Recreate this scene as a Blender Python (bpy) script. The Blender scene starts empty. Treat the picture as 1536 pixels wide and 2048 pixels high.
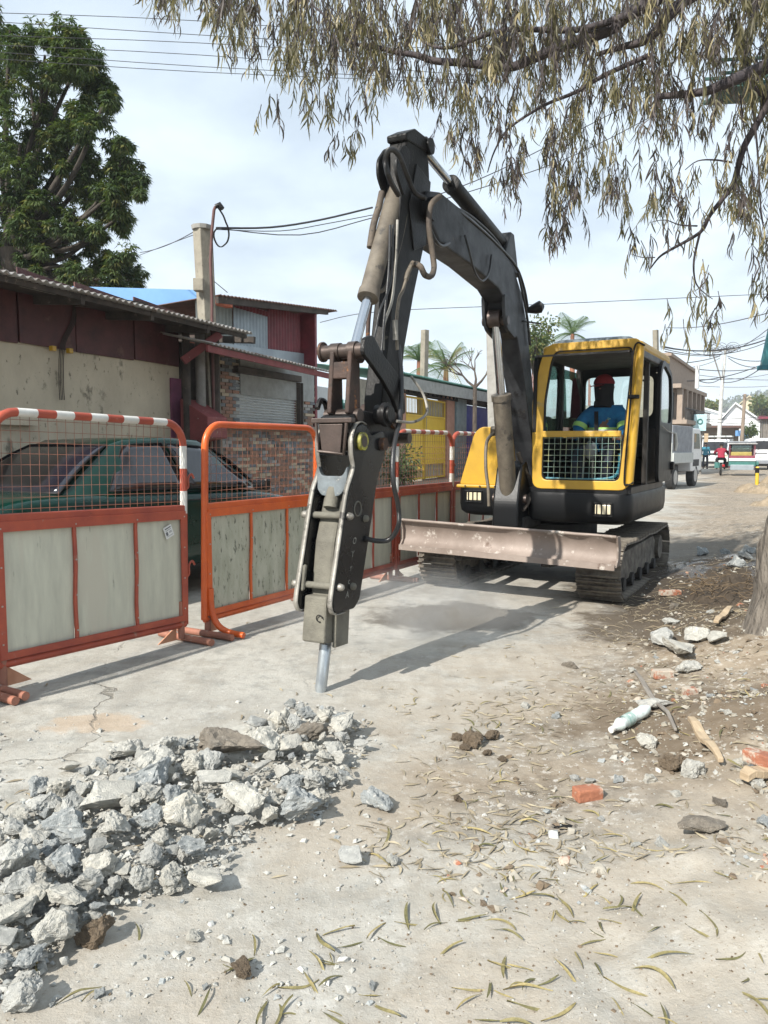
import bpy, bmesh, math, random
from mathutils import Vector, Matrix, noise
R_ = math.radians
sc = bpy.context.scene
COL = sc.collection
random.seed(7)
# ------------------------------------------------------------------ camera, world, sun, exposure
CAMH, PITCH, FPX = 1.4, R_(4.8), 1538.0
cd = bpy.data.cameras.new('camera'); cam = bpy.data.objects.new('camera', cd); COL.objects.link(cam)
cam.location = (0, 0, CAMH); cam.rotation_euler = (R_(90) - PITCH, 0, 0)
cd.sensor_width = 36; cd.lens = 36 * FPX / 2048; cd.clip_end = 4000; cd.clip_start = .05
sc.camera = cam
SUN_AZ = R_(220.5); SUN_EL = R_(38)           # azimuth clockwise from +Y: behind the camera and to its left
w = bpy.data.worlds.new('World'); sc.world = w; w.use_nodes = True
nt = w.node_tree; nt.nodes.clear()
def N(t, **k):
    n = nt.nodes.new(t)
    for a, b in k.items(): setattr(n, a, b)
    return n
L = lambda a, b: nt.links.new(a, b)
out = N('ShaderNodeOutputWorld'); sky = N('ShaderNodeTexSky', sky_type='NISHITA', sun_disc=False)
sky.sun_elevation = SUN_EL; sky.sun_rotation = SUN_AZ; sky.air_density = 1.2; sky.dust_density = 2.0
bg1 = N('ShaderNodeBackground'); bg1.inputs[1].default_value = .085; L(sky.outputs[0], bg1.inputs[0])
tc = N('ShaderNodeTexCoord'); sep = N('ShaderNodeSeparateXYZ'); L(tc.outputs['Generated'], sep.inputs[0])
zc = N('ShaderNodeMath', operation='MAXIMUM'); L(sep.outputs[2], zc.inputs[0]); zc.inputs[1].default_value = .0
zz = N('ShaderNodeMath', operation='ADD'); L(zc.outputs[0], zz.inputs[0]); zz.inputs[1].default_value = .22
dv = N('ShaderNodeVectorMath', operation='DIVIDE'); L(tc.outputs['Generated'], dv.inputs[0])
cb = N('ShaderNodeCombineXYZ')
for i in range(3): L(zz.outputs[0], cb.inputs[i])
L(cb.outputs[0], dv.inputs[1])
n1 = N('ShaderNodeTexNoise'); n1.inputs['Scale'].default_value = 1.5; n1.inputs['Detail'].default_value = 9; n1.inputs['Roughness'].default_value = .55
L(dv.outputs[0], n1.inputs['Vector'])
cr = N('ShaderNodeValToRGB'); cr.color_ramp.elements[0].position = .30; cr.color_ramp.elements[1].position = .62
cr.color_ramp.elements[0].color = (.74, .74, .74, 1); cr.color_ramp.elements[1].color = (.98, .97, .97, 1)
L(n1.outputs[0], cr.inputs[0])
n2 = N('ShaderNodeTexNoise'); n2.inputs['Scale'].default_value = 2.3; n2.inputs['Detail'].default_value = 6; n2.inputs['W'].default_value if False else None
mp = N('ShaderNodeMapping'); mp.inputs['Location'].default_value = (3.1, 1.7, 5.2); L(dv.outputs[0], mp.inputs[0]); L(mp.outputs[0], n2.inputs['Vector'])
cr2 = N('ShaderNodeValToRGB'); cr2.color_ramp.elements[0].position = .36; cr2.color_ramp.elements[1].position = .60
cr2.color_ramp.elements[0].color = (.50, .59, .69, 1); cr2.color_ramp.elements[1].color = (.68, .785, .88, 1)
L(n2.outputs[0], cr2.inputs[0])
bg2 = N('ShaderNodeBackground'); L(cr2.outputs[0], bg2.inputs[0]); bg2.inputs[1].default_value = .92
mx = N('ShaderNodeMixShader'); L(cr.outputs[0], mx.inputs[0]); L(bg1.outputs[0], mx.inputs[1]); L(bg2.outputs[0], mx.inputs[2]); L(mx.outputs[0], out.inputs[0])
sd = bpy.data.lights.new('sun', 'SUN'); sd.energy = 5.0; sd.angle = R_(.55); sd.color = (1, .955, .88)
sun = bpy.data.objects.new('sun', sd); COL.objects.link(sun)
sdir = Vector((math.sin(SUN_AZ) * math.cos(SUN_EL), math.cos(SUN_AZ) * math.cos(SUN_EL), math.sin(SUN_EL)))
sun.rotation_euler = sdir.to_track_quat('Z', 'Y').to_euler(); sun.location = sdir * 50
vs = sc.view_settings; vs.view_transform = 'Standard'; vs.look = 'None'; vs.gamma = 1; vs.exposure = .60; vs.use_curve_mapping = False
try: sc.cycles.max_bounces = 6; sc.cycles.transparent_max_bounces = 24; sc.cycles.volume_bounces = 1; sc.cycles.volume_step_rate = 2
except Exception: pass

# ------------------------------------------------------------------ frames of the place
def ray(x, y):
    a = (x - 768) / FPX; b = -(y - 1024) / FPX
    return Vector((a, math.cos(PITCH) + b * math.sin(PITCH), -math.sin(PITCH) + b * math.cos(PITCH)))
CAMP = Vector((0, 0, CAMH))
def G(x, y, z=0.0):
    r = ray(x, y); return CAMP + r * ((z - CAMH) / r.z)
def A(x, y, Y):
    r = ray(x, y); return CAMP + r * (Y / r.y)
SA = R_(24); ST = Vector((math.sin(SA), math.cos(SA), 0)); SN = Vector((math.cos(SA), -math.sin(SA), 0))
def S(t, p, z=0.0): return ST * t + SN * p + Vector((0, 0, z))            # along the street, across it, up
def W(x, y, p):                                                           # -> (t, z) on the vertical plane at p
    r = ray(x, y); k = p / (r.x * SN.x + r.y * SN.y); q = CAMP + r * k
    return q.dot(ST), q.z
EC = Vector((1.83, 8.28, 0)); ED = Vector((-.495, -.869, 0)); ER = Vector((.869, -.495, 0))
def E(u, v, z): return EC + ER * u + ED * v + Vector((0, 0, z))
BB = Vector((1.23, 7.52, 0)); BD = Vector((-.447, -.8945, 0)); BR = Vector((.8945, -.447, 0))
def BP(s, z, o=0.0): return BB + BD * s + BR * o + Vector((0, 0, z))
def BX(x, y, o=0.0):
    Q = BB + BR * o; r = ray(x, y); k = Q.dot(BR) / r.dot(BR); return CAMP + r * k
def fr(P, X, Y, Z): return Matrix(((X.x, Y.x, Z.x, P.x), (X.y, Y.y, Z.y, P.y), (X.z, Y.z, Z.z, P.z), (0, 0, 0, 1)))
UP = Vector((0, 0, 1))
def sm(a, b, x):
    t = max(0, min(1, (x - a) / (b - a))); return t * t * (3 - 2 * t)
def gh(x, y):                                                             # height of the worn verge above the road
    p = Vector((x, y, 0)).dot(SN); t = Vector((x, y, 0)).dot(ST)
    k = sm(-.75, .9, p)
    h = k * .17 + k * .07 * noise.noise(Vector((x * 1.4, y * 1.4, 3))) + sm(-.7, 0, p) * .025 * noise.noise(Vector((x * 6, y * 6, 1)))
    h += .16 * math.exp(-((x - 2.75) ** 2 + (y - 5.0) ** 2) / .55)
    h += .10 * math.exp(-((x - 1.75) ** 2 + (y - 3.6) ** 2) / .12) + .12 * math.exp(-((x - 3.6) ** 2 + (y - 8.2) ** 2) / .7)
    h *= 1 - sm(14, 22, t)
    h += .004 * noise.noise(Vector((x * 2.1, y * 2.1, 0))) + .0022 * noise.noise(Vector((x * 14, y * 14, 0)))
    return max(h, -.01)

# ------------------------------------------------------------------ mesh builder
class MB:
    def __init__(s): s.v = []; s.f = []; s.m = []; s.mi = 0
    def add(s, vs, fs):
        b = len(s.v); s.v += [tuple(q) for q in vs]; s.f += [tuple(b + i for i in f) for f in fs]; s.m += [s.mi] * len(fs); return s
    def box(s, M, sx, sy, sz):
        vs = [M @ Vector((a * sx / 2, b * sy / 2, c * sz / 2)) for a in (-1, 1) for b in (-1, 1) for c in (-1, 1)]
        return s.add(vs, [(0, 1, 3, 2), (4, 6, 7, 5), (0, 4, 5, 1), (2, 3, 7, 6), (0, 2, 6, 4), (1, 5, 7, 3)])
    def bar(s, a, b, w, h, up=UP):                                         # box from a to b
        a = Vector(a); b = Vector(b); d = b - a; l = d.length; y = d.normalized()
        x = y.cross(up); x = x.normalized() if x.length > 1e-4 else Vector((1, 0, 0)); z = x.cross(y)
        return s.box(fr((a + b) / 2, x, y, z), w, l, h)
    def prism(s, pts, F, lo, hi):                                          # F(a,b,c) -> world, extruded along c
        n = len(pts); vs = [F(a, b, lo) for a, b in pts] + [F(a, b, hi) for a, b in pts]
        return s.add(vs, [tuple(range(n))[::-1], tuple(range(n, 2 * n))] + [(i, (i + 1) % n, n + (i + 1) % n, n + i) for i in range(n)])
    def tube(s, pts, r, n=8, closed=False, mats=None, caps=True):
        P = [Vector(q) for q in pts]; k = len(P); rs = r if isinstance(r, (list, tuple)) else [r] * k
        b0 = len(s.v); up = None
        for i in range(k):
            d = (P[(i + 1) % k] - P[i - 1]) if closed else (P[min(i + 1, k - 1)] - P[max(i - 1, 0)])
            d = d.normalized() if d.length > 1e-9 else UP
            if up is None: up = Vector((0, 0, 1)) if abs(d.z) < .9 else Vector((1, 0, 0))
            x = d.cross(up).normalized(); up = x.cross(d)
            for j in range(n):
                t = 2 * math.pi * j / n; s.v.append(tuple(P[i] + x * (rs[i] * math.cos(t)) + up * (rs[i] * math.sin(t))))
        for i in range(k if closed else k - 1):
            a = b0 + i * n; b = b0 + ((i + 1) % k) * n
            for j in range(n):
                s.f.append((a + j, a + (j + 1) % n, b + (j + 1) % n, b + j)); s.m.append(mats[i] if mats else s.mi)
        if caps and not closed:
            s.f.append(tuple(range(b0 + n - 1, b0 - 1, -1))); s.m.append(mats[0] if mats else s.mi)
            s.f.append(tuple(range(b0 + (k - 1) * n, b0 + k * n))); s.m.append(mats[-1] if mats else s.mi)
        return s
    def cyl(s, a, b, r, n=14, r2=None): return s.tube([a, b], [r, r if r2 is None else r2], n)
    def grid(s, F, nu, nv):
        b = len(s.v)
        for i in range(nu + 1):
            for j in range(nv + 1): s.v.append(tuple(F(i / nu, j / nv)))
        for i in range(nu):
            for j in range(nv):
                a = b + i * (nv + 1) + j; s.f.append((a, a + nv + 1, a + nv + 2, a + 1)); s.m.append(s.mi)
        return s
    def mesh(s, name, mats):
        me = bpy.data.meshes.new(name); me.from_pydata(s.v, [], s.f)
        for m in (mats if isinstance(mats, (list, tuple)) else [mats]): me.materials.append(m)
        if any(s.m): me.polygons.foreach_set('material_index', s.m)
        return me
def curve(pts, n=8):                                                       # Catmull-Rom
    P = [Vector(p) for p in pts]; o = []
    for i in range(len(P) - 1):
        a = P[max(i - 1, 0)]; b = P[i]; c = P[i + 1]; d = P[min(i + 2, len(P) - 1)]
        for k in range(n):
            t = k / n; o.append(.5 * ((2 * b) + (c - a) * t + (2 * a - 5 * b + 4 * c - d) * t * t + (3 * b - 3 * c + d - a) * t ** 3))
    o.append(P[-1]); return o
def root(name, label, cat, loc, rz=0, group=None, kind=None):
    o = bpy.data.objects.new(name, None); COL.objects.link(o); o.empty_display_size = .2
    o.location = loc; o.rotation_euler = (0, 0, rz); o['label'] = label; o['category'] = cat
    o.matrix_basis = Matrix.Translation(Vector(loc)) @ Matrix.Rotation(rz, 4, 'Z')
    if group: o['group'] = group
    if kind: o['kind'] = kind
    o['_c'] = 0
    return o
def rootof(o):
    while o.parent: o = o.parent
    return o
def part(name, mb, mats, parent, world=True, smooth=None, bev=0, kind=None, label=None):
    me = mb.mesh(name, mats) if isinstance(mb, MB) else mb
    if world and parent is not None: me.transform(rootof(parent).matrix_basis.inverted())
    if smooth is not None: me.shade_smooth(); me.set_sharp_from_angle(angle=R_(smooth))
    o = bpy.data.objects.new(name, me); COL.objects.link(o); o.parent = parent
    if bev:
        b = o.modifiers.new('bevel', 'BEVEL'); b.width = bev; b.segments = 2; b.limit_method = 'ANGLE'; b.angle_limit = R_(35); b.harden_normals = False
    if kind: o['kind'] = kind
    if label: o['label'] = label
    return o
def piece(name, me, parent, M):                                            # shared-mesh piece placed by a world matrix
    o = bpy.data.objects.new(name, me); COL.objects.link(o); o.parent = parent
    o.matrix_basis = (rootof(parent).matrix_basis.inverted() @ M) if parent else M
    return o
def solo(name, mb, mats, label, cat, group=None, kind=None, smooth=None, bev=0):
    o = part(name, mb, mats, None, smooth=smooth, bev=bev)
    o['label'] = label; o['category'] = cat
    if group: o['group'] = group
    if kind: o['kind'] = kind
    return o
def struct(name, mb, mats, smooth=None):
    o = part(name, mb, mats, None, smooth=smooth); o['kind'] = 'structure'; return o
def copytree(o, parent=None):
    c = o.copy(); COL.objects.link(c); c.parent = parent
    for ch in [q for q in o.children]: copytree(ch, c)
    return c

# ------------------------------------------------------------------ materials
def mat(name, c1, c2=None, rough=.6, metal=0, scale=6, bump=.15, bscale=70, c3=None, t3=.6, s3=14, stretch=(1, 1, 1), rand=None, spec=.5, c4=None, t4=.6, s4=3, bdist=.01):
    m = bpy.data.materials.new(name); m.use_nodes = True; t = m.node_tree; t.nodes.clear()
    def n(ty, **k):
        q = t.nodes.new(ty)
        for a, b in k.items(): setattr(q, a, b)
        return q
    l = lambda a, b: t.links.new(a, b)
    o = n('ShaderNodeOutputMaterial'); p = n('ShaderNodeBsdfPrincipled'); l(p.outputs[0], o.inputs[0])
    tc = n('ShaderNodeTexCoord'); mp = n('ShaderNodeMapping'); l(tc.outputs['Object'], mp.inputs[0]); mp.inputs['Scale'].default_value = stretch
    c2 = c2 or tuple(x * .7 for x in c1)
    no = n('ShaderNodeTexNoise'); no.inputs['Scale'].default_value = scale; no.inputs['Detail'].default_value = 6; no.inputs['Roughness'].default_value = .65; l(mp.outputs[0], no.inputs['Vector'])
    r = n('ShaderNodeValToRGB'); r.color_ramp.elements[0].position = .35; r.color_ramp.elements[1].position = .65
    r.color_ramp.elements[0].color = (*c2, 1); r.color_ramp.elements[1].color = (*c1, 1); l(no.outputs[0], r.inputs[0]); colr = r.outputs[0]
    def lay(col, cc, th, s_, off):
        q = n('ShaderNodeMapping'); l(mp.outputs[0], q.inputs[0]); q.inputs['Location'].default_value = (off, off * .7, off * 1.3)
        z = n('ShaderNodeTexNoise'); z.inputs['Scale'].default_value = s_; z.inputs['Detail'].default_value = 8; z.inputs['Roughness'].default_value = .7; l(q.outputs[0], z.inputs['Vector'])
        rr = n('ShaderNodeValToRGB'); rr.color_ramp.elements[0].position = th; rr.color_ramp.elements[1].position = th + .07; l(z.outputs[0], rr.inputs[0])
        mm = n('ShaderNodeMix', data_type='RGBA'); l(rr.outputs[0], mm.inputs[0]); l(col, mm.inputs[6]); mm.inputs[7].default_value = (*cc, 1)
        return mm.outputs[2]
    if c3: colr = lay(colr, c3, t3, s3, 4.2)
    if c4: colr = lay(colr, c4, t4, s4, 9.1)
    if rand:
        oi = n('ShaderNodeObjectInfo'); mm = n('ShaderNodeMix', data_type='RGBA'); l(oi.outputs['Random'], mm.inputs[0])
        mm.inputs[6].default_value = (*rand[0], 1); mm.inputs[7].default_value = (*rand[1], 1)
        mu = n('ShaderNodeMix', data_type='RGBA', blend_type='MULTIPLY'); mu.inputs[0].default_value = 1; l(colr, mu.inputs[6]); l(mm.outputs[2], mu.inputs[7]); colr = mu.outputs[2]
    l(colr, p.inputs['Base Color']); p.inputs['Metallic'].default_value = metal; p.inputs['Specular IOR Level'].default_value = spec
    rr = n('ShaderNodeMapRange'); l(no.outputs[0], rr.inputs[0]); rr.inputs[3].default_value = min(1, rough + .12); rr.inputs[4].default_value = max(.03, rough - .12); l(rr.outputs[0], p.inputs['Roughness'])
    if bump:
        b = n('ShaderNodeTexNoise'); b.inputs['Scale'].default_value = bscale; b.inputs['Detail'].default_value = 5; l(mp.outputs[0], b.inputs['Vector'])
        bu = n('ShaderNodeBump'); bu.inputs['Strength'].default_value = bump; bu.inputs['Distance'].default_value = bdist; l(b.outputs[0], bu.inputs['Height']); l(bu.outputs[0], p.inputs['Normal'])
    return m
def glass(name, tint=(.75, .85, .8), amt=.12, rough=.02):
    m = bpy.data.materials.new(name); m.use_nodes = True; t = m.node_tree; t.nodes.clear()
    o = t.nodes.new('ShaderNodeOutputMaterial'); a = t.nodes.new('ShaderNodeBsdfTransparent'); a.inputs[0].default_value = (*tint, 1)
    g = t.nodes.new('ShaderNodeBsdfGlossy'); g.inputs['Roughness'].default_value = rough; f = t.nodes.new('ShaderNodeLayerWeight'); f.inputs[0].default_value = .35
    ad = t.nodes.new('ShaderNodeMath'); ad.operation = 'MULTIPLY_ADD'; ad.inputs[1].default_value = .7; ad.inputs[2].default_value = amt; t.links.new(f.outputs['Fresnel'], ad.inputs[0])
    x = t.nodes.new('ShaderNodeMixShader'); t.links.new(ad.outputs[0], x.inputs[0]); t.links.new(a.outputs[0], x.inputs[1]); t.links.new(g.outputs[0], x.inputs[2]); t.links.new(x.outputs[0], o.inputs[0])
    return m
M_ = {}
M_['black'] = mat('oily_black_steel', (.014, .0135, .013), (.006, .006, .006), rough=.5, metal=.1, c3=(.075, .065, .05), t3=.62, s3=9, bump=.2, spec=.22, c4=(.008, .008, .008), t4=.56, s4=5)
M_['boom'] = mat('dark_grey_boom_paint', (.048, .050, .054), (.026, .027, .030), rough=.5, c3=(.085, .07, .055), t3=.64, s3=7, c4=(.012, .011, .01), t4=.58, s4=2.5, bump=.1, spec=.25)
M_['oily'] = mat('greasy_black', (.012, .011, .011), (.006, .006, .006), rough=.4, c3=(.05, .04, .03), t3=.66, s3=20, bump=.3, spec=.25)
M_['cyl'] = mat('dusty_cylinder', (.17, .145, .11), (.075, .062, .048), rough=.6, c3=(.045, .04, .035), t3=.58, s3=6, bump=.15)
M_['chrome'] = mat('chrome_rod', (.62, .64, .66), (.5, .52, .55), rough=.16, metal=1, bump=0)
M_['rust'] = mat('rusty_link_steel', (.075, .042, .03), (.035, .024, .02), rough=.7, metal=.2, c3=(.28, .11, .03), t3=.58, s3=9, c4=(.03, .025, .02), t4=.57, s4=5, bump=.4, bscale=50)
M_['pin'] = mat('brown_pin_steel', (.095, .07, .06), (.05, .038, .032), rough=.42, metal=.5, bump=.1)
M_['bright'] = mat('worn_bright_steel', (.36, .34, .30), (.17, .16, .14), rough=.5, metal=.35, c3=(.07, .065, .06), t3=.56, s3=14, bump=.25)
M_['mud'] = mat('dried_mud_steel', (.175, .165, .132), (.105, .098, .08), rough=.85, c3=(.10, .09, .07), t3=.66, s3=22, bump=.5, bscale=90)
M_['chisel'] = mat('polished_chisel', (.50, .54, .56), (.30, .33, .36), rough=.38, metal=.75, stretch=(1, 1, .25), scale=30, bump=.15)
M_['yellow'] = mat('machine_yellow_paint', (.53, .31, .025), (.42, .245, .022), rough=.45, c3=(.16, .11, .05), t3=.66, s3=22, bump=.05, scale=3, c4=(.34, .24, .09), t4=.60, s4=3.5)
M_['blackp'] = mat('black_plastic', (.005, .0055, .0065), (.003, .0035, .004), rough=.42, c3=(.03, .028, .025), t3=.70, s3=12, bump=.08, spec=.28)
M_['rubber'] = mat('rubber', (.009, .009, .009), (.006, .006, .006), rough=.6, bump=.1, spec=.25)
M_['hose'] = mat('black_hose', (.028, .028, .03), (.015, .015, .015), rough=.4, c3=(.12, .10, .08), t3=.68, s3=20, bump=.2)
M_['hosed'] = mat('dusty_hose_sleeve', (.12, .095, .07), (.05, .04, .035), rough=.8, c3=(.02, .02, .02), t3=.58, s3=20, bump=.5)
M_['blade'] = mat('dusty_rusty_blade', (.29, .238, .205), (.185, .145, .12), rough=.62, metal=.1, scale=2.2, c3=(.12, .08, .06), t3=.62, s3=6, c4=(.47, .43, .385), t4=.58, s4=9, bump=.12)
M_['track'] = mat('muddy_track_steel', (.21, .185, .15), (.075, .063, .052), rough=.75, metal=.2, c3=(.36, .33, .28), t3=.62, s3=10, bump=.4, scale=9)
M_['under'] = mat('dirty_underframe', (.035, .032, .028), (.018, .016, .015), rough=.7, c3=(.10, .08, .06), t3=.6, s3=8)
M_['cream'] = mat('headlight_lens', (.62, .56, .40), (.5, .44, .3), rough=.2, bump=0)
M_['cabglass'] = glass('green_cab_glass', (.55, .78, .70), .10)
M_['orange'] = mat('barrier_red_orange', (.40, .075, .035), (.28, .05, .03), rough=.5, c3=(.10, .04, .03), t3=.66, s3=22, c4=(.34, .20, .15), t4=.63, s4=9, bump=.12)
M_['orange2'] = mat('barrier_bright_orange', (.66, .12, .02), (.52, .085, .018), rough=.36, c3=(.25, .07, .03), t3=.69, s3=18, bump=.06)
M_['white'] = mat('chipped_white_paint', (.66, .65, .62), (.52, .51, .47), rough=.5, c3=(.12, .09, .08), t3=.64, s3=26, bump=.12)
M_['infill'] = mat('weathered_grey_green_sheet', (.55, .54, .435), (.44, .43, .35), rough=.6, stretch=(1, 1, .16), scale=14, c3=(.20, .20, .155), t3=.64, s3=24, c4=(.50, .47, .38), t4=.58, s4=2.5, bump=.08)
M_['infilld'] = mat('mouldy_grey_green_sheet', (.48, .475, .38), (.33, .33, .25), rough=.65, stretch=(1, 1, .3), scale=10, c3=(.10, .105, .08), t3=.56, s3=30, bump=.1)
M_['rivet'] = mat('rivet', (.5, .48, .44), rough=.4, metal=.7, bump=0)
M_['paper'] = mat('white_paper_label', (.72, .72, .70), (.64, .64, .62), rough=.7, bump=0)
M_['ink'] = mat('grey_print', (.16, .16, .17), rough=.7, bump=0)
# ------------------------------------------------------------------ the ground
def ground_mat():
    m = bpy.data.materials.new('dusty_concrete_road'); m.use_nodes = True; t = m.node_tree; t.nodes.clear()
    def n(ty, **k):
        q = t.nodes.new(ty)
        for a, b in k.items(): setattr(q, a, b)
        return q
    l = lambda a, b: t.links.new(a, b)
    def noi(s_, d=7, ro=.6, off=0, st=None):
        mp = n('ShaderNodeMapping'); l(tc.outputs['Object'], mp.inputs[0]); mp.inputs['Location'].default_value = (off, off * .6, off * .3)
        if st: mp.inputs['Scale'].default_value = st
        z = n('ShaderNodeTexNoise'); z.inputs['Scale'].default_value = s_; z.inputs['Detail'].default_value = d; z.inputs['Roughness'].default_value = ro; l(mp.outputs[0], z.inputs['Vector']); return z.outputs[0]
    def ramp(x, a, b):
        r = n('ShaderNodeMapRange'); r.interpolation_type = 'SMOOTHSTEP'; l(x, r.inputs[0]); r.inputs[1].default_value = a; r.inputs[2].default_value = b; return r.outputs[0]
    def mix(f, a, b):
        x = n('ShaderNodeMix', data_type='RGBA')
        if isinstance(f, float): x.inputs[0].default_value = f
        else: l(f, x.inputs[0])
        for i, c in ((6, a), (7, b)):
            if isinstance(c, tuple): x.inputs[i].default_value = (*c, 1)
            else: l(c, x.inputs[i])
        return x.outputs[2]
    def mth(op, a, b):
        x = n('ShaderNodeMath', operation=op)
        for i, c in ((0, a), (1, b)):
            if isinstance(c, (int, float)): x.inputs[i].default_value = c
            else: l(c, x.inputs[i])
        return x.outputs[0]
    o = n('ShaderNodeOutputMaterial'); p = n('ShaderNodeBsdfPrincipled'); l(p.outputs[0], o.inputs[0]); tc = n('ShaderNodeTexCoord')
    sp = n('ShaderNodeSeparateXYZ'); l(tc.outputs['Object'], sp.inputs[0]); X, Y = sp.outputs[0], sp.outputs[1]
    perp = mth('ADD', mth('MULTIPLY', X, SN.x), mth('MULTIPLY', Y, SN.y))
    c = mix(ramp(noi(1.1), .35, .65), (.365, .348, .308), (.44, .425, .38))
    c = mix(ramp(noi(5.5, off=3), .45, .72), c, (.27, .265, .24))
    c = mix(mth('MULTIPLY', ramp(noi(45, 4, .7, off=7), .56, .66), .55), c, (.50, .49, .455))
    c = mix(mth('MULTIPLY', ramp(noi(70, 3, .7, off=17), .60, .68), .65), c, (.20, .18, .15))
    c = mix(mth('MULTIPLY', ramp(noi(2.6, 9, .75, off=51), .50, .62), .55), c, (.30, .275, .23))
    c = mix(mth('MULTIPLY', ramp(noi(16, 8, .75, off=61), .52, .62), .40), c, (.27, .25, .215))
    c = mix(mth('MULTIPLY', ramp(noi(3.7, 9, .75, off=71), .55, .66), .6), c, (.49, .48, .445))
    # tyre and drag streaks along the street
    rot = n('ShaderNodeMapping'); l(tc.outputs['Object'], rot.inputs[0]); rot.inputs['Rotation'].default_value = (0, 0, SA); rot.inputs['Scale'].default_value = (5, .35, 1)
    zz = n('ShaderNodeTexNoise'); zz.inputs['Scale'].default_value = 1.6; zz.inputs['Detail'].default_value = 6; l(rot.outputs[0], zz.inputs['Vector'])
    c = mix(mth('MULTIPLY', ramp(zz.outputs[0], .5, .7), .45), c, (.30, .28, .245))
    # soil on the verge, thinning towards the road
    edge = mth('ADD', perp, mth('MULTIPLY', mth('SUBTRACT', noi(1.3, 6, .65, off=11), .5), 3.2))
    soil = mix(ramp(noi(9, 7, .7, off=5), .38, .62), (.13, .098, .065), (.27, .225, .17))
    soil = mix(mth('MULTIPLY', ramp(noi(22, 5, .7, off=13), .55, .63), .8), soil, (.52, .50, .46))
    near = ramp(Y, 2.1, 3.3)
    c = mix(mth('MULTIPLY', mth('MULTIPLY', ramp(edge, -1.5, -.25), near), .93), c, soil)
    tan_ = ramp(noi(.9, 6, .7, off=23), .42, .60)
    c = mix(mth('MULTIPLY', mth('MULTIPLY', tan_, ramp(perp, -2.4, -1.2)), .42), c, (.34, .275, .20))
    # orange grit scar beside the rubble
    def blob(cx, cy, rx, ry, sc_=5, am=.6):
        dx = mth('DIVIDE', mth('SUBTRACT', X, cx), rx); dy = mth('DIVIDE', mth('SUBTRACT', Y, cy), ry)
        d = mth('SQRT', mth('ADD', mth('MULTIPLY', dx, dx), mth('MULTIPLY', dy, dy)), 0)
        d = mth('ADD', d, mth('MULTIPLY', mth('SUBTRACT', noi(sc_, 6, .65, off=cx + 2), .5), am * 2)); return ramp(d, 1.02, .72)
    q = G(200, 1445); c = mix(mth('MULTIPLY', blob(q.x, q.y, .28, .16, 7, .8), .55), c, (.42, .31, .21))
    q = G(905, 1235); wet1 = blob(q.x, q.y, .75, .62, 3.2, .6)
    q = G(1405, 1150); wet2 = blob(q.x + .2, q.y, 1.1, 1.15, 2.2, .8)
    wet3 = blob(G(1380, 1110).x, G(1380, 1110).y + .5, 1.3, 2.0, 1.4, .8)
    wet = mth('MAXIMUM', wet1, mth('MAXIMUM', mth('MULTIPLY', wet2, .95), mth('MULTIPLY', wet3, .8)))
    c = mix(mth('MULTIPLY', wet, .9), c, (.115, .10, .08))
    q = G(1400, 1195); c = mix(mth('MULTIPLY', blob(q.x + .1, q.y, 1.35, 2.0, 2.2, .45), .96), c, (.05, .037, .025))  # dark soil, with shade from the tree put into its colour
    q = G(1460, 1260); c = mix(mth('MULTIPLY', blob(q.x, q.y, 1.3, 1.0, 3, .7), .9), c, (.085, .064, .043))  # more soil by the trunk, its colour deepened for the shade there
    q = G(1420, 1460); c = mix(mth('MULTIPLY', blob(q.x, q.y, .75, .6, 4, .8), .8), c, (.14, .105, .07))
    # cracks
    vo = n('ShaderNodeTexVoronoi', feature='DISTANCE_TO_EDGE'); vo.inputs['Scale'].default_value = .42; ds = n('ShaderNodeMapping'); 
    wv = n('ShaderNodeTexNoise'); wv.inputs['Scale'].default_value = 3; wv.inputs['Detail'].default_value = 8; l(tc.outputs['Object'], wv.inputs['Vector'])
    va = n('ShaderNodeVectorMath', operation='MULTIPLY_ADD'); l(wv.outputs['Color'], va.inputs[0]); va.inputs[1].default_value = (.5, .5, 0); l(tc.outputs['Object'], va.inputs[2]); l(va.outputs[0], vo.inputs['Vector'])
    cr = mth('MULTIPLY', ramp(vo.outputs['Distance'], .0035, .001), ramp(noi(.9, 3, .5, off=31), .5, .62))
    c = mix(mth('MULTIPLY', cr, .7), c, (.15, .135, .11))
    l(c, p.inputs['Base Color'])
    ro = n('ShaderNodeMapRange'); l(mth('MAXIMUM', mth('MULTIPLY', wet2, ramp(noi(2.5, 4, .5, off=41), .46, .56)), mth('MULTIPLY', wet1, .35)), ro.inputs[0]); ro.inputs[3].default_value = .92; ro.inputs[4].default_value = .12; l(ro.outputs[0], p.inputs['Roughness'])
    p.inputs['Specular IOR Level'].default_value = .35
    h = mth('ADD', mth('MULTIPLY', noi(38, 8, .75, off=2), 1.0), mth('MULTIPLY', noi(160, 4, .6, off=1), .35)); h = mth('ADD', h, mth('MULTIPLY', noi(8, 5, .6, off=6), 1.2))
    h = mth('SUBTRACT', h, mth('MULTIPLY', cr, 1.5))
    bu = n('ShaderNodeBump'); bu.inputs['Strength'].default_value = .55; bu.inputs['Distance'].default_value = .012; l(h, bu.inputs['Height']); l(bu.outputs[0], p.inputs['Normal'])
    return m
M_['ground'] = ground_mat()
mb = MB()
def bern(x, y):                                                            # a shallow broken hollow under the rubble
    return 0
xs = [-2.6 + i * .045 for i in range(0, 156)]
def row(y): return y
mb = MB(); NX, NY = 190, 230
ys = [1.15 * (12.5 / 1.15) ** (j / NY) for j in range(NY + 1)]
vs_ = []
for j, y in enumerate(ys):
    hw = .62 * y + .5
    for i in range(NX + 1):
        x = -hw + 2 * hw * i / NX; vs_.append((x, y, gh(x, y)))
mb.add(vs_, [(j * (NX + 1) + i, j * (NX + 1) + i + 1, (j + 1) * (NX + 1) + i + 1, (j + 1) * (NX + 1) + i) for j in range(NY) for i in range(NX)])
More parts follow.
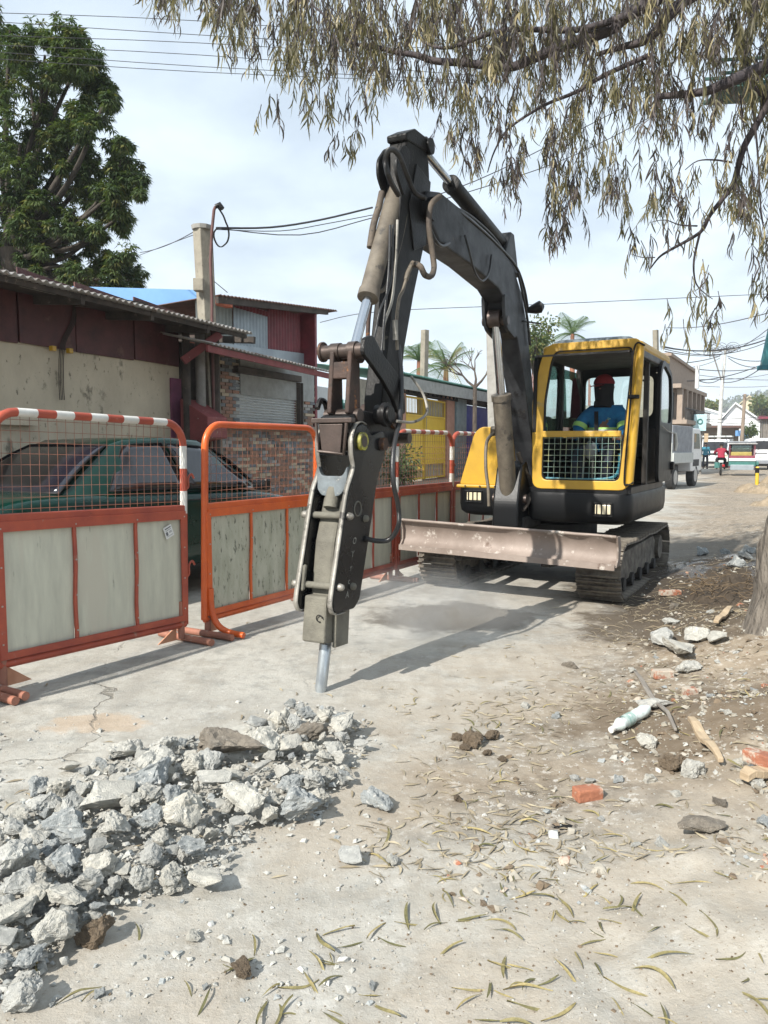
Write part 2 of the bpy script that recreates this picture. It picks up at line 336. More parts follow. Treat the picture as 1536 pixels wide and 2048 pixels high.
# apron of the same surface round the detailed patch, out to the horizon
def apron(mb):
    hw0 = .62 * ys[0] + .5; hw1 = .62 * ys[-1] + .5; y0, y1 = ys[0], ys[-1]
    ring = []
    n = 60
    for i in range(n + 1): ring.append((-hw1 + 2 * hw1 * i / n, y1))
    far = [-60, -40, -25, -15]
    pts = []
    # beyond
    rows = [y1 + k for k in (0, 3, 8, 16, 30, 60, 120, 300, 900, 2500)]
    b = []
    for y in rows:
        hw = .62 * y + .5; b.append([(-hw + 2 * hw * i / NX, y, (gh(-hw + 2 * hw * i / NX, y) if y == y1 else (gh(-hw + 2 * hw * i / NX, y) if y < 60 else 0))) for i in range(NX + 1)])
    V = [q for r in b for q in r]; w_ = NX + 1
    mb.add(V, [(j * w_ + i, j * w_ + i + 1, (j + 1) * w_ + i + 1, (j + 1) * w_ + i) for j in range(len(b) - 1) for i in range(NX)])
    for sgn in (-1, 1):
        V = []; rr = ys[::10] + rows[1:]
        if ys[-1] not in rr: rr = ys[::10] + rows
        for y in rr:
            hw = .62 * y + .5
            for e in (hw, hw + 4, hw + 30, hw + 2500): V.append((sgn * e, y, gh(sgn * e, y) if e < 60 and y < 60 else 0))
        mb.add(V, [((j * 4 + i, j * 4 + i + 1, (j + 1) * 4 + i + 1, (j + 1) * 4 + i) if sgn > 0 else (j * 4 + i, (j + 1) * 4 + i, (j + 1) * 4 + i + 1, j * 4 + i + 1)) for j in range(len(rr) - 1) for i in range(3)])
    V = []
    xs_ = [-2500, -30, -hw0] + [-hw0 + 2 * hw0 * i / 20 for i in range(1, 20)] + [hw0, 30, 2500]
    for y in (-2500, -20, y0):
        for x in xs_: V.append((x, y, gh(x, y) if abs(x) < 60 and y > -30 else 0))
    k = len(xs_); mb.add(V, [(j * k + i, j * k + i + 1, (j + 1) * k + i + 1, (j + 1) * k + i) for j in range(2) for i in range(k - 1)])
apron(mb)
struct('road', mb, M_['ground'], smooth=180)

# ------------------------------------------------------------------ rocks
def rock_mesh(name, seed, mats, el=(1, .8, .65), npts=15, sub=3, rough=.085):
    rnd = random.Random(seed); bm = bmesh.new()
    for i in range(npts):
        v = Vector((rnd.gauss(0, 1), rnd.gauss(0, 1), rnd.gauss(0, 1))).normalized() * rnd.uniform(.38, .55)
        bm.verts.new((v.x * el[0], v.y * el[1], v.z * el[2]))
    r = bmesh.ops.convex_hull(bm, input=bm.verts)
    bmesh.ops.delete(bm, geom=[e for e in set(r['geom_interior'] + r['geom_unused']) if isinstance(e, bmesh.types.BMVert)], context='VERTS')
    bmesh.ops.triangulate(bm, faces=bm.faces)
    for k in range(sub):
        bmesh.ops.subdivide_edges(bm, edges=bm.edges, cuts=1, use_grid_fill=True)
    bm.normal_update()
    off = Vector((seed * 3.1, seed * 1.7, seed))
    for v in bm.verts:
        n_ = v.normal.copy(); q = v.co * 3.2 + off
        v.co += n_ * (rough * noise.noise(q) + rough * .55 * noise.noise(q * 2.7) + rough * .45 * noise.noise(q * 6) + rough * .3 * noise.noise(q * 13))
    me = bpy.data.meshes.new(name); bm.to_mesh(me); bm.free()
    me.shade_smooth(); me.set_sharp_from_angle(angle=R_(18))
    for m in mats: me.materials.append(m)
    return me
M_['rock'] = mat('broken_concrete', (.50, .49, .45), (.36, .355, .33), rough=.92, scale=5, bump=.7, bscale=40, c3=(.60, .58, .54), t3=.57, s3=9, c4=(.22, .23, .235), t4=.60, s4=6, rand=((.80, .82, .84), (1.0, .975, .92)), bdist=.012)
M_['rockb'] = mat('blue_grey_concrete_lump', (.32, .335, .33), (.235, .248, .245), rough=.92, scale=6, bump=.7, bscale=45, c3=(.50, .49, .46), t3=.56, s3=8, bdist=.012)
M_['clod'] = mat('brown_earth_clod', (.20, .15, .10), (.12, .09, .06), rough=.95, scale=14, bump=.9, bscale=60, c3=(.30, .25, .19), t3=.6, s3=18, bdist=.012)
M_['clodg'] = mat('muddy_grey_lump', (.24, .21, .17), (.15, .13, .105), rough=.95, scale=9, bump=.9, bscale=50, c3=(.42, .40, .36), t3=.62, s3=12, bdist=.012)
M_['brick'] = mat('orange_brick', (.36, .14, .075), (.25, .10, .06), rough=.9, c3=(.40, .345, .28), t3=.45, s3=9, bump=.6)
M_['wood'] = mat('weathered_wood', (.27, .245, .21), (.17, .15, .13), rough=.8, stretch=(1, .15, 1), scale=25, bump=.4)
M_['woodp'] = mat('pale_split_wood', (.44, .345, .23), (.32, .24, .155), rough=.75, stretch=(1, .15, 1), scale=30, bump=.4)
ROCKS = [rock_mesh('concrete_chunk', i + 1, [M_['rock']], el=((1, .85, .7), (1.15, .9, .34), (.9, .9, .8), (1.1, .8, .5))[i % 4], rough=(.085, .03, .085, .06)[i % 4]) for i in range(14)]
ROCKB = [rock_mesh('concrete_chunk', i + 41, [M_['rockb']]) for i in range(4)]
CLOD = [rock_mesh('earth_clod', i + 71, [M_['clod']], rough=.10, npts=20) for i in range(3)]
CLODG = [rock_mesh('mud_lump', i + 81, [M_['clodg']], rough=.09, el=(1.5, .7, .6)) for i in range(2)]
def place_rock(me, px, py, size, lift=.25, label=None, group=None, name='concrete_chunk', rz=None, tilt=.5, sx=1, cat='rubble', base=0):
    q = G(px, py); q = G(px, py, max(0, gh(q.x, q.y)))
    d = size * (q - CAMP).length / FPX
    o = bpy.data.objects.new(name, me); COL.objects.link(o)
    h = gh(q.x, q.y) + base
    o.matrix_basis = Matrix.Translation((q.x, q.y, h + d * lift)) @ Matrix.Rotation(random.uniform(0, 6.28) if rz is None else rz, 4, 'Z') @ Matrix.Rotation(random.uniform(-tilt, tilt), 4, 'X') @ Matrix.Diagonal((d * sx, d, d, 1))
    zone = ('at the back right tip' if px > 560 and py < 1480 else 'on the right flank' if px > 540 else 'along the back edge' if py < 1540 + (300 - px) * .1 else 'in the middle' if px > 280 and py < 1640 else 'along the front edge' if px > 280 else 'at the far left bottom' if py > 1810 else 'on the left side' if px < 110 else 'in the left middle')
    o['label'] = label or '%s %s lump of broken concrete %s of the rubble heap' % ('small' if size < 45 else 'medium' if size < 80 else 'large', 'bluish' if me in ROCKB else 'whitish', zone); o['category'] = cat
    if label is None: o['group'] = group or 'broken concrete lumps in the rubble heap'
    return o
def heap_h(px, py):                                                        # height of the heap under a picture point
    q = G(px, py); a = G(690, 1470); b = G(20, 1800); ab = (b - a); t = max(0, min(1, (q - a).dot(ab) / ab.dot(ab))); d = (q - (a + ab * t)).length
    return max(0, .065 * (1 - (d / .50) ** 2)) * (1 - .35 * (1 - t))
# named lumps
big = [
 (300, 1520, 120, 'R', 'large pale concrete slab lump at the back middle of the rubble heap', 'back'),
 (225, 1590, 125, 'R', 'whitest upright concrete slab lump with a smooth pointed face', 'up'),
 (290, 1545, 130, 'B', 'blue tinged concrete slab tilted on the left shoulder of the heap', 'slab'),
 (460, 1495, 125, 'C', 'long brown muddy lump lying on top of the rubble heap', 'long'),
 (420, 1530, 75, 'R', 'white pointed concrete lump in front of the long muddy lump', ''),
 (430, 1570, 85, 'R', None, ''), (385, 1540, 70, 'R', None, ''), (490, 1610, 110, 'R', 'squarish concrete lump with a flat brown cut face at the front of the heap', ''),
 (530, 1495, 90, 'R', None, ''), (585, 1490, 85, 'R', None, ''), (625, 1475, 70, 'C2', None, ''), (680, 1455, 80, 'R', None, ''), (600, 1620, 110, 'B', 'spiky blue grey concrete lump at the right front of the heap', ''),
 (755, 1592, 78, 'B', 'separate blue grey concrete lump right of the rubble heap', ''), (668, 1515, 55, 'R', None, ''), (700, 1705, 60, 'R', 'small white concrete lump lying alone in front of the heap', ''),
 (785, 1718, 32, 'R', 'tiny concrete chip right of the lone white lump', ''), (385, 1868, 38, 'R', 'small white chip lying between two fallen leaves near the front', ''),
 (370, 1645, 95, 'R', None, ''), (300, 1660, 75, 'B', None, ''), (300, 1605, 65, 'R', None, ''), (345, 1612, 55, 'B', None, ''), (235, 1680, 75, 'R', None, ''), (130, 1665, 110, 'B', 'big dark faced concrete lump on the left part of the heap', ''),
 (90, 1605, 80, 'R', None, ''), (145, 1612, 75, 'R', None, ''), (70, 1700, 70, 'R', None, ''), (135, 1750, 85, 'B', None, ''), (200, 1755, 80, 'R', None, ''), (243, 1765, 45, 'R', None, ''), (282, 1775, 60, 'R', 'rounded grey concrete lump standing at the front edge of the heap', ''),
 (300, 1735, 65, 'R', None, ''), (340, 1762, 50, 'R', None, ''), (410, 1760, 80, 'R', 'jagged white and blue concrete lump at the front tip of the heap', ''), (385, 1710, 65, 'B', None, ''), (325, 1700, 50, 'R', None, ''),
 (25, 1745, 110, 'R', None, ''), (20, 1850, 90, 'R', 'large concrete lump half out of the picture at the left edge', ''), (75, 1825, 60, 'R', None, ''), (130, 1820, 80, 'R', None, ''), (180, 1790, 60, 'R', None, ''),
 (60, 1930, 60, 'B', None, ''), (45, 1985, 85, 'R', 'wide flat concrete lump at the bottom left corner', ''), (5, 1900, 65, 'R', None, ''), (110, 1880, 90, 'R', None, ''), (30, 1660, 60, 'R', None, ''), (40, 1800, 70, 'R', None, ''),
 (140, 1530, 45, 'R', 'small white concrete lump left behind the heap', ''), (170, 1540, 30, 'R', None, ''), (75, 1570, 55, 'B', None, ''), (120, 1572, 60, 'R', None, ''), (560, 1560, 55, 'R', None, ''), (625, 1570, 65, 'R', None, ''), (580, 1580, 60, 'B', None, ''),
 (540, 1640, 50, 'R', None, ''), (520, 1550, 60, 'R', None, ''), (650, 1530, 45, 'R', None, ''), (480, 1460, 70, 'R', None, ''), (560, 1440, 60, 'R', None, ''), (610, 1425, 45, 'B', None, ''), (590, 1455, 50, 'R', None, ''), (515, 1440, 55, 'R', None, ''), (650, 1440, 45, 'R', None, ''),
 (255, 1490, 75, 'R', None, ''), (330, 1490, 80, 'R', None, ''), (700, 1560, 35, 'R', None, ''), (640, 1600, 50, 'R', None, ''), (460, 1570, 55, 'R', None, ''), (260, 1620, 60, 'R', None, ''),
]
random.seed(21)
for i, (x, y, s_, k, lab, sh) in enumerate(big):
    me = (ROCKB[i % 4] if k == 'B' else CLODG[0] if k == 'C' else CLODG[1] if k == 'C2' else ROCKS[i % 14])
    rz = {'long': -.35, 'slab': .3, 'back': .2}.get(sh)
    place_rock(me, x, y + s_ * .32, s_ * .88, .26, lab, rz=rz, base=heap_h(x, y) if lab is None or i < 50 else 0, tilt=.25 if sh else .6)
place_rock(CLOD[0], 192, 1885, 82, .22, 'flat dark brown earth clod lying beside the front of the heap', name='earth_clod', tilt=.2, cat='clod')
place_rock(CLOD[1], 485, 1950, 46, .3, 'small brown clod standing alone at the front of the road', name='earth_clod', cat='clod')
place_rock(CLOD[2], 945, 1490, 62, .2, 'largest brown clod in the cluster right of the heap', name='earth_clod', cat='clod', tilt=.2)
for x, y, s_ in ((915, 1480, 26), (985, 1478, 36), (975, 1510, 22), (930, 1500, 24), (1005, 1522, 20)): place_rock(CLOD[1], x, y, s_, .2, None, 'small brown clods right of the heap', 'earth_clod', cat='clod')['label'] = 'small brown clod in the cluster right of the heap'
place_rock(CLOD[0], 1085 - 170, 1602, 24, .2, 'tiny brown clod on the road below the clod cluster', name='earth_clod', cat='clod')
for x, y, s_ in ((740, 1975, 22), (410, 1975, 16), (200, 1990, 26), (105, 2012, 14)): place_rock(ROCKB[0], x, y, s_, .2, None, 'tiny stones at the front of the road', 'small_stone', cat='stone')['label'] = 'tiny grey stone on the concrete at the front of the road'
# medium fill of the heap
poly = [(0, 1650), (60, 1585), (130, 1560), (200, 1520), (250, 1490), (400, 1475), (520, 1425), (600, 1405), (725, 1440), (735, 1500), (690, 1570), (640, 1640), (520, 1650), (430, 1770), (300, 1800), (220, 1830), (110, 1900), (60, 1990), (0, 2000)]
def inside(x, y, P):
    c = False
    for i in range(len(P)):
        (x1, y1), (x2, y2) = P[i], P[i - 1]
        if (y1 > y) != (y2 > y) and x < (x2 - x1) * (y - y1) / (y2 - y1) + x1: c = not c
    return c
k = 0
while k < 250:
    x, y = random.uniform(-30, 740), random.uniform(1410, 2000)
    if inside(x, y, poly) or (x < 0 and 1620 < y < 1980):
        pers = (y - 900) / 900; s_ = random.uniform(16, 40) * (.6 + .5 * pers)
        place_rock(random.choice(ROCKS + ROCKB[:2]), x, y + 4, s_, .3, None, base=heap_h(x, y) * random.uniform(.35, 1.1), tilt=1.2); k += 1
# rubble bed and gravel, past counting
def scatter(n, sampler, smin, smax, cols, seed, flat=.6):
    rnd = random.Random(seed); mb = MB()
    for i in range(n):
        x, y, b = sampler(rnd); s_ = smin * (smax / smin) ** (rnd.random() ** 1.8); c = Vector((x, y, gh(x, y) + b + s_ * .2))
        R = Matrix.Rotation(rnd.uniform(0, 6.3), 3, 'Z') @ Matrix.Rotation(rnd.uniform(-.6, .6), 3, 'X')
        base = [(-1, -1, -.6), (1, -.9, -.7), (.9, 1, -.6), (-1, .8, -.5), (-.6, -.6, .6), (.7, -.5, .5), (.5, .7, .7), (-.7, .6, .45)]
        vs = [c + R @ Vector((a * s_ * .5 * rnd.uniform(.25, 1.3), d * s_ * .5 * rnd.uniform(.25, 1.3), e * s_ * .5 * flat * rnd.uniform(.4, 1.5))) for a, d, e in base]
        mb.mi = rnd.choice(cols)
        mb.add(vs, [(0, 3, 2, 1), (4, 5, 6, 7), (0, 1, 5, 4), (1, 2, 6, 5), (2, 3, 7, 6), (3, 0, 4, 7)])
    return mb
def samp_heap(r):
    while 1:
        x, y = r.uniform(-60, 760), r.uniform(1400, 2010)
        if inside(x, y, poly) or x < 0 or r.random() < .04:
            q = G(x, y); return q.x, q.y, heap_h(x, y) * r.uniform(0, .9)
M_['grit'] = mat('dusty_grit', (.36, .335, .285), (.25, .225, .18), rough=.95, scale=9)
stones = [M_['rock'], M_['rockb'], M_['clod'], M_['brick']]
o = solo('heap_gravel', scatter(6000, samp_heap, .006, .034, [0, 0, 0, 0, 1], 5), stones, 'pale crushed concrete grit filling the gaps of the rubble heap', 'gravel', kind='stuff')
def samp_any(r):
    while 1:
        y = 1.5 * (7.0) ** r.random(); x = r.uniform(-.55, .55) * y * 1.05; p = Vector((x, y, 0)).dot(SN)
        if r.random() < .12 + .88 * sm(-1.9, -.3, p): return x, y, 0
solo('loose_gravel', scatter(7000, samp_any, .003, .011, [0, 4, 4, 2], 6), stones + [M_['grit']], 'loose fine gravel and grit scattered over the road and verge', 'gravel', kind='stuff')
def samp_verge(r):
    while 1:
        y = 2.2 * (4.2) ** r.random(); x = r.uniform(-.2, .55) * y * 1.05; p = Vector((x, y, 0)).dot(SN)
        n_ = noise.noise(Vector((x * 1.6, y * 1.6, 5)))
        if p > -1.0 and n_ > -.2 and r.random() < sm(-1.0, -.1, p): return x, y, 0
solo('verge_debris', scatter(2300, samp_verge, .008, .045, [4, 4, 0, 2, 2, 4, 1, 4, 4, 2, 4, 4, 2, 4, 4, 0, 4, 3], 8, .5), stones + [M_['grit']], 'crumbled concrete, soil and brick bits along the dirt verge', 'debris', kind='stuff')

# ------------------------------------------------------------------ verge items one can tell apart
def lump(px, py, s_, me, lab, name='stone', cat='stone', **k): return place_rock(me, px, py, s_, .2, lab, name=name, cat=cat, **k)
FLAT = [rock_mesh('flat_stone', 200 + i, [M_['rock']], el=(1.2, .8, .32), rough=.04) for i in range(3)]
lump(1360, 1310, 92, FLAT[0], 'flat pale slab piece leaning on the verge near the tree', 'concrete_slab_piece', sx=1.1)
lump(1322, 1292, 70, FLAT[1], 'light stone left of the leaning slab piece', 'stone'); lump(1395, 1285, 66, ROCKS[3], 'white lump behind the leaning slab piece', 'stone')
lump(1430, 1285, 50, ROCKS[5], None, group='pale stones strewn on the verge'); lump(1375, 1332, 50, ROCKS[7], 'white crumbled lump below the leaning slab piece', 'stone')
lump(1395, 1660, 90, rock_mesh('grey_flat_stone', 231, [M_['clodg']], el=(1.3, .7, .3), rough=.03), 'flat grey stone at the right side of the verge', 'flat_stone', tilt=.1, rz=0)
lump(1305, 1420, 62, FLAT[2], 'round flattened muddy stone beside the grey stick', 'flat_stone', tilt=.1)
lump(1385, 1545, 55, ROCKS[2], 'grey stone under the pale split stick', 'stone'); lump(1345, 1535, 62, CLOD[0], 'dark soil lump beside the pale split stick', 'earth_clod', 'clod')
lump(1290, 1490, 50, ROCKS[8], 'pinkish grey stone right of the plastic bottle', 'stone')
for i, (x, y, s_) in enumerate(((1325, 1695, 40), (1270, 1690, 30), (1510, 1570, 50), (1480, 1485, 36), (1515, 1500, 30), (1235, 1560, 40), (1180, 1565, 34), (1250, 1600, 30), (1440, 1600, 40), (1510, 1350, 26), (1300, 1560, 44), (1150, 1560, 32), (1350, 1590, 38), (1420, 1400, 26), (1455, 1440, 24), (1200, 1640, 26), (1420, 1230, 36), (1340, 1250, 44), (1265, 1345, 30), (1140, 1335, 40), (1050, 1415, 34), (1110, 1435, 36), (1350, 1215, 34), (1480, 1140, 60), (1500, 1110, 50), (1535, 1640, 60))):
    o = place_rock(random.choice(ROCKS + CLODG + ROCKB), x, y, s_ * .72, .15, None, 'stones strewn on the verge', 'stone', cat='stone'); o['label'] = ('bigger' if s_ > 38 else 'small') + ' stone in the verge dirt ' + ('beside the eucalyptus trunk' if y < 1300 and x > 1300 else 'above the plastic bottle' if y < 1440 else 'right of the split wood' if x > 1400 else 'below the plastic bottle' if y < 1620 else 'near the small hole')
def brick(px, py, rz, lab, ln=.11, roll=0):
    q = G(px, py); h = gh(q.x, q.y); q = G(px, py, h); M = Matrix.Translation((q.x, q.y, h + .022)) @ Matrix.Rotation(rz, 4, 'Z') @ Matrix.Rotation(roll, 4, 'X')
    m = MB().box(M, ln, .06, .05); o = solo('brick', m, M_['brick'], lab, 'brick', bev=.006); return o
brick(1175, 1597, .25, 'broken orange brick lying by the hole in the verge'); brick(1380, 1392, .2, 'short orange brick stub on the verge left of the trunk', .07)
brick(1340, 1190, .1, 'long thin orange tile piece in the dark soil behind the excavator track', .2); brick(1530, 1530, -.9, 'orange brick half out of frame at the right edge', .16); brick(1325, 1355, .1, 'pinkish worn brick under scattered leaves', .12)
def board(px0, py0, px1, py1, wdt, th, m, lab, name, lift=.03, n=6, wob=.01):
    a = G(px0, py0); b = G(px1, py1); mb = MB(); P = []
    for i in range(n + 1):
        q = a.lerp(b, i / n); q.z = gh(q.x, q.y) + lift + wob * math.sin(i * 1.7); P.append(q)
    d = (b - a).normalized(); s_ = d.cross(UP) * wdt / 2
    for i in range(n): 
        k0 = .55 + .45 * math.sin(math.pi * min(1, (i + .6) / n)); k1 = .55 + .45 * math.sin(math.pi * min(1, (i + 1.6) / n)) if i < n - 1 else .5
        vs = [P[i] - s_ * k0, P[i] + s_ * k0, P[i + 1] + s_ * k1, P[i + 1] - s_ * k1]; vs += [v + Vector((0, 0, th)) for v in vs]
        mb.add(vs, [(0, 3, 2, 1), (4, 5, 6, 7), (0, 1, 5, 4), (2, 3, 7, 6), (1, 2, 6, 5), (3, 0, 4, 7)])
    return solo(name, mb, m, lab, 'stick', bev=.003)
board(1270, 1362, 1350, 1500, .028, .012, M_['wood'], 'long grey weathered stick lying across the verge', 'wood_strip')
board(1380, 1492, 1440, 1575, .045, .02, M_['woodp'], 'pale split piece of wood at the lower end of the grey stick', 'split_wood', wob=.006)
q = G(1255, 1318); board(1430, 1300, 1462, 1270, .05, .02, M_['woodp'], 'short pinkish board end lying against the stones near the trunk', 'board_end')
board(1485, 1622, 1560, 1600, .06, .03, M_['woodp'], 'pale timber offcut at the right edge of the verge', 'timber_offcut')
# hole in the verge
q = G(1125, 1658); hz = gh(q.x, q.y); mb = MB(); n_ = 20
rim = [Vector((q.x + (.045 + .01 * math.sin(i * 2.3)) * math.cos(i * 2 * math.pi / n_), q.y + (.04 + .006 * math.cos(i * 3.1)) * math.sin(i * 2 * math.pi / n_), hz + .006)) for i in range(n_)]
out_ = [Vector((v.x + (v.x - q.x) * .35, v.y + (v.y - q.y) * .35, hz - .004)) for v in rim]; low = [Vector((q.x + (v.x - q.x) * .8, q.y + (v.y - q.y) * .8, hz + .0015)) for v in rim]
mb.add(rim + out_ + low, [(i, (i + 1) % n_, n_ + (i + 1) % n_, n_ + i) for i in range(n_)] + [(i, 2 * n_ + i, 2 * n_ + (i + 1) % n_, (i + 1) % n_) for i in range(n_)])
mb.mi = 1; mb.add(low, [tuple(range(n_))])  # flat black disc paints the darkness inside the hole
solo('ground_hole', mb, [M_['clodg'], M_['oily']], 'small dark hole with a crumbled rim in the verge', 'hole')
# plastic bottle
M_['plastic'] = mat('crushed_clear_plastic', (.62, .68, .66), (.50, .56, .54), rough=.18, bump=.4, bscale=35, c3=(.75, .76, .74), t3=.56, s3=12)
M_['blabel'] = mat('green_bottle_label', (.16, .30, .26), (.45, .5, .48), rough=.4, scale=30)
def bottle():
    a = G(1222, 1480); b = G(1292, 1448); a.z = gh(a.x, a.y) + .035; b.z = gh(b.x, b.y) + .035; d = b - a; ln = d.length
    r = root('plastic_bottle', 'crushed clear plastic bottle lying on the verge', 'bottle', (a.x, a.y, a.z - .03)); x = d / ln
    prof = [(0, .012), (.05, .013), (.08, .013), (.17, .026), (.22, .031)] + [(.25 + i * .05, .031 - .004 * (i % 2)) for i in range(13)] + [(.93, .03), (1, .024)]
    part('bottle_body', (lambda m_: (setattr(m_, 'v', [tuple(Vector(v) + Vector((0, 0, 1)) * .007 * noise.noise(Vector(v) * 45) + x.cross(UP) * .006 * noise.noise(Vector(v) * 38 + UP)) for v in m_.v]), m_)[1])(MB().tube([a + d * t for t, _ in prof], [q_ for _, q_ in prof], 20)), M_['plastic'], r, smooth=50)
    part('cap', MB().cyl(a - x * .004, a + x * .016, .0155, 14), M_['white'], r, smooth=40)
    part('bottle_label', MB().tube([a + d * .32, a + d * .55], .0322, 16, caps=False), M_['blabel'], r, smooth=50)
bottle()
# ------------------------------------------------------------------ fallen leaves
M_['leafd'] = mat('dry_fallen_leaf', (.29, .27, .145), (.17, .165, .085), rough=.65, scale=12, bump=.2, rand=((.45, .46, .34), (1.35, 1.15, .95)), c3=(.22, .14, .07), t3=.64, s3=20)
def leaf_mesh(seed, curl):
    r = random.Random(seed); n = 9; mb = MB(); V = []; L_ = 1.0
    for i in range(n + 1):
        t = i / n; a = curl * (t - .5); x = math.sin(a) / max(abs(curl), .01) * 1.0 if abs(curl) > .01 else t - .5
        y = (1 - math.cos(a)) / max(abs(curl), .01); z = .03 + (.01 + .045 * (seed % 3)) * math.sin(t * math.pi)
        wd = .034 * math.sin(math.pi * min(1, t * 1.05 + .02)) ** .7 + .004; nx, ny = -math.sin(a), math.cos(a)
        V += [(x + nx * wd, y + ny * wd, z + .02 * math.sin(t * 7 + seed)), (x, y, z - .018), (x - nx * wd, y - ny * wd, z + .03 * math.cos(t * 5 + seed))]
    mb.add(V, [f for i in range(n) for f in ((i * 3, i * 3 + 1, i * 3 + 4, i * 3 + 3), (i * 3 + 1, i * 3 + 2, i * 3 + 5, i * 3 + 4))])
    me = mb.mesh('fallen_leaf', M_['leafd']); me.shade_smooth(); return me
LEAF = [leaf_mesh(i, c) for i, c in enumerate((1.1, -.8, .5, 1.9, -1.3, .15, .9, -.4, .3, -.2, 1.5, -.6))]
def leaf_samp(r):
    while 1:
        y = 1.25 * (8.0) ** r.random(); x = r.uniform(-.55, .55) * y * 1.03; p = Vector((x, y, 0)).dot(SN)
        a = .06 + .94 * sm(-2.1, -.7, p)
        n_ = noise.noise(Vector((x * 1.1, y * 1.1, 9)))
        n2_ = noise.noise(Vector((x * 4.5, y * 4.5, 2)))
        if r.random() < a * max(0, .42 + 1.1 * n_ + .7 * n2_ + (.22 if y < 2.6 and x > -.2 else 0)): return x, y
r = random.Random(99)
for i in range(300):
    while 1:
        x, y = leaf_samp(r)
        if y < 4.6 and not (x < -.15 and 2.2 < y < 3.7 and r.random() < .8): break
    s_ = r.uniform(.055, .14)
    o = bpy.data.objects.new('fallen_leaf', r.choice(LEAF)); COL.objects.link(o)
    o.matrix_basis = Matrix.Translation((x, y, gh(x, y) + .001)) @ Matrix.Rotation(r.uniform(0, 6.3), 4, 'Z') @ Matrix.Rotation(r.uniform(-.25, .25), 4, 'Y') @ Matrix.Diagonal((s_, s_, s_ * r.uniform(.5, 1.3), 1))
    o['label'] = ('long' if s_ > .09 else 'short') + (' narrow dry leaf fallen ' + ('beside the rubble heap' if x < 0 and y > 2 else 'on the open concrete at the front' if y < 2.2 else 'among the verge debris at the right' if Vector((x, y, 0)).dot(SN) > -.55 else 'on the road between heap and verge')); o['category'] = 'leaf'; o['group'] = 'fallen leaves strewn over the road'
mb = MB()
for i in range(1500):
    while 1:
        x, y = leaf_samp(r)
        if y > 2.4: break
    s_ = r.uniform(.035, .085); me = r.choice(LEAF); Mx = Matrix.Translation((x, y, gh(x, y) + .001)) @ Matrix.Rotation(r.uniform(0, 6.3), 4, 'Z') @ Matrix.Diagonal((s_, s_, s_ * .8, 1))
    c_ = r.uniform(-.8, .8)
    V = []
    for j in range(5):
        t = j / 4; wd = .06 * math.sin(math.pi * t) + .004; xx = t - .5; yy = c_ * (t - .5) ** 2
        V += [Mx @ Vector((xx, yy + wd, .06)), Mx @ Vector((xx, yy - wd, .02 + .1 * math.sin(t * 3)))]
    mb.mi = 0 if r.random() < .5 else 1; mb.add(V, [(j * 2, j * 2 + 1, j * 2 + 3, j * 2 + 2) for j in range(4)])
M_['leafs'] = mat('small_litter_leaf', (.30, .25, .17), (.19, .155, .10), rough=.7, scale=6, bump=0); M_['leafs2'] = mat('pale_litter_leaf', (.40, .345, .24), (.27, .225, .15), rough=.7, scale=6, bump=0)
solo('leaf_litter', mb, [M_['leafs'], M_['leafs2']], 'thin scatter of small dry leaves over road and verge', 'leaf litter', kind='stuff')
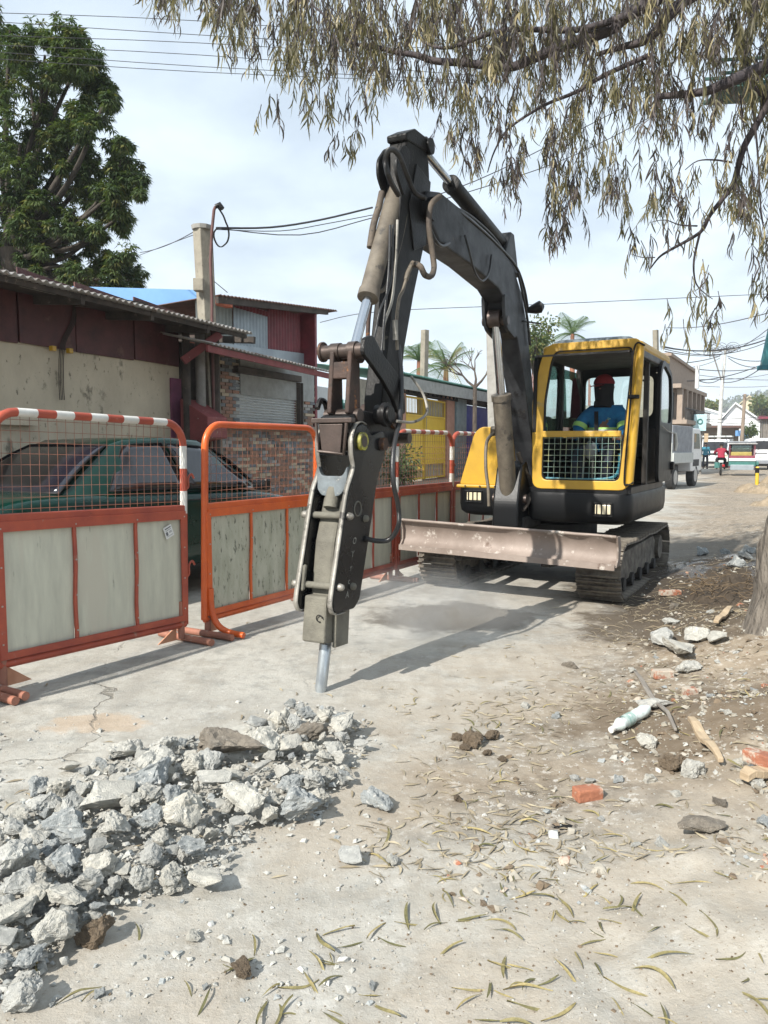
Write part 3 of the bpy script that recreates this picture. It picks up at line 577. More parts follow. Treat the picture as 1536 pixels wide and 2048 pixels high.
# ------------------------------------------------------------------ crowd-control barriers
def barrier(Pa, Pb, label, striped=True, tone='orange', jfoot=False, mould=False, sticker=False, lean=0, tilt=0, height=1.57, group='steel fence barriers in a row along the road'):
    Pa = Vector(Pa); Pb = Vector(Pb); d = (Pb - Pa); ln = d.length; x = d / ln; y = Vector((x.y, -x.x, 0))       # y: towards the road (camera side)
    rz = math.atan2(x.y, x.x); R = root('barrier', label, 'barrier', Pa, rz, group)
    def F(a, z, o=0): return Pa + x * (a + lean * z) + y * o + Vector((0, 0, z + (tilt * (1 - a / ln) * min(1, z / .1) if tilt else 0)))
    r = .026; H = height; zm = .965; zb = .13; rc = .16; mm = [M_[tone], M_['white']]
    # hooped tube frame with painted bands
    P = []; 
    zs = [zb + (H - rc - zb) * i / 8 for i in range(9)]
    P += [F(0, z) for z in zs]
    P += [F(rc - rc * math.cos(a), H - rc + rc * math.sin(a)) for a in [math.pi / 2 * k / 6 for k in range(1, 6)]]
    nt_ = 9; P += [F(rc + (ln - 2 * rc) * i / nt_, H) for i in range(nt_ + 1)]
    P += [F(ln - rc + rc * math.sin(a), H - rc + rc * math.cos(a)) for a in [math.pi / 2 * k / 6 for k in range(1, 6)]]
    P += [F(ln, z) for z in zs[::-1]]
    n0 = len(zs); ms = [0] * len(P)
    if striped:
        for i in range(nt_ + 1):
            if i % 2 == 0: ms[n0 + 5 + i] = 1
        for k in (7, 5): ms[k] = 1; ms[len(P) - 2 - k] = 1
    part('hoop_frame', MB().tube(P, r, 10, mats=ms), mm, R, smooth=50)
    part('middle_rail', MB().bar(F(0, zm), F(ln, zm), .045, .05), M_[tone], R, bev=.006)
    part('bottom_rail', MB().cyl(F(0, zb), F(ln, zb), .024, 10), M_[tone], R, smooth=50)
    fr_ = MB(); o_ = .012
    for a, b in ((0, .05), (ln - .05, ln)): fr_.box(fr((F((a + b) / 2, (zm + zb) / 2, o_ + .012)), x, y, UP), b - a - .004, .012, zm - zb - .07)
    fr_.bar(F(.01, zm - .045, o_ + .013), F(ln - .01, zm - .045, o_ + .013), .014, .06); fr_.bar(F(.01, zb + .05, o_ + .013), F(ln - .01, zb + .05, o_ + .013), .014, .04)
    part('panel_border', fr_, M_[tone], R, bev=.002)
    cuts = [0, .36, .69, 1.0]; im = M_['infilld'] if mould else M_['infill']
    for i in range(3):
        a, b = ln * cuts[i], ln * cuts[i + 1]
        part('infill_panel', MB().grid(lambda u, v: F(a + .006 + (b - a - .012) * u, zb + .03 + (zm - zb - .06) * v, .004 * math.sin(u * 3.1) * math.sin(v * 3.1) + .003), 10, 10), im, R, smooth=60)
        if i: part('divider_strip', MB().tube([F(a + .004 * math.sin(k * 1.3 + i), zb + .03 + (zm - zb - .06) * k / 8, .016) for k in range(9)], .013, 6), M_[tone], R, smooth=50)
    rv = MB()
    for a in (.025, ln * .36, ln * .69, ln - .025):
        for k in range(4): rv.box(fr(F(a, zb + .12 + k * .22, .031), x, y, UP), .009, .006, .009)
    part('rivets', rv, M_['rivet'], R, kind='stuff')
    wr = MB(); n_ = int(ln / .057)
    for i in range(1, n_):
        a = ln * i / n_; zt = H - (0 if rc < a < ln - rc else rc - math.sqrt(max(0, rc * rc - (rc - min(a, ln - a)) ** 2)))
        wr.tube([F(a, zm + .02, .004), F(a + .002 * math.sin(i), (zm + zt) / 2, .004), F(a, zt, .004)], .0017, 4)
    for k in range(9): z = zm + .05 + k * .064; i0 = 0 if z < H - rc else rc * .35 * (z - H + rc) / rc; wr.tube([F(i0, z, -.001), F(ln / 2, z + .004 * math.sin(k), -.001), F(ln - i0, z, -.001)], .0017, 4)
    part('wire_mesh', wr, M_['wirem'], R)
    for a in (0, ln):
        part('foot', MB().tube([F(a - .0, .028, -.26), F(a, .028, .27)], .025, 10), M_['rustor'], R, smooth=50)
        part('foot_post', MB().cyl(F(a - .035 if a else .035, .03), F(a - .035 if a else .035, .30), .024, 10), M_['rustor'], R, smooth=50)
    for a, sg in ((.04, 1), (ln - .04, -1)): part('foot_gusset', MB().prism([(0, .02), (.17, .02), (0, .12)], lambda p, q, c: F(a + sg * p + sg * .02, q, c), -.03, -.022), M_['pale_or'], R)
    if jfoot:
        part('curved_foot', MB().tube(curve([F(.03, .36, .03), F(.035, .22, .035), F(.05, .10, .075), F(.07, .045, .16), F(.09, .03, .30)], 5), .024, 10), M_['orange2'], R, smooth=50)
    for z in (1.18, .55): part('coupling_hook', MB().tube(curve([F(ln + .02, z - .08), F(ln + .045, z - .06), F(ln + .045, z), F(ln + .075, z + .03), F(ln + .10, z + .0)], 4), .008, 6), M_[tone], R, smooth=50)
    if sticker:
        c = F(ln - .16, zm - .155, .02); ax = (x * math.cos(.38) + UP * math.sin(.38)); az = UP * math.cos(.38) - x * math.sin(.38)
        s_ = part('paper_sticker', MB().box(fr(c, ax, y, az), .075, .002, .085), M_['paper'], R)
        t = MB()
        for k, (w_, h_, dx, dz) in enumerate(((.055, .008, 0, .028), (.05, .003, 0, .014), (.018, .026, -.02, -.008), (.026, .003, .014, 0), (.026, .003, .014, -.008), (.06, .002, 0, -.028))): t.box(fr(c + ax * dx + az * dz + y * .0015, ax, y, az), w_, .001, h_)
        part('printed_lines', t, M_['ink'], s_)
    return R
M_['wirem'] = mat('faded_orange_wire', (.30, .12, .07), (.20, .09, .06), rough=.6, bump=0)
M_['rustor'] = mat('rusty_orange_foot', (.34, .14, .09), (.22, .10, .07), rough=.7, c3=(.40, .33, .27), t3=.6, s3=12, bump=.3)
M_['pale_or'] = mat('faded_orange_gusset', (.60, .30, .18), (.45, .2, .11), rough=.6)
fd = Vector((.533, .846, 0))
B1 = Vector((-1.44, 5.47, 0)); B0 = B1 - fd * 1.42
barrier(B0, B1, 'red and white banded barrier with a paper sticker in front of the car boot', sticker=True, lean=.015, tilt=.035)
fd2 = Vector((.507, .862, 0)); B2 = Vector((-1.33, 5.60, 0))
barrier(B2, B2 + fd2 * 1.40, 'plain bright orange barrier with a curved foot, left of the breaker', striped=False, tone='orange2', jfoot=True, mould=True, lean=.03)
B3 = B2 + fd2 * 1.46; barrier(B3, B3 + fd2 * 1.33, 'banded barrier partly hidden behind the rock breaker', lean=.02)
B4 = B3 + fd2 * 1.36 + Vector((.02, .0, 0)); barrier(B4, B4 + fd2 * 1.33, 'banded barrier in front of the yellow gate', lean=.02)
B5 = B4 + fd2 * 1.36; barrier(B5, B5 + fd2 * 1.33, 'banded barrier running behind the excavator boom', lean=.01)
Bm = B0 - fd * 1.5; barrier(Bm, Bm + fd * 1.44, 'barrier at the far left edge showing only its pipe foot', lean=0)

# ------------------------------------------------------------------ excavator
EX = root('excavator', 'yellow and black tracked excavator with a rock breaker hammering the road', 'excavator', EC, math.atan2(ER.y, ER.x))
# tracks
def shoe_mesh():
    m = MB(); I = Matrix.Identity(4); T = Matrix.Translation
    m.box(T((0, 0, .008)), .40, .134, .016)
    for y, h in ((-.052, .03), (0, .026), (.048, .026)): m.box(T((0, y, .016 + h / 2)), .398, .012, h)
    me = m.mesh('track_shoe', M_['track']); return me
SHOE = shoe_mesh()
def track(u0):
    r = .235; zc = .275; v0, v1 = -1.0, .98; per = 2 * (v1 - v0) + 2 * math.pi * r; n = 40
    def path(s_):
        s_ %= per; a = v1 - v0
        if s_ < a: return v0 + s_, zc - r, 0, -1
        s_ -= a
        if s_ < math.pi * r: t = s_ / r; return v1 + r * math.sin(t), zc - r * math.cos(t), math.sin(t), -math.cos(t)
        s_ -= math.pi * r
        if s_ < a: return v1 - s_, zc + r - .022 * math.sin(math.pi * s_ / a) * abs(math.sin(2 * math.pi * s_ / a)), 0, 1
        s_ -= a; t = s_ / r; return v0 - r * math.sin(t), zc + r * math.cos(t), -math.sin(t), math.cos(t)
    # rubber-free chain band
    P = [path(per * i / 80) for i in range(80)]; cb = MB()
    V = []
    for v, z, nv, nz in P:
        for du, k in ((-.07, 0), (.07, 0), (.07, -.05), (-.07, -.05)): V.append(E(u0 + du, v + nv * k, z + nz * k))
    cb.add(V, [(i * 4 + j, ((i + 1) % 80) * 4 + j, ((i + 1) % 80) * 4 + (j + 1) % 4, i * 4 + (j + 1) % 4) for i in range(80) for j in range(4)])
    T = part('track', cb, M_['under'], EX)
    for i in range(n):
        v, z, nv, nz = path(per * (i + .5) / n); v2, z2, *_ = path(per * (i + .52) / n)
        nn = ED * nv + UP * nz; tt = (ED * (v2 - v) + UP * (z2 - z)).normalized(); xx = tt.cross(nn).normalized()
        piece('track_shoe', SHOE, T, fr(E(u0, v, z) , xx, tt, nn))
    sgn = 1 if u0 > 0 else -1
    f = MB(); f.prism([(v0 + .1, .12), (v1 - .15, .12), (v1 - .05, .28), (v1 - .2, .40), (v0 + .2, .42), (v0, .3)], lambda a, b, c: E(c, a, b), u0 - .10, u0 + .10)
    part('track_frame', f, M_['track'], T, bev=.015)
    for k in range(5): part('roller', MB().cyl(E(u0 - .13, v0 + .25 + k * .37, .11), E(u0 + .13, v0 + .25 + k * .37, .11), .065, 14), M_['under'], T, smooth=40)
    part('idler', MB().cyl(E(u0 - .045, v1, zc), E(u0 + .045, v1, zc), .20, 24), M_['track'], T, smooth=40)
    sp = MB().cyl(E(u0 - .03, v0, zc), E(u0 + .03, v0, zc), .19, 22); sp.cyl(E(u0 - .14, v0, zc), E(u0 + .14, v0, zc), .13, 20)
    part('sprocket', sp, M_['track'], T, smooth=40)
track(.80); track(-.80)
m = MB(); m.prism([(-.62, -.5), (.62, -.5), (.62, .5), (.35, .62), (-.35, .62), (-.62, .5)], lambda a, b, c: E(a, b, c), .26, .46)
part('chassis', m, M_['under'], EX, bev=.03)
part('slew_ring', MB().cyl(E(0, 0, .44), E(0, 0, .61), .46, 40), M_['under'], EX, smooth=40)
# dozer blade
bl = MB(); prof = [(1.66, .27), (1.60, .31), (1.565, .40), (1.56, .52), (1.58, .62), (1.63, .705)]
n_ = 24
def bw(u): return 0.006 * math.sin(u * 3.3) + .004 * math.sin(u * 9)
F_ = prof; B_ = [(a - .03, b) for a, b in prof]; V = []
def bz(u, z): k = (u + 1) / 2; return (.455 + (z - .27) * .25 / .435) * (1 - k) + (.41 + (z - .27) * .245 / .435) * k
for i in range(n_ + 1):
    u = -.985 + 2.03 * i / n_
    for a, b in F_ + B_[::-1]: V.append(E(u, a + bw(u), bz(u, b + bw(u) * .6)))
k = len(F_) * 2
bl.add(V, [(i * k + j, i * k + (j + 1) % k, (i + 1) * k + (j + 1) % k, (i + 1) * k + j) for i in range(n_) for j in range(k)] + [tuple(range(k)), tuple(range(n_ * k + k - 1, n_ * k - 1, -1))])
BLD = part('dozer_blade', bl, M_['blade'], EX, smooth=35)
part('blade_top_lip', MB().tube([E(-.985 + 2.03 * i / 12, 1.622 + bw(i), bz(-.985 + 2.03 * i / 12, .71)) for i in range(13)], .014, 8), M_['blade'], BLD, smooth=50)
for u in (-.99, 1.05): part('end_plate', MB().prism([(1.665, .26), (1.53, .27), (1.50, .55), (1.55, .715), (1.64, .715), (1.60, .55), (1.60, .38)], lambda a, b, c, u=u: E(c, a, bz(u, b)), u - .008, u + .008), M_['blade'], BLD, bev=.003)
part('cutting_edge', MB().bar(E(-.985, 1.675, bz(-1, .262)), E(1.045, 1.675, bz(1, .262)), .016, .05), M_['blade'], BLD)
for u in (-.42, .42): part('blade_arm', MB().bar(E(u, .5, .34), E(u, 1.55, .42), .09, .15), M_['under'], EX, bev=.012)
part('blade_cylinder', MB().cyl(E(0, .5, .46), E(0, 1.5, .55), .055, 14), M_['under'], EX, smooth=40)
# upper body
def rounded(P, r=.1, n=5):
    o = []
    for i in range(len(P)):
        a = Vector(P[i - 1]).to_2d() if False else Vector((*P[i - 1], 0)); b = Vector((*P[i], 0)); c = Vector((*P[(i + 1) % len(P)], 0))
        d1 = (a - b); d2 = (c - b); rr = min(r, d1.length * .45, d2.length * .45); d1.normalize(); d2.normalize()
        for k in range(n + 1):
            t = k / n; q = (b + d1 * rr) * (1 - t) ** 2 + b * 2 * t * (1 - t) + (b + d2 * rr) * t * t; o.append((q.x, q.y))
    return o
deck = rounded([(-.97, -1.15), (.97, -1.15), (.99, -.4), (.98, .84), (-.02, .84), (-.06, .55), (-.32, .50), (-.34, .44), (-.96, .42)], .16)
d_ = MB(); nD = len(deck)
lv = [(.67, .12), (.685, .06), (.72, .015), (.79, 0), (.93, 0), (.965, .01)]
V = []
for z, ins in lv:
    for i, (a, b) in enumerate(deck):
        c = Vector((a, b)); k = 1 - ins / max(.2, c.length); V.append(E(a * k, b * k, z))
d_.add(V, [(l * nD + i, l * nD + (i + 1) % nD, (l + 1) * nD + (i + 1) % nD, (l + 1) * nD + i) for l in range(len(lv) - 1) for i in range(nD)] + [tuple(range(nD))[::-1], tuple(range((len(lv) - 1) * nD, len(lv) * nD))])
part('lower_body_skirt', d_, M_['blackp'], EX, smooth=40)
def light(u, v, z, wd, hd):
    h = part('headlight', MB().box(fr(E(u, v - .005, z), ER, ED, UP), wd, .03, hd), M_['oily'], EX, bev=.008)
    part('lens', MB().box(fr(E(u, v + .014, z), ER, ED, UP), wd - .035, .012, hd - .035), M_['cream'], h, bev=.006)
    g_ = MB()
    for k in (-.3, -.05, .2): g_.cyl(E(u + k * wd, v + .03, z - hd / 2 + .005), E(u + k * wd, v + .03, z + hd / 2 - .005), .005, 6)
    g_.tube([E(u - wd / 2, v + .028, z + hd / 2), E(u + wd / 2, v + .028, z + hd / 2), E(u + wd / 2, v + .028, z - hd / 2), E(u - wd / 2, v + .028, z - hd / 2)], .006, 6, closed=True)
    part('guard_bars', g_, M_['blackp'], h)
light(-.745, .415, .875, .20, .12); light(.735, .835, .82, .18, .125)
# yellow tool box cover (stepped, sloping towards its top)
tb = MB(); pts = rounded([(-.945, 1.0), (-.93, 1.05), (-.775, 1.56), (-.70, 1.62), (-.38, 1.62), (-.38, 1.0)], .06, 4)
tb.prism(pts, lambda a, b, c: E(a, c, b), -.35, .36)
TB = part('tool_box_cover', tb, M_['yellow'], EX, bev=.03)
for k in range(3): part('cover_bolt', MB().cyl(E(-.85 + k * .17, .425, .985), E(-.85 + k * .17, .432, .985), .010, 8), M_['pin'], TB)
part('cover_foot', MB().box(fr(E(-.66, .02, .983), ER, ED, UP), .60, .80, .035), M_['yellow'], TB, bev=.012)
part('cover_emblem', MB().tube([E(-.50 + .035 * math.cos(t), .366, 1.545 + .020 * math.sin(t)) for t in [k * math.pi / 6 for k in range(12)]], .004, 5, closed=True), M_['oily'], TB)
part('cover_latch', MB().box(fr(E(-.43, .37, 1.12), ER, ED, (UP + ER * .15).normalized()), .02, .012, .09), M_['oily'], TB)
part('engine_hood', MB().prism(rounded([(-.93, .97), (.93, .97), (.93, 1.48), (.80, 1.58), (-.80, 1.58), (-.93, 1.48)], .08, 4), lambda a, b, c: E(a, c, b), -1.12, -.82), M_['yellow'], EX, bev=.03)
part('side_housing', MB().box(fr(E(-.60, -.60, 1.23), ER, ED, UP), .62, .46, .52), M_['yellow'], EX, bev=.03)
part('counterweight', MB().prism(rounded([(-.93, -1.12), (-.7, -1.42), (.7, -1.42), (.93, -1.12)], .15, 5), lambda a, b, c: E(a, b, c), .66, 1.38), M_['blackp'], EX, bev=.03)
# cab
CAB = part('cab_floor', MB().box(fr(E(.47, .0, .99), ER, ED, UP), .95, 1.62, .05), M_['blackp'], EX)
def cabpart(n, mb, m, **k): return part(n, mb, M_[m] if isinstance(m, str) else m, CAB, **k)
vf = .82; U0, U1 = .015, .955; ZT = 2.40
def FF(a, b, c): return E(a, c - (b - 1.0) * .055, b)          # front plane leans back a little
outer = rounded([(U0 + .02, 1.0), (U1, 1.0), (U1 + .075, 2.30), (U1 + .045, ZT), (U0 + .13, ZT), (U0 + .06, 2.24), (U0 - .01, 1.85)], .09, 4)
def frame(hole, out, lo, hi, F):
    """ring between two outlines with equal point counts, extruded"""
    n = len(out); V = [F(a, b, lo) for a, b in out] + [F(a, b, lo) for a, b in hole] + [F(a, b, hi) for a, b in out] + [F(a, b, hi) for a, b in hole]
    f = []
    for i in range(n):
        j = (i + 1) % n
        f += [(i, j, n + j, n + i), (2 * n + i, 3 * n + i, 3 * n + j, 2 * n + j), (i, 2 * n + i, 2 * n + j, j), (n + i, n + j, 3 * n + j, 3 * n + i)]
    return MB().add(V, f)
ho = rounded([(U0 + .11, 1.085), (U1 - .085, 1.085), (U1 + .0, 2.22), (U1 - .01, 2.325), (U0 + .20, 2.325), (U0 + .16, 2.22), (U0 + .11, 1.85)], .06, 4)
cabpart('front_frame', frame(ho, outer, vf - .06, vf, FF), 'yellow', bev=.008)
ho2 = [(a * .97 + .014, b * .985 + .026) for a, b in ho]
cabpart('window_gasket', frame(ho2, ho, vf - .05, vf - .008, FF), 'oily')
cabpart('middle_bar', MB().prism([(U0 + .08, 1.50), (U1 - .085, 1.50), (U1 - .085, 1.555), (U0 + .08, 1.56)], FF, vf - .035, vf - .002), 'yellow', bev=.006)
wg = MB(); wb = MB()
for i in range(14):
    u = U0 + .115 + i * .057
    wg.cyl(FF(u, 1.08, vf - .012), FF(u, 1.52, vf - .012), .0024, 4)
for k in range(8): z = 1.10 + k * .056; wg.cyl(FF(U0 + .10, z, vf - .017), FF(U1 - .085, z, vf - .017), .0024, 4)
M_['wire'] = mat('blue_yellow_guard_wire', (.42, .42, .20), (.10, .26, .32), rough=.5, scale=5, bump=0)
cabpart('wire_guard', wg, 'wire'); M_['teal'] = mat('teal_inner_rim', (.04, .22, .27), (.02, .12, .16), rough=.5)
cabpart('inner_rim', MB().tube(curve([FF(U0 + .14, 1.10, vf - .05), FF(.5, 1.095, vf - .05), FF(.76, 1.11, vf - .05), FF(.845, 1.17, vf - .05), FF(.86, 1.34, vf - .05)], 5), .014, 6), 'teal')
cabpart('front_corner_post', MB().tube([E(U1 + .012, vf + .005, 1.06), E(U1 + .035, vf + .0, 1.5), E(U1 + .06, vf - .03, 2.0), E(U1 + .07, vf - .06, 2.33)], [.034, .037, .036, .03], 10), 'yellow', smooth=50)
cabpart('post_gasket', MB().tube(curve([E(U1 + .11, vf - .02, 2.32), E(U1 + .015, vf - .03, 2.30), E(U1 - .0, vf + .02, 1.7), E(U1 - .03, vf + .03, 1.12), E(U1 + .0, vf + .035, 1.06), E(U1 + .05, vf + .02, 1.08)], 6), .009, 6), 'rubber', smooth=50)
cabpart('hinge_clamp', MB().box(fr(E(U1 + .03, vf + .0, 1.86), ER, ED, UP), .10, .06, .035), 'rubber', bev=.006)
# roof
rf = rounded([(U0 + .13, -.74), (U1 - .03, -.74), (U1 - .03, .66), (U0 + .13, .68)], .12, 5); V = []; n_ = len(rf); RM = MB()
for z, ins in ((2.36, 0), (2.395, .0), (2.425, .02), (2.445, .07), (2.455, .15)):
    for a, b in rf: c = Vector((a - .5, b)); k = 1 - ins / c.length; V.append(E(.5 + c.x * k, c.y * k, z))
RM.add(V, [(l * n_ + i, l * n_ + (i + 1) % n_, (l + 1) * n_ + (i + 1) % n_, (l + 1) * n_ + i) for l in range(4) for i in range(n_)] + [tuple(range(4 * n_, 5 * n_))])
M_['roofg'] = mat('dusty_grey_roof', (.16, .19, .20), (.10, .12, .13), rough=.6); M_['headl'] = mat('dirty_headlining', (.09, .085, .08), rough=.8)
cabpart('roof_cover', RM, 'roofg', smooth=50)
cabpart('roof_shell', MB().prism(rounded([(U0 + .06, -.82), (U1 + .07, -.82), (U1 + .075, .72), (U0 + .06, .72)], .07, 4), lambda a, b, c: E(a, b, c), 2.29, 2.385), 'yellow', bev=.03)
cabpart('headlining', MB().box(fr(E(.48, .0, 2.285), ER, ED, UP), .88, 1.5, .02), 'headl')
M_['cabside'] = mat('brown_black_cab_side', (.022, .017, .012), (.012, .010, .009), rough=.5, c3=(.13, .07, .03), t3=.64, s3=9)
for n__, u, v, w_, h_ in (('door_post', U1 + .0, .10, .05, 1.36), ('rear_post', U1 - .01, -.76, .06, 1.36), ('rear_post', U0 + .03, -.76, .06, 1.36), ('side_post', U0 + .03, -.05, .05, 1.36)):
    cabpart(n__, MB().bar(E(u, v, 1.0), E(u, v, 2.34), w_, w_, up=ED), 'cabside', bev=.008)
cabpart('side_roof_rail', MB().bar(E(U1 + .04, -.78, 2.27), E(U1 + .045, .74, 2.27), .05, .07), 'cabside', bev=.01)
cabpart('side_sill', MB().bar(E(U1, -.8, 1.0), E(U1, .8, 1.0), .05, .06), 'blackp')
cabpart('rear_panel', MB().box(fr(E(.48, -.78, 1.35), ER, ED, UP), .90, .03, .74), 'blackp'); cabpart('rear_header', MB().box(fr(E(.48, -.78, 2.27), ER, ED, UP), .90, .03, .10), 'blackp')
ro_ = rounded([(.05, 1.68), (.91, 1.68), (.91, 2.24), (.05, 2.24)], .10, 4); ri_ = rounded([(.11, 1.735), (.86, 1.735), (.86, 2.19), (.11, 2.19)], .08, 4)
cabpart('rear_window_frame', frame(ri_, ro_, -.80, -.765, lambda a, b, c: E(a, c, b)), 'rubber'); cabpart('rear_window', MB().prism(ri_, lambda a, b, c: E(a, c, b), -.785, -.78), glass('pale_rear_glass', (.85, .92, .90), .04))
li_ = rounded([(-.02 + .05, 1.56), (.72, 1.56), (.70, 2.24), (.03, 2.24)], .09, 4); lo_ = rounded([(-.03, 1.5), (.80, 1.5), (.77, 2.30), (-.03, 2.30)], .09, 4)
cabpart('side_window_frame', frame(li_, lo_, U0 + .005, U0 + .04, lambda a, b, c: E(c, a, b)), 'rubber'); cabpart('side_window', MB().prism(li_, lambda a, b, c: E(c, a, b), U0 + .02, U0 + .025), 'cabglass')
l2 = rounded([(-.72, 1.62), (-.10, 1.62), (-.10, 2.24), (-.72, 2.24)], .09, 4); cabpart('side_window', MB().prism(l2, lambda a, b, c: E(c, a, b), U0 + .02, U0 + .025), 'cabglass')
cabpart('left_side_panel', MB().box(fr(E(U0 + .02, .0, 1.26), ER, ED, UP), .03, 1.56, .50), 'blackp'); cabpart('right_rear_side_panel', MB().box(fr(E(U1 - .012, -.36, 1.30), ER, ED, UP), .02, .82, .60), 'blackp')
# folded-back door with two panes
DO = lambda a, b, c: E(U1 + .075 + c, a, b)
do = rounded([(-.86, 1.04), (-.14, 1.04), (-.12, 2.20), (-.30, 2.31), (-.80, 2.20), (-.88, 1.9)], .10, 4); di = rounded([(-.80, 1.66), (-.20, 1.66), (-.18, 2.16), (-.33, 2.25), (-.75, 2.15), (-.81, 1.9)], .08, 4)
DR = cabpart('cab_door', frame(di, do, -.02, .02, DO), 'blackp', bev=.005)
cabpart('door_pane', MB().prism([(a, b - .0) for a, b in di], DO, -.003, .003), 'cabglass').parent = DR
part('lower_door_panel', MB().prism(rounded([(-.84, 1.06), (-.16, 1.06), (-.17, 1.20), (-.84, 1.20)], .03, 3), DO, -.012, .012), M_['blackp'], DR)
part('lower_pane', MB().prism(rounded([(-.78, 1.24), (-.20, 1.24), (-.20, 1.60), (-.78, 1.60)], .1, 4), DO, -.004, .004), M_['cabglass'], DR)
part('door_cable', MB().tube(curve([DO(-.1, 1.62, .04), DO(-.45, 1.57, .05), DO(-.88, 1.55, .05)], 5), .006, 5), M_['bright'], DR); part('rag', MB().tube([DO(-.89, 1.56, .05), DO(-.90, 1.44, .06), DO(-.90, 1.36, .055)], [.018, .026, .014], 7), M_['white'], DR, smooth=60)
part('door_latch', MB().box(fr(DO(-.86, 1.20, .03), ER, ED, UP), .05, .08, .09), M_['blackp'], DR, bev=.01)
cabpart('grab_bar', MB().tube(curve([E(U1 - .10, .02, 1.5), E(U1 - .10, .02, 2.0), E(U1 - .09, .02, 2.06), E(U1 - .03, .05, 2.07)], 5), .011, 6), 'rubber', smooth=50)
# inside the cab
cabpart('seat_cushion', MB().box(fr(E(.50, -.22, 1.19), ER, ED, UP), .46, .48, .13), 'rubber', bev=.04); cabpart('seat_back', MB().box(fr(E(.50, -.50, 1.48), ER, ED, (UP - ED * .12).normalized()), .44, .10, .55), 'rubber', bev=.04)
cabpart('seat_base', MB().box(fr(E(.50, -.22, 1.06), ER, ED, UP), .40, .42, .14), 'blackp'); 
for u in (.20, .80): cabpart('side_console', MB().box(fr(E(u, -.05, 1.36), ER, ED, UP), .14, .5, .16), 'blackp', bev=.02)
for u in (.22, .78): cabpart('joystick', MB().tube([E(u, .14, 1.42), E(u + .01, .15, 1.55), E(u, .16, 1.60)], [.010, .012, .022], 8), 'rubber', smooth=60)
for u in (.38, .50, .60): cabpart('travel_lever', MB().tube([E(u, .40, 1.02), E(u + .01, .46, 1.40), E(u, .44, 1.50)], [.010, .010, .016], 6), 'rubber')
cabpart('foot_pedal', MB().box(fr(E(.55, .55, 1.06), ER, ED, UP), .12, .16, .03), 'blackp')
M_['maroon'] = mat('maroon_cloth', (.07, .012, .02), rough=.9); M_['pvc'] = mat('clear_plastic_sack', (.20, .21, .21), (.10, .11, .11), rough=.4)
cabpart('hanging_cloth', MB().tube([E(.10, -.35, 2.15), E(.12, -.35, 1.95), E(.12, -.35, 1.72)], [.02, .05, .06], 8), 'maroon', smooth=60)
cabpart('tied_sack', MB().tube(curve([E(.48, .42, 1.46), E(.50, .42, 1.40), E(.50, .42, 1.32), E(.49, .42, 1.28)], 3), [.02, .035, .05, .055, .06, .06, .055, .05, .04, .02], 9), 'pvc', smooth=60)
for k in (0, 1): cabpart('support_stand', MB().cyl(E(.42 + k * .10, .42, 1.02), E(.44 + k * .08, .42, 1.42), .009, 6), 'bright')
# swing post, boom
SP = part('swing_post', MB().prism(rounded([(-.42, .60), (.14, .60), (.14, .86), (.02, 1.22), (-.14, 1.28), (-.36, 1.0)], .05, 4), lambda a, b, c: BP(a, b, c), -.13, .13), M_['blackp'], EX, bev=.02)
part('pivot_pin', MB().cyl(BP(-.02, .90, -.17), BP(-.02, .90, .17), .045, 14), M_['pin'], SP, smooth=40)
part('swing_bracket', MB().box(fr(BP(-.25, .66), ER, ED, UP), .34, .5, .12), M_['under'], EX, bev=.02)
up_ = [(2.26, 3.16), (2.05, 3.21), (1.33, 3.20), (.60, 3.13), (.28, 3.04), (.02, 2.86), (-.17, 2.60), (-.30, 2.30), (-.40, 2.04), (-.70, 1.46), (-.84, 1.12), (-.80, .98)]
lo = [(2.28, 3.00), (2.05, 2.86), (1.40, 2.84), (.72, 2.78), (.50, 2.70), (.40, 2.56), (.28, 2.46), (.14, 2.42), (-.10, 2.05), (-.42, 1.46), (-.58, 1.08), (-.66, .96)]
BM = part('boom', MB().prism(up_ + lo[::-1], lambda a, b, c: BP(a, b, c), -.10, .10), M_['boom'], EX, bev=.012)
for o_ in (-.105, .085): part('cylinder_bracket', MB().prism(rounded([(.24, 2.40), (.50, 2.46), (.57, 2.56), (.60, 2.76), (.20, 2.74)], .05, 3), lambda a, b, c: BP(a, b, c), o_, o_ + .03), M_['boom'], BM, bev=.006)
part('knee_pin', MB().cyl(BP(.49, 2.54, -.12), BP(.49, 2.54, .12), .04, 14), M_['pin'], BM, smooth=40)
part('boom_tip_pin', MB().cyl(BP(2.24, 3.04, -.13), BP(2.24, 3.04, .13), .08, 18), M_['oily'], BM, smooth=40)
def cylinder(name, a, b, r, frac, rr, mat_='cyl', parent=EX, gland='black'):
    a = Vector(a); b = Vector(b); d = (b - a).normalized(); m_ = a.lerp(b, frac)
    c = part(name, MB().tube([a, a + d * .03, m_ - d * .06, m_ - d * .06, m_ - d * .005, m_], [r * .8, r, r, r * 1.12, r * 1.12, r * .9], 20), M_[mat_], parent, smooth=35)
    part('rod', MB().cyl(m_ - d * .01, b, rr, 16), M_['chrome'], c, smooth=40)
    for q, w_ in ((a, r * 1.15), (b, r * .95)): part('rod_eye', MB().cyl(q - BR * .055, q + BR * .055, w_, 16), M_['pin' if gland != 'rust' else 'rust'], c, smooth=40)
    return c
bc = cylinder('boom_cylinder', BP(.02, .90, -.0), BP(.50, 2.56), .083, .60, .040, 'cyl')
bc.data.materials[0] = M_['cyl']
cylinder('arm_cylinder', BP(.27, 3.24), BP(2.19, 3.49), .062, .70, .030, 'black')
part('arm_cylinder_bracket', MB().prism([(.05, 3.0), (.52, 3.08), (.32, 3.36), (.22, 3.36)], lambda a, b, c: BP(a, b, c), -.08, .08), M_['boom'], BM, bev=.01)
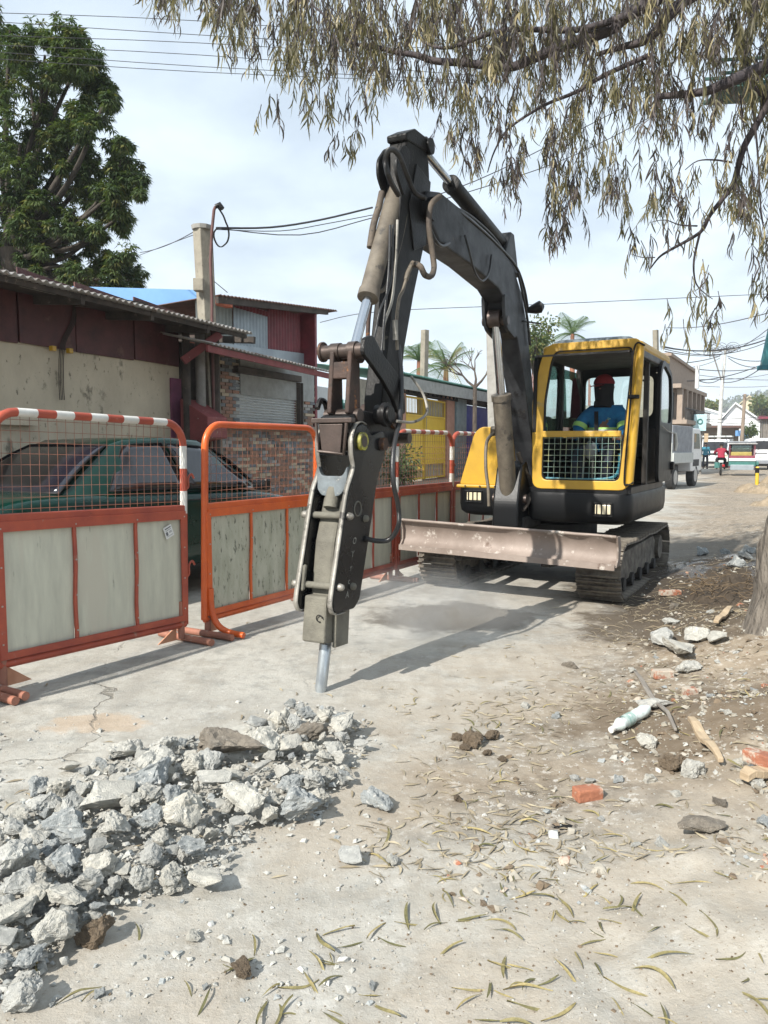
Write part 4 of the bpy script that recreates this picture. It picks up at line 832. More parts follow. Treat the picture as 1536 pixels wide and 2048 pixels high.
cylinder('bucket_cylinder', BX(797, 365, -.01), BX(706, 708, 0), .061, .70, .030, 'cyl', gland='rust')
part('cylinder_feed_pipe', MB().tube(curve([BX(818, 395, .04), BX(812, 430, .05), BX(800, 490, .05), BX(778, 560, .05), BX(764, 582, .04), BX(748, 578, .02)], 5), .013, 7), M_['cyl'], EX, smooth=50)
# arm (stick)
bk = [(2.22, 3.47), (2.17, 3.36), (2.15, 3.2), (2.20, 2.90), (2.42, 2.43), (2.57, 2.05), (2.63, 1.71), (2.68, 1.52)]
ft = [(2.53, 3.43), (2.56, 3.34), (2.59, 3.20), (2.64, 2.93), (2.73, 2.47), (2.83, 2.02), (2.91, 1.70), (2.90, 1.52)]
AR = part('arm', MB().prism(bk + ft[::-1], lambda a, b, c: BP(a, b, c), -.066, .062), M_['black'], EX, bev=.010)
for a_, b_ in ((2.57, 3.30), (2.70, 2.60)): pass
part('weld_plate', MB().prism([(2.16, 3.25), (2.40, 3.30), (2.52, 3.0), (2.44, 2.72), (2.24, 2.80)], lambda a, b, c: BP(a, b, c), .063, .072), M_['oily'], AR, bev=.004)
part('arm_top_pin', MB().cyl(BP(2.19, 3.48, -.085), BP(2.19, 3.48, .09), .055, 14), M_['oily'], AR, smooth=40)
part('top_cap_plate', MB().prism([(2.16, 3.44), (2.56, 3.40), (2.57, 3.44), (2.42, 3.52), (2.18, 3.53)], lambda a, b, c: BP(a, b, c), -.075, .07), M_['oily'], AR, bev=.01)
for o_ in (-.075, .055): part('cylinder_lug', MB().prism(rounded([(2.50, 3.34), (2.60, 3.36), (2.72, 3.24), (2.72, 3.14), (2.60, 3.02)], .04, 3), lambda a, b, c: BP(a, b, c), o_, o_ + .02), M_['oily'], AR, bev=.004)
part('arm_foot_boss', MB().cyl(BP(2.80, 1.60, -.12), BP(2.80, 1.60, .12), .085, 16), M_['rust'], AR, smooth=40)
# rusty tipping links
LT = BX(695, 712, 0); LB = BX(692, 828, 0)
lk = MB()
for o_ in (-.075, .045):
    lk.prism([(3.22, 1.98), (3.32, 1.96), (3.36, 1.60), (3.24, 1.56), (3.21, 1.60)], lambda a, b, c: BP(a, b, c), o_, o_ + .03)
lk.prism([(3.24, 1.90), (3.32, 1.90), (3.33, 1.80), (3.26, 1.80)], lambda a, b, c: BP(a, b, c), -.06, .06)
LK = part('tipping_link', lk, M_['rust'], EX, bev=.008)
part('upper_cross_tube', MB().tube([BP(3.26, 1.965, o) for o in (-.15, -.145, -.09, -.09, -.03, -.03, .03, .03, .08, .08, .14)], [.05, .042, .042, .052, .052, .044, .044, .056, .056, .046, .046], 16), M_['pin'], LK, smooth=35)
part('lower_cross_tube', MB().cyl(BP(3.28, 1.585, -.12), BP(3.28, 1.585, .11), .042, 16), M_['pin'], LK, smooth=40)
for o_ in (.125,):
    part('side_link', MB().prism(rounded([(3.30, 2.03), (3.20, 2.06), (3.05, 1.95), (2.86, 1.86), (2.76, 1.74), (2.74, 1.62), (2.84, 1.60), (2.92, 1.70), (3.06, 1.80), (3.20, 1.88), (3.32, 1.94)], .03, 3), lambda a, b, c: BP(a, b, c), o_, o_ + .028), M_['oily' if o_ > 0 else 'rust'], LK, bev=.005)
for o_ in (-.16,): part('pin_washer', MB().cyl(BP(3.25, 1.97, o_ - .008), BP(3.25, 1.97, o_ + .008), .060, 18), M_['rust'], LK, smooth=40)
# quick coupler and head bracket
CP = part('quick_coupler', MB().prism(rounded([(3.40, 1.58), (3.38, 1.47), (3.10, 1.42), (2.80, 1.40), (2.72, 1.50), (2.80, 1.62), (3.0, 1.60), (3.2, 1.62)], .03, 3), lambda a, b, c: BP(a, b, c), -.10, .10), M_['oily'], EX, bev=.01)
part('front_lip_plate', MB().box(fr(BP(3.41, 1.555), BR, BD, UP), .27, .05, .028), M_['pin'], CP, bev=.004)
part('coupler_face', MB().prism([(-.09, 1.535), (.07, 1.535), (.055, 1.37), (-.07, 1.37)], lambda a, b, c: BP(c, b, a), 3.40, 3.425), M_['pin'], CP, bev=.004)
part('coupler_side_rib', MB().tube([BP(3.43, 1.54, -.10), BP(3.43, 1.38, -.09), BP(3.43, 1.36, .08), BP(3.43, 1.54, .10)], .011, 6), M_['pin'], CP, smooth=50)
part('coupler_jaw', MB().tube(curve([BP(3.34, 1.63, -.15), BP(3.30, 1.68, -.15), BP(3.24, 1.66, -.15), BP(3.22, 1.58, -.15), BP(3.30, 1.54, -.15)], 4), .018, 7), M_['oily'], CP, smooth=50)
for s_, z_ in ((2.76, 1.46), (2.98, 1.58)): part('coupler_pin', MB().cyl(BP(s_, z_, -.15), BP(s_, z_, .19), .036, 14), M_['pin'], CP, smooth=40)
part('coupler_boss', MB().tube([BP(3.05, 1.60, o) for o in (.10, .15, .15, .18, .18, .20)], [.06, .06, .075, .075, .05, .05], 16), M_['oily'], CP, smooth=35)
part('whip_hose', MB().tube(curve([BP(2.70, 1.86, .17), BP(2.66, 1.74, .24), BP(2.70, 1.62, .28), BP(2.85, 1.56, .26), BP(3.02, 1.56, .22)], 8), .009, 7), M_['bright'], CP, smooth=50)
# hydraulic rock breaker
BK = part('rock_breaker', MB().prism([(3.22, 1.16), (3.40, 1.12), (3.50, .86), (3.57, .45), (3.42, .45), (3.28, .84)], lambda a, b, c: BP(a, b, c), -.075, .06), M_['mud'], EX, bev=.02)
side = [(3.28, 1.54), (3.36, 1.52), (3.405, 1.45), (3.405, 1.36), (3.385, 1.29), (3.42, 1.22), (3.455, 1.17), (3.49, 1.08), (3.575, .80), (3.645, .57), (3.645, .51), (3.61, .475), (3.40, .465), (3.335, .51), (3.27, .70), (3.17, 1.0), (3.10, 1.22), (3.02, 1.32), (2.98, 1.42), (3.02, 1.50), (3.10, 1.49), (3.18, 1.47), (3.22, 1.51)]
M_['plate'] = mat('black_glossy_side_plate', (.014, .015, .016), (.009, .009, .010), rough=.25, c3=(.045, .045, .042), t3=.64, s3=7, c4=(.06, .056, .045), t4=.68, s4=3.0, bump=.10, spec=.3)
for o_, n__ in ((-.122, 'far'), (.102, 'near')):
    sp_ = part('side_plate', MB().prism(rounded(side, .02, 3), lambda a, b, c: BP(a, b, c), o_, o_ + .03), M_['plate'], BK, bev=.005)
    # front face of the plate, bare steel brightened to look lit
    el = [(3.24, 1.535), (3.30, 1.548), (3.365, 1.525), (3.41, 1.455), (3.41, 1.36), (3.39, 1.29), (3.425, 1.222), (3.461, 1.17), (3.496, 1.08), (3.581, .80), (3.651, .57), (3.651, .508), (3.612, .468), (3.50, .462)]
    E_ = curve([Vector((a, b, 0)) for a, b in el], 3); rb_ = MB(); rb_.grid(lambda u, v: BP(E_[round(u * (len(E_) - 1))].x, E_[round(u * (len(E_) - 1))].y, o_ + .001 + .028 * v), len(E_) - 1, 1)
    w__ = part('worn_lit_edge', rb_, M_['bright'], BK, smooth=60); solid_ = w__.modifiers.new('s', 'SOLIDIFY'); solid_.thickness = .006; solid_.offset = 0
part('cross_web', MB().prism(rounded([(-.10, 1.30), (-.07, 1.235), (.07, 1.235), (.10, 1.30), (.10, 1.17), (.06, 1.12), (-.06, 1.12), (-.10, 1.17)], .02, 2), lambda a, b, c: BP(c + (1.3 - b) * .15, b, a), 3.385, 3.42), mat('worn_blue_grey_web', (.17, .20, .215), (.06, .07, .075), rough=.5, c3=(.40, .38, .33), t3=.6, s3=12), BK, bev=.008)
part('head_pin', MB().cyl(BP(3.32, 1.435, -.14), BP(3.32, 1.435, .16), .034, 16), M_['pin'], BK, smooth=40); part('rear_head_pin', MB().cyl(BP(3.05, 1.42, -.14), BP(3.05, 1.42, .16), .040, 14), M_['rust'], BK, smooth=40)
M_['yelm'] = mat('yellow_marker_paint', (.45, .42, .05), (.05, .05, .04), rough=.6, scale=30)
part('pin_collar', MB().cyl(BP(3.32, 1.435, .134), BP(3.32, 1.435, .158), .052, 18), M_['yelm'], BK, smooth=40)
part('cross_plate', MB().box(fr(BP(3.36, 1.365), BR, BD, UP), .22, .10, .02), M_['oily'], BK)
part('inner_sleeve', MB().cyl(BP(3.40, 1.16), BP(3.44, 1.05), .045, 12), M_['mud'], BK, smooth=40)
for (s_, z_) in ((3.475, 1.01), (3.585, .62)):
    part('through_bolt', MB().cyl(BP(s_, z_, -.17), BP(s_, z_, .115), .020, 12), M_['mud'], BK, smooth=40)
    for o_ in (.140, -.148): part('bolt_head', MB().tube([BP(s_, z_, o_ - .014), BP(s_, z_, o_), BP(s_, z_, o_ + .02), BP(s_, z_, o_ + .028)], [.021, .023, .018, .008], 8), M_['bright'], BK, smooth=50)
for (s_, z_) in ((3.27, .98), (3.43, .60)): part('bolt_head', MB().tube([BP(s_, z_, .132), BP(s_, z_, .150), BP(s_, z_, .158)], [.022, .020, .01], 10), M_['mud'], BK, smooth=50)
part('left_tie_lug', MB().box(fr(BP(3.60, .66, -.09), BR, BD, (UP - BD * .2).normalized()), .03, .03, .15), M_['mud'], BK, bev=.012)
nz = MB(); nz.prism([(3.39, .56), (3.60, .56), (3.635, .30), (3.44, .27)], lambda a, b, c: BP(a, b, c), -.085, .065)
part('breaker_nose', nz, M_['mud'], BK, bev=.012); M_['muddk'] = mat('darker_mud_cover', (.15, .145, .12), (.10, .095, .08), rough=.85)  # second mud tone is slightly darker, used on the round badge
part('nose_side_cover', MB().prism([(3.37, .55), (3.53, .55), (3.55, .26), (3.40, .25)], lambda a, b, c: BP(a, b, c), .066, .09), M_['mud'], BK, bev=.006)
for z_, o_ in ((.475, -.055), (.38, -.06)): part('bolt_hole', MB().cyl(BP(3.618 - (z_ - .3) * .13, z_, o_), BP(3.632 - (z_ - .3) * .13, z_, o_), .0075, 10), M_['oily'], BK)
part('retaining_pin', MB().tube([BP(3.626 + .0, .44 + .02 * math.sin(t), .03 + .02 * math.cos(t)) for t in [k * math.pi / 5 for k in range(9)]], .0035, 5), M_['oily'], BK)
part('chisel', MB().tube([BP(3.50, .34), BP(3.50, .27), BP(3.51, .26), BP(3.565, .02), BP(3.575, -.04)], [.032, .032, .035, .034, .022], 18), M_['chisel'], BK, smooth=40)
# stencil remnants on the near plate
def text(name, s, M, size, m, parent, ext=.0015):
    c = bpy.data.curves.new(name, 'FONT'); c.body = s; c.size = size; c.extrude = ext; c.align_x = 'CENTER'; c.align_y = 'CENTER'; c.resolution_u = 3
    o = bpy.data.objects.new(name, c); COL.objects.link(o); dg = bpy.context.evaluated_depsgraph_get(); me = bpy.data.meshes.new_from_object(o.evaluated_get(dg)); bpy.data.objects.remove(o)
    me.materials.clear(); me.materials.append(m); me.transform(M)
    if parent: me.transform(rootof(parent).matrix_basis.inverted())
    q = bpy.data.objects.new(name, me); COL.objects.link(q); q.parent = parent; return q
M_['stencil'] = mat('chalky_white_lettering', (.34, .33, .29), (.06, .06, .055), rough=.8, scale=45)
for i, ch in enumerate('OYrcA'):
    s_, z_ = 3.40 + i * .022, .86 - i * .075; text('plate_lettering', ch, fr(BP(s_, z_, .1335), -BD, (UP - BD * .27).normalized(), BR), .055, M_['stencil'], BK, .0008)
part('round_badge', MB().tube([BP(3.36 + .042 * math.cos(t), 1.045 + .042 * math.sin(t), .1335) for t in [k * math.pi / 12 for k in range(24)]], .0045, 5, closed=True), M_['muddk'], BK)
# hoses
def hose(name, pts, r, m='hose', rib=0, n=8, parent=EX):
    P = curve(pts, n * (4 if rib else 1)); mb = MB().tube(P, [r * (1 + .2 * (i % 2)) for i in range(len(P))] if rib else r, 8)
    return part(name, mb, M_[m], parent, smooth=60)
H_ = lambda x, y, o=0: BX(x, y, o)
hose('breaker_supply_hose', [H_(797, 690, .13), H_(803, 760, .16), H_(800, 830, .2), H_(787, 900, .24), H_(786, 960, .26), H_(796, 1010, .26), H_(797, 1050, .25), H_(780, 1078, .22), H_(755, 1082, .18), H_(728, 1076, .13)], .0135, rib=1)
hose('arm_side_pipe', [H_(815, 548, .12), H_(806, 580, .12), H_(798, 600, .12), H_(793, 650, .12), H_(795, 700, .13)], .011, 'cyl')
hose('pipe_fitting', [H_(790, 640, .13), H_(791, 680, .13)], .017, 'bright', n=3)
hose('loop_hose', [H_(797, 390, .12), H_(780, 360, .16), H_(771, 325, .18), H_(775, 303, .18), H_(787, 300, .17), H_(800, 315, .15), H_(814, 350, .13), H_(830, 385, .12), H_(850, 396, .12)], .0145, rib=1)
hose('sleeved_hose', [H_(826, 528, .12), H_(840, 532, .2), H_(850, 550, .22), H_(862, 552, .22), H_(868, 535, .2), H_(864, 500, .18), H_(858, 450, .17), H_(862, 410, .16), H_(880, 392, .15)], .020, 'hosed')
hose('elbow_fitting', [H_(826, 525, .12), H_(816, 545, .12), H_(812, 560, .12)], .016, 'cyl', n=4)
hose('drooping_boom_hose', [H_(930, 470, .12), H_(938, 500, .14), H_(950, 545, .14), H_(965, 562, .14), H_(978, 545, .13), H_(983, 510, .12)], .009)
hose('boom_top_pipe', [H_(905, 415, .08), H_(940, 440, .10), H_(985, 480, .10), H_(1030, 530, .10), H_(1048, 575, .11), H_(1056, 620, .11)], .013)
hose('boom_top_pipe', [H_(890, 410, .0), H_(935, 428, .04), H_(990, 478, .04), H_(1034, 545, .06)], .012)
hose('boom_knee_pipe', [H_(1036, 545, .115), H_(1046, 590, .125), H_(1055, 640, .125), H_(1060, 690, .125)], .013)
hose('side_vent_hose', [H_(857, 450, .12), H_(870, 480, .15), H_(884, 492, .14), H_(898, 486, .12)], .013)
hose('left_sleeved_hose', [H_(764, 384, -.07), H_(758, 412, -.075), H_(747, 450, -.075), H_(740, 495, -.07)], .022, 'hosed')
hose('arm_front_pipe', [H_(742, 600, -.08), H_(737, 640, -.08), H_(735, 690, -.08)], .014, 'rust')
hose('arm_face_line', [H_(780, 450, .105), H_(778, 530, .105), H_(772, 600, .105), H_(768, 640, .105), H_(763, 700, .105), H_(755, 740, .12)], .008)
hose('arm_face_line', [H_(786, 450, .11), H_(782, 560, .11), H_(760, 620, .11), H_(752, 660, .10), H_(745, 690, .10)], .007)
hose('arm_face_line', [H_(795, 440, .11), H_(792, 520, .11), H_(784, 600, .11), H_(768, 650, .10), H_(766, 700, .10)], .009, 'bright')
hose('boom_foot_hose', [H_(1035, 905, .06), H_(1050, 940, .12), H_(1062, 965, .15), H_(1058, 1000, .16), H_(1046, 1020, .14)], .019, 'hosed')
hose('boom_foot_hose', [H_(1038, 905, .02), H_(1044, 950, .08), H_(1050, 985, .1), H_(1046, 1010, .1)], .016, 'hosed')
hose('side_steel_pipe', [E(-.40, .75, 1.55), E(-.43, .86, 1.45), E(-.40, .95, 1.2), E(-.36, .98, 1.0), E(-.35, .98, .82)], .017, 'cyl')
part('pipe_cap', MB().cyl(E(-.42, .72, 1.53), E(-.40, .76, 1.60), .03, 10), M_['cyl'], EX, smooth=40)
part('boom_lamp', MB().tube([BP(-.14, 2.72, .10), BP(-.18, 2.74, .17), BP(-.20, 2.76, .22), BP(-.22, 2.76, .24)], [.02, .05, .06, .03], 12), M_['oily'], EX, smooth=50)
part('boom_lamp_bracket', MB().bar(BP(.02, 2.60, .11), BP(-.22, 2.60, .22), .02, .012), M_['oily'], EX)
# ------------------------------------------------------------------ people
SKINM = mat('brown_skin', (.20, .105, .065), rough=.55, bump=0)
def skin(name, verts, edges, m, parent, sub=2):
    me = bpy.data.meshes.new(name); me.from_pydata([tuple(v[0]) for v in verts], edges, []); me.materials.append(m)
    if parent is not None: me.transform(rootof(parent).matrix_basis.inverted())
    o = bpy.data.objects.new(name, me); COL.objects.link(o); o.parent = parent
    o.modifiers.new('skin', 'SKIN'); d = me.skin_vertices[0].data
    for i, v in enumerate(verts):
        r_ = v[1]; d[i].radius = r_ if isinstance(r_, tuple) else (r_, r_); d[i].use_root = (i == 0)
    s_ = o.modifiers.new('sub', 'SUBSURF'); s_.levels = s_.render_levels = sub
    # bake the surface so that the figure is plain mesh
    dg = bpy.context.evaluated_depsgraph_get(); nm = bpy.data.meshes.new_from_object(o.evaluated_get(dg)); o.modifiers.clear(); o.data = nm; nm.shade_smooth(); return o
def figure(label, F, J, shirt, trousers, extra=None, fingers=True, shoes='rubber', name='person'):
    """J: dict of joint -> local (x right, y forward, z up); F maps to world"""
    g = {k: F(*v) for k, v in J.items()}
    R = root(name, label, 'person', F(*J['base']), 0)
    V = [(g['pelvis'], (.13, .10)), (g['belly'], (.13, .10)), (g['chest'], (.16, .11)), (g['neck0'], (.07, .07)), (g['neck'], .052), (g['head0'], (.072, .085)), (g['head1'], (.078, .092)), (g['head2'], (.05, .06))]
    Ed = [(0, 1), (1, 2), (2, 3), (3, 4), (4, 5), (5, 6), (6, 7)]
    def chain(start, keys, rs):
        p = start
        for k, r_ in zip(keys, rs): V.append((g[k], r_)); Ed.append((p, len(V) - 1)); p = len(V) - 1
        return p
    for s_ in 'lr':
        h = chain(2, [s_ + k for k in ('sh', 'el', 'wr', 'pa')], (.055, .042, .027, (.036, .018)))
        chain(0, [s_ + k for k in ('hip', 'kn', 'an', 'to')], (.085, .058, .042, .035))
    part_ = skin('body', V, Ed, SKINM, R)
    if fingers:
        for s_ in 'lr':
            pa = g[s_ + 'pa']; d = (pa - g[s_ + 'wr']).normalized(); sd = d.cross(UP).normalized(); dn = sd.cross(d).normalized() * -1
            if dn.z > 0: dn = -dn
            for k, ln in enumerate((.060, .072, .068, .052)):
                b = pa + sd * (-.028 + k * .019); skin('finger', [(pa + sd * (-.015 + k * .01), .010), (b + d * .03, .0095), (b + d * (.03 + ln * .5) + dn * .018, .0085), (b + d * (.03 + ln * .6) + dn * .045, .007)], [(0, 1), (1, 2), (2, 3)], SKINM, part_, 1)
            b = pa - sd * .03; skin('thumb', [(g[s_ + 'wr'].lerp(pa, .5), .011), (b + d * .0, .011), (b - sd * .012 + d * .03 + dn * .012, .009), (b - sd * .004 + d * .05 + dn * .03, .008)], [(0, 1), (1, 2), (2, 3)], SKINM, part_, 1)
    # face
    hx = (F(1, 0, 0) - F(0, 0, 0)).normalized(); hy = g['face'].normalized() if False else (g['nose'] - g['head1']).normalized()
    part('nose', MB().tube([g['head1'] + hy * .075 + UP * .01, g['head1'] + hy * .10 - UP * .012, g['head1'] + hy * .085 - UP * .022], [.008, .013, .009], 6), SKINM, R, smooth=60)
    for s_ in (-1, 1):
        part('eye', MB().tube([g['head1'] + hy * .078 + hx * s_ * .03 + UP * .012, g['head1'] + hy * .088 + hx * s_ * .03 + UP * .012], [.012, .004], 8), M_['white'], R); part('ear', MB().tube([g['head1'] + hx * s_ * .074, g['head1'] + hx * s_ * .09 - hy * .01, g['head1'] + hx * s_ * .08 - UP * .03], [.02, .022, .008], 6), SKINM, R, smooth=60)
    part('mouth', MB().tube([g['head0'] + hy * .072 - hx * .02 + UP * .0, g['head0'] + hy * .079, g['head0'] + hy * .072 + hx * .02], .006, 5), M_['maroon'], R)
    # clothes
    V2 = [(g['belly'], (.175, .145)), (g['chest'], (.20, .15)), (g['neck0'], (.105, .09)), (g['pelvis'], (.17, .14))]; E2 = [(0, 1), (1, 2), (0, 3)]
    for s_ in 'lr':
        a, b, c = g[s_ + 'sh'], g[s_ + 'el'], g[s_ + 'wr']; n0 = len(V2); V2 += [(a, .088), (b, .068), (b.lerp(c, .85), .05)]; E2 += [(1, n0), (n0, n0 + 1), (n0 + 1, n0 + 2)]
    skin('shirt', V2, E2, shirt, R)
    V3 = [(g['pelvis'], (.145, .115))]; E3 = []
    for s_ in 'lr': n0 = len(V3); V3 += [(g[s_ + 'hip'], .10), (g[s_ + 'kn'], .072), (g[s_ + 'an'].lerp(g[s_ + 'kn'], .12), .06)]; E3 += [(0, n0), (n0, n0 + 1), (n0 + 1, n0 + 2)]
    skin('trousers', V3, E3, trousers, R)
    for s_ in 'lr': part('shoe', MB().tube([g[s_ + 'an'] - UP * .02, g[s_ + 'an'].lerp(g[s_ + 'to'], .5) - UP * .01, g[s_ + 'to']], [.05, .05, .042], 8), M_[shoes], R, smooth=60)
    if extra: extra(R, g, hx, hy)
    return R
M_['bluesh'] = mat('bright_blue_work_shirt', (.015, .17, .36), (.01, .10, .25), rough=.8, scale=9); M_['hivis'] = mat('lime_reflective_band', (.42, .72, .20), (.34, .58, .16), rough=.5, bump=0); M_['grytape'] = mat('silver_tape', (.5, .52, .5), rough=.4, bump=0)
M_['darkt'] = mat('dark_work_trousers', (.03, .035, .05), rough=.9); M_['capred'] = mat('dark_red_cap', (.22, .015, .02), (.15, .01, .015), rough=.8); M_['balac'] = mat('black_head_cloth', (.012, .012, .014), rough=.95)
OPJ = dict(base=(0, 0, 0), pelvis=(0, -.05, .14), belly=(0, -.05, .30), chest=(0, -.02, .48), neck0=(0, -.0, .62), neck=(0, .01, .68), head0=(0, .03, .745), head1=(0, .03, .81), head2=(0, .02, .87), nose=(-.03, .2, .80),
           lsh=(-.19, -.0, .55), lel=(-.25, .13, .33), lwr=(-.22, .34, .29), lpa=(-.22, .42, .30), rsh=(.19, .0, .55), rel=(.25, .12, .33), rwr=(.24, .33, .28), rpa=(.24, .41, .29),
           lhip=(-.10, .05, .12), lkn=(-.13, .45, .14), lan=(-.13, .55, -.24), lto=(-.13, .68, -.28), rhip=(.10, .05, .12), rkn=(.14, .45, .14), ran=(.13, .55, -.24), rto=(.13, .68, -.28))
def opx(R, g, hx, hy):
    part('head_cloth', MB().tube([g['neck0'] - UP * .03 + hy * .03, g['neck0'] + UP * .03 + hy * .01, g['neck'] + hy * .0, g['head0'], g['head1'], g['head1'] + UP * .05], [.10, .105, .095, .098, .105, .10], 16), M_['balac'], R, smooth=70)
    c = g['head1'] + UP * .035; Pc = [(c + UP * .105 * math.sin(a), .108 * math.cos(a) + .002) for a in [k * math.pi / 14 for k in range(8)]]
    part('cap', MB().tube([p for p, _ in Pc], [r_ for _, r_ in Pc], 18), M_['capred'], R, smooth=60)
    hd = (hy - ER * .5).normalized(); sd = hd.cross(UP).normalized()
    br = MB(); V = []
    for i in range(9):
        a = -1 + 2 * i / 8; V += [c + hd * .085 * math.cos(a) + sd * .10 * math.sin(a) * 1.0, c + hd * (.10 + .075 * math.cos(a * 1.3)) + sd * .078 * math.sin(a) - UP * .018]
    V += [v - UP * .006 for v in V]; br.add(V, [(i * 2, i * 2 + 1, i * 2 + 3, i * 2 + 2) for i in range(8)] + [(18 + i * 2, 18 + i * 2 + 2, 18 + i * 2 + 3, 18 + i * 2 + 1) for i in range(8)] + [(i * 2 + 1, 18 + i * 2 + 1, 18 + i * 2 + 3, i * 2 + 3) for i in range(8)])
    part('cap_brim', br, M_['capred'], R, smooth=60)
    for s_ in 'lr':
        a, b = g[s_ + 'sh'], g[s_ + 'el']; d = (b - a).normalized(); q = a.lerp(b, .68)
        part('reflective_band', MB().tube([q - d * .028, q + d * .028], .076, 16, caps=False), M_['hivis'], R, smooth=60)
    q = g['belly'].lerp(g['chest'], .35)
    P = [q + hx0 * .186 * math.cos(t) + hy0 * .150 * math.sin(t) for t in [k * math.pi / 12 for k in range(24)]]
    def band(z0, z1, m, s_): 
        mb = MB(); n = len(P); ctr = q; mb.add([ctr + (p - ctr) * s_ + UP * z0 for p in P] + [ctr + (p - ctr) * s_ + UP * z1 for p in P], [(i, (i + 1) % n, n + (i + 1) % n, n + i) for i in range(n)]); return part('reflective_band', mb, m, R, smooth=70)
    band(-.03, .03, M_['hivis'], 1.0); band(-.010, .010, M_['grytape'], 1.012)
    part('bag_strap', MB().bar(g['chest'] + hy0 * .155 - hx0 * .05 + UP * .08, g['belly'] + hy0 * .16 - hx0 * .05 - UP * .02, .04, .01), M_['balac'], R); part('waist_bag', MB().box(fr(g['belly'] + hy0 * .185 + hx0 * .03 - UP * .03, hx0, hy0, UP), .26, .07, .10), M_['balac'], R, bev=.02)
    part('shirt_emblem', MB().tube([g['chest'] + hy0 * .15 + hx0 * (.08 + .02 * math.cos(t)) + UP * (.0 + .012 * math.sin(t)) for t in (0, 2.1, 4.2)], .003, 4, closed=True), M_['hivis'], R)
hx0, hy0 = ER, ED
figure('masked operator in a red cap and blue shirt seated at the controls in the cab', lambda x, y, z: E(.485 + x, -.14 + y, 1.215 + z), OPJ, M_['bluesh'], M_['darkt'], opx)
# ------------------------------------------------------------------ corrugated sheet
def corr(F, La, Lb, pitch=.076, amp=.012, per=6, nb=1, thick=0):
    """F(a,b,h): a across the ridges, b along them, h out of the sheet (all metres)"""
    n = max(2, int(La / pitch * per)); mb = MB(); V = []
    for i in range(n + 1):
        a = La * i / n; h = amp * math.sin(2 * math.pi * a / pitch)
        for k in range(nb + 1): V.append(F(a, Lb * k / nb, h))
    w_ = nb + 1; mb.add(V, [(i * w_ + k, (i + 1) * w_ + k, (i + 1) * w_ + k + 1, i * w_ + k + 1) for i in range(n) for k in range(nb)]); return mb
def solid(o, t): m = o.modifiers.new('solid', 'SOLIDIFY'); m.thickness = t; m.offset = 0; return o
M_['beige'] = mat('stained_beige_plaster', (.58, .51, .385), (.46, .40, .30), rough=.9, scale=2.2, c3=(.20, .175, .13), t3=.60, s3=3.2, c4=(.20, .175, .13), t4=.60, s4=14, bump=.35, bscale=30, stretch=(1, 1, .6))
M_['maroons'] = mat('maroon_metal_sheet', (.10, .028, .027), (.055, .02, .02), rough=.6, scale=5, c3=(.20, .13, .11), t3=.68, s3=30, c4=(.14, .07, .05), t4=.60, s4=2.5, bump=.2, bscale=40)
M_['maroonc'] = mat('maroon_corrugated', (.20, .03, .04), (.13, .022, .03), rough=.5)
M_['gicorr'] = mat('grey_green_corrugated', (.33, .37, .36), (.26, .29, .285), rough=.55, scale=3, c3=(.24, .23, .20), t3=.64, s3=5)
M_['galv'] = mat('galvanised_corrugated', (.33, .38, .41), (.26, .30, .33), rough=.42, metal=.4, scale=3)
M_['roofc'] = mat('rusty_zinc_roof', (.42, .41, .39), (.25, .22, .19), rough=.6, metal=.2, scale=4, c3=(.18, .09, .06), t3=.58, s3=6)
M_['roofd'] = mat('brown_rusted_roof', (.14, .075, .055), (.09, .05, .04), rough=.8, c3=(.35, .30, .25), t3=.64, s3=12)
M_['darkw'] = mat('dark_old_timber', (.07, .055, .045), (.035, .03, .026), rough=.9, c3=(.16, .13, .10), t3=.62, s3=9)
M_['pvcp'] = mat('grey_pipe', (.24, .23, .21), (.16, .15, .135), rough=.6)
M_['conc'] = mat('rough_concrete_post', (.30, .275, .22), (.20, .18, .145), rough=.95, scale=5, c3=(.12, .11, .09), t3=.6, s3=12, bump=.6, bscale=40)
M_['concg'] = mat('grey_concrete_wall', (.33, .32, .295), (.24, .23, .21), rough=.9, c3=(.17, .16, .14), t3=.62, s3=6)
M_['shut'] = mat('steel_roller_shutter', (.50, .52, .52), (.42, .44, .44), rough=.45, metal=.3, scale=1, c3=(.30, .30, .29), t3=.66, s3=3)
M_['grpl'] = mat('grey_painted_plaster', (.30, .31, .30), (.23, .235, .225), rough=.85, c3=(.16, .16, .15), t3=.65, s3=4)
M_['palew'] = mat('pale_painted_wall', (.52, .54, .54), (.44, .46, .46), rough=.85)
M_['blues'] = mat('light_blue_roof_sheet', (.16, .34, .62), (.13, .29, .55), rough=.5, scale=2)
M_['pinkw'] = mat('salmon_wall', (.50, .20, .16), (.42, .17, .13), rough=.85)
M_['maroonb'] = mat('maroon_painted_box', (.22, .05, .05), (.16, .04, .04), rough=.7, c3=(.35, .28, .22), t3=.62, s3=10)
def wall(R, name, t0, t1, z0, z1, p, m, th=.12, **k): return part(name, MB().box(fr(S((t0 + t1) / 2, p - th / 2, (z0 + z1) / 2), ST, -SN, UP), t1 - t0, th, z1 - z0), M_[m] if isinstance(m, str) else m, R, **k)
def wpx(x, y, p): return W(x, y, p)
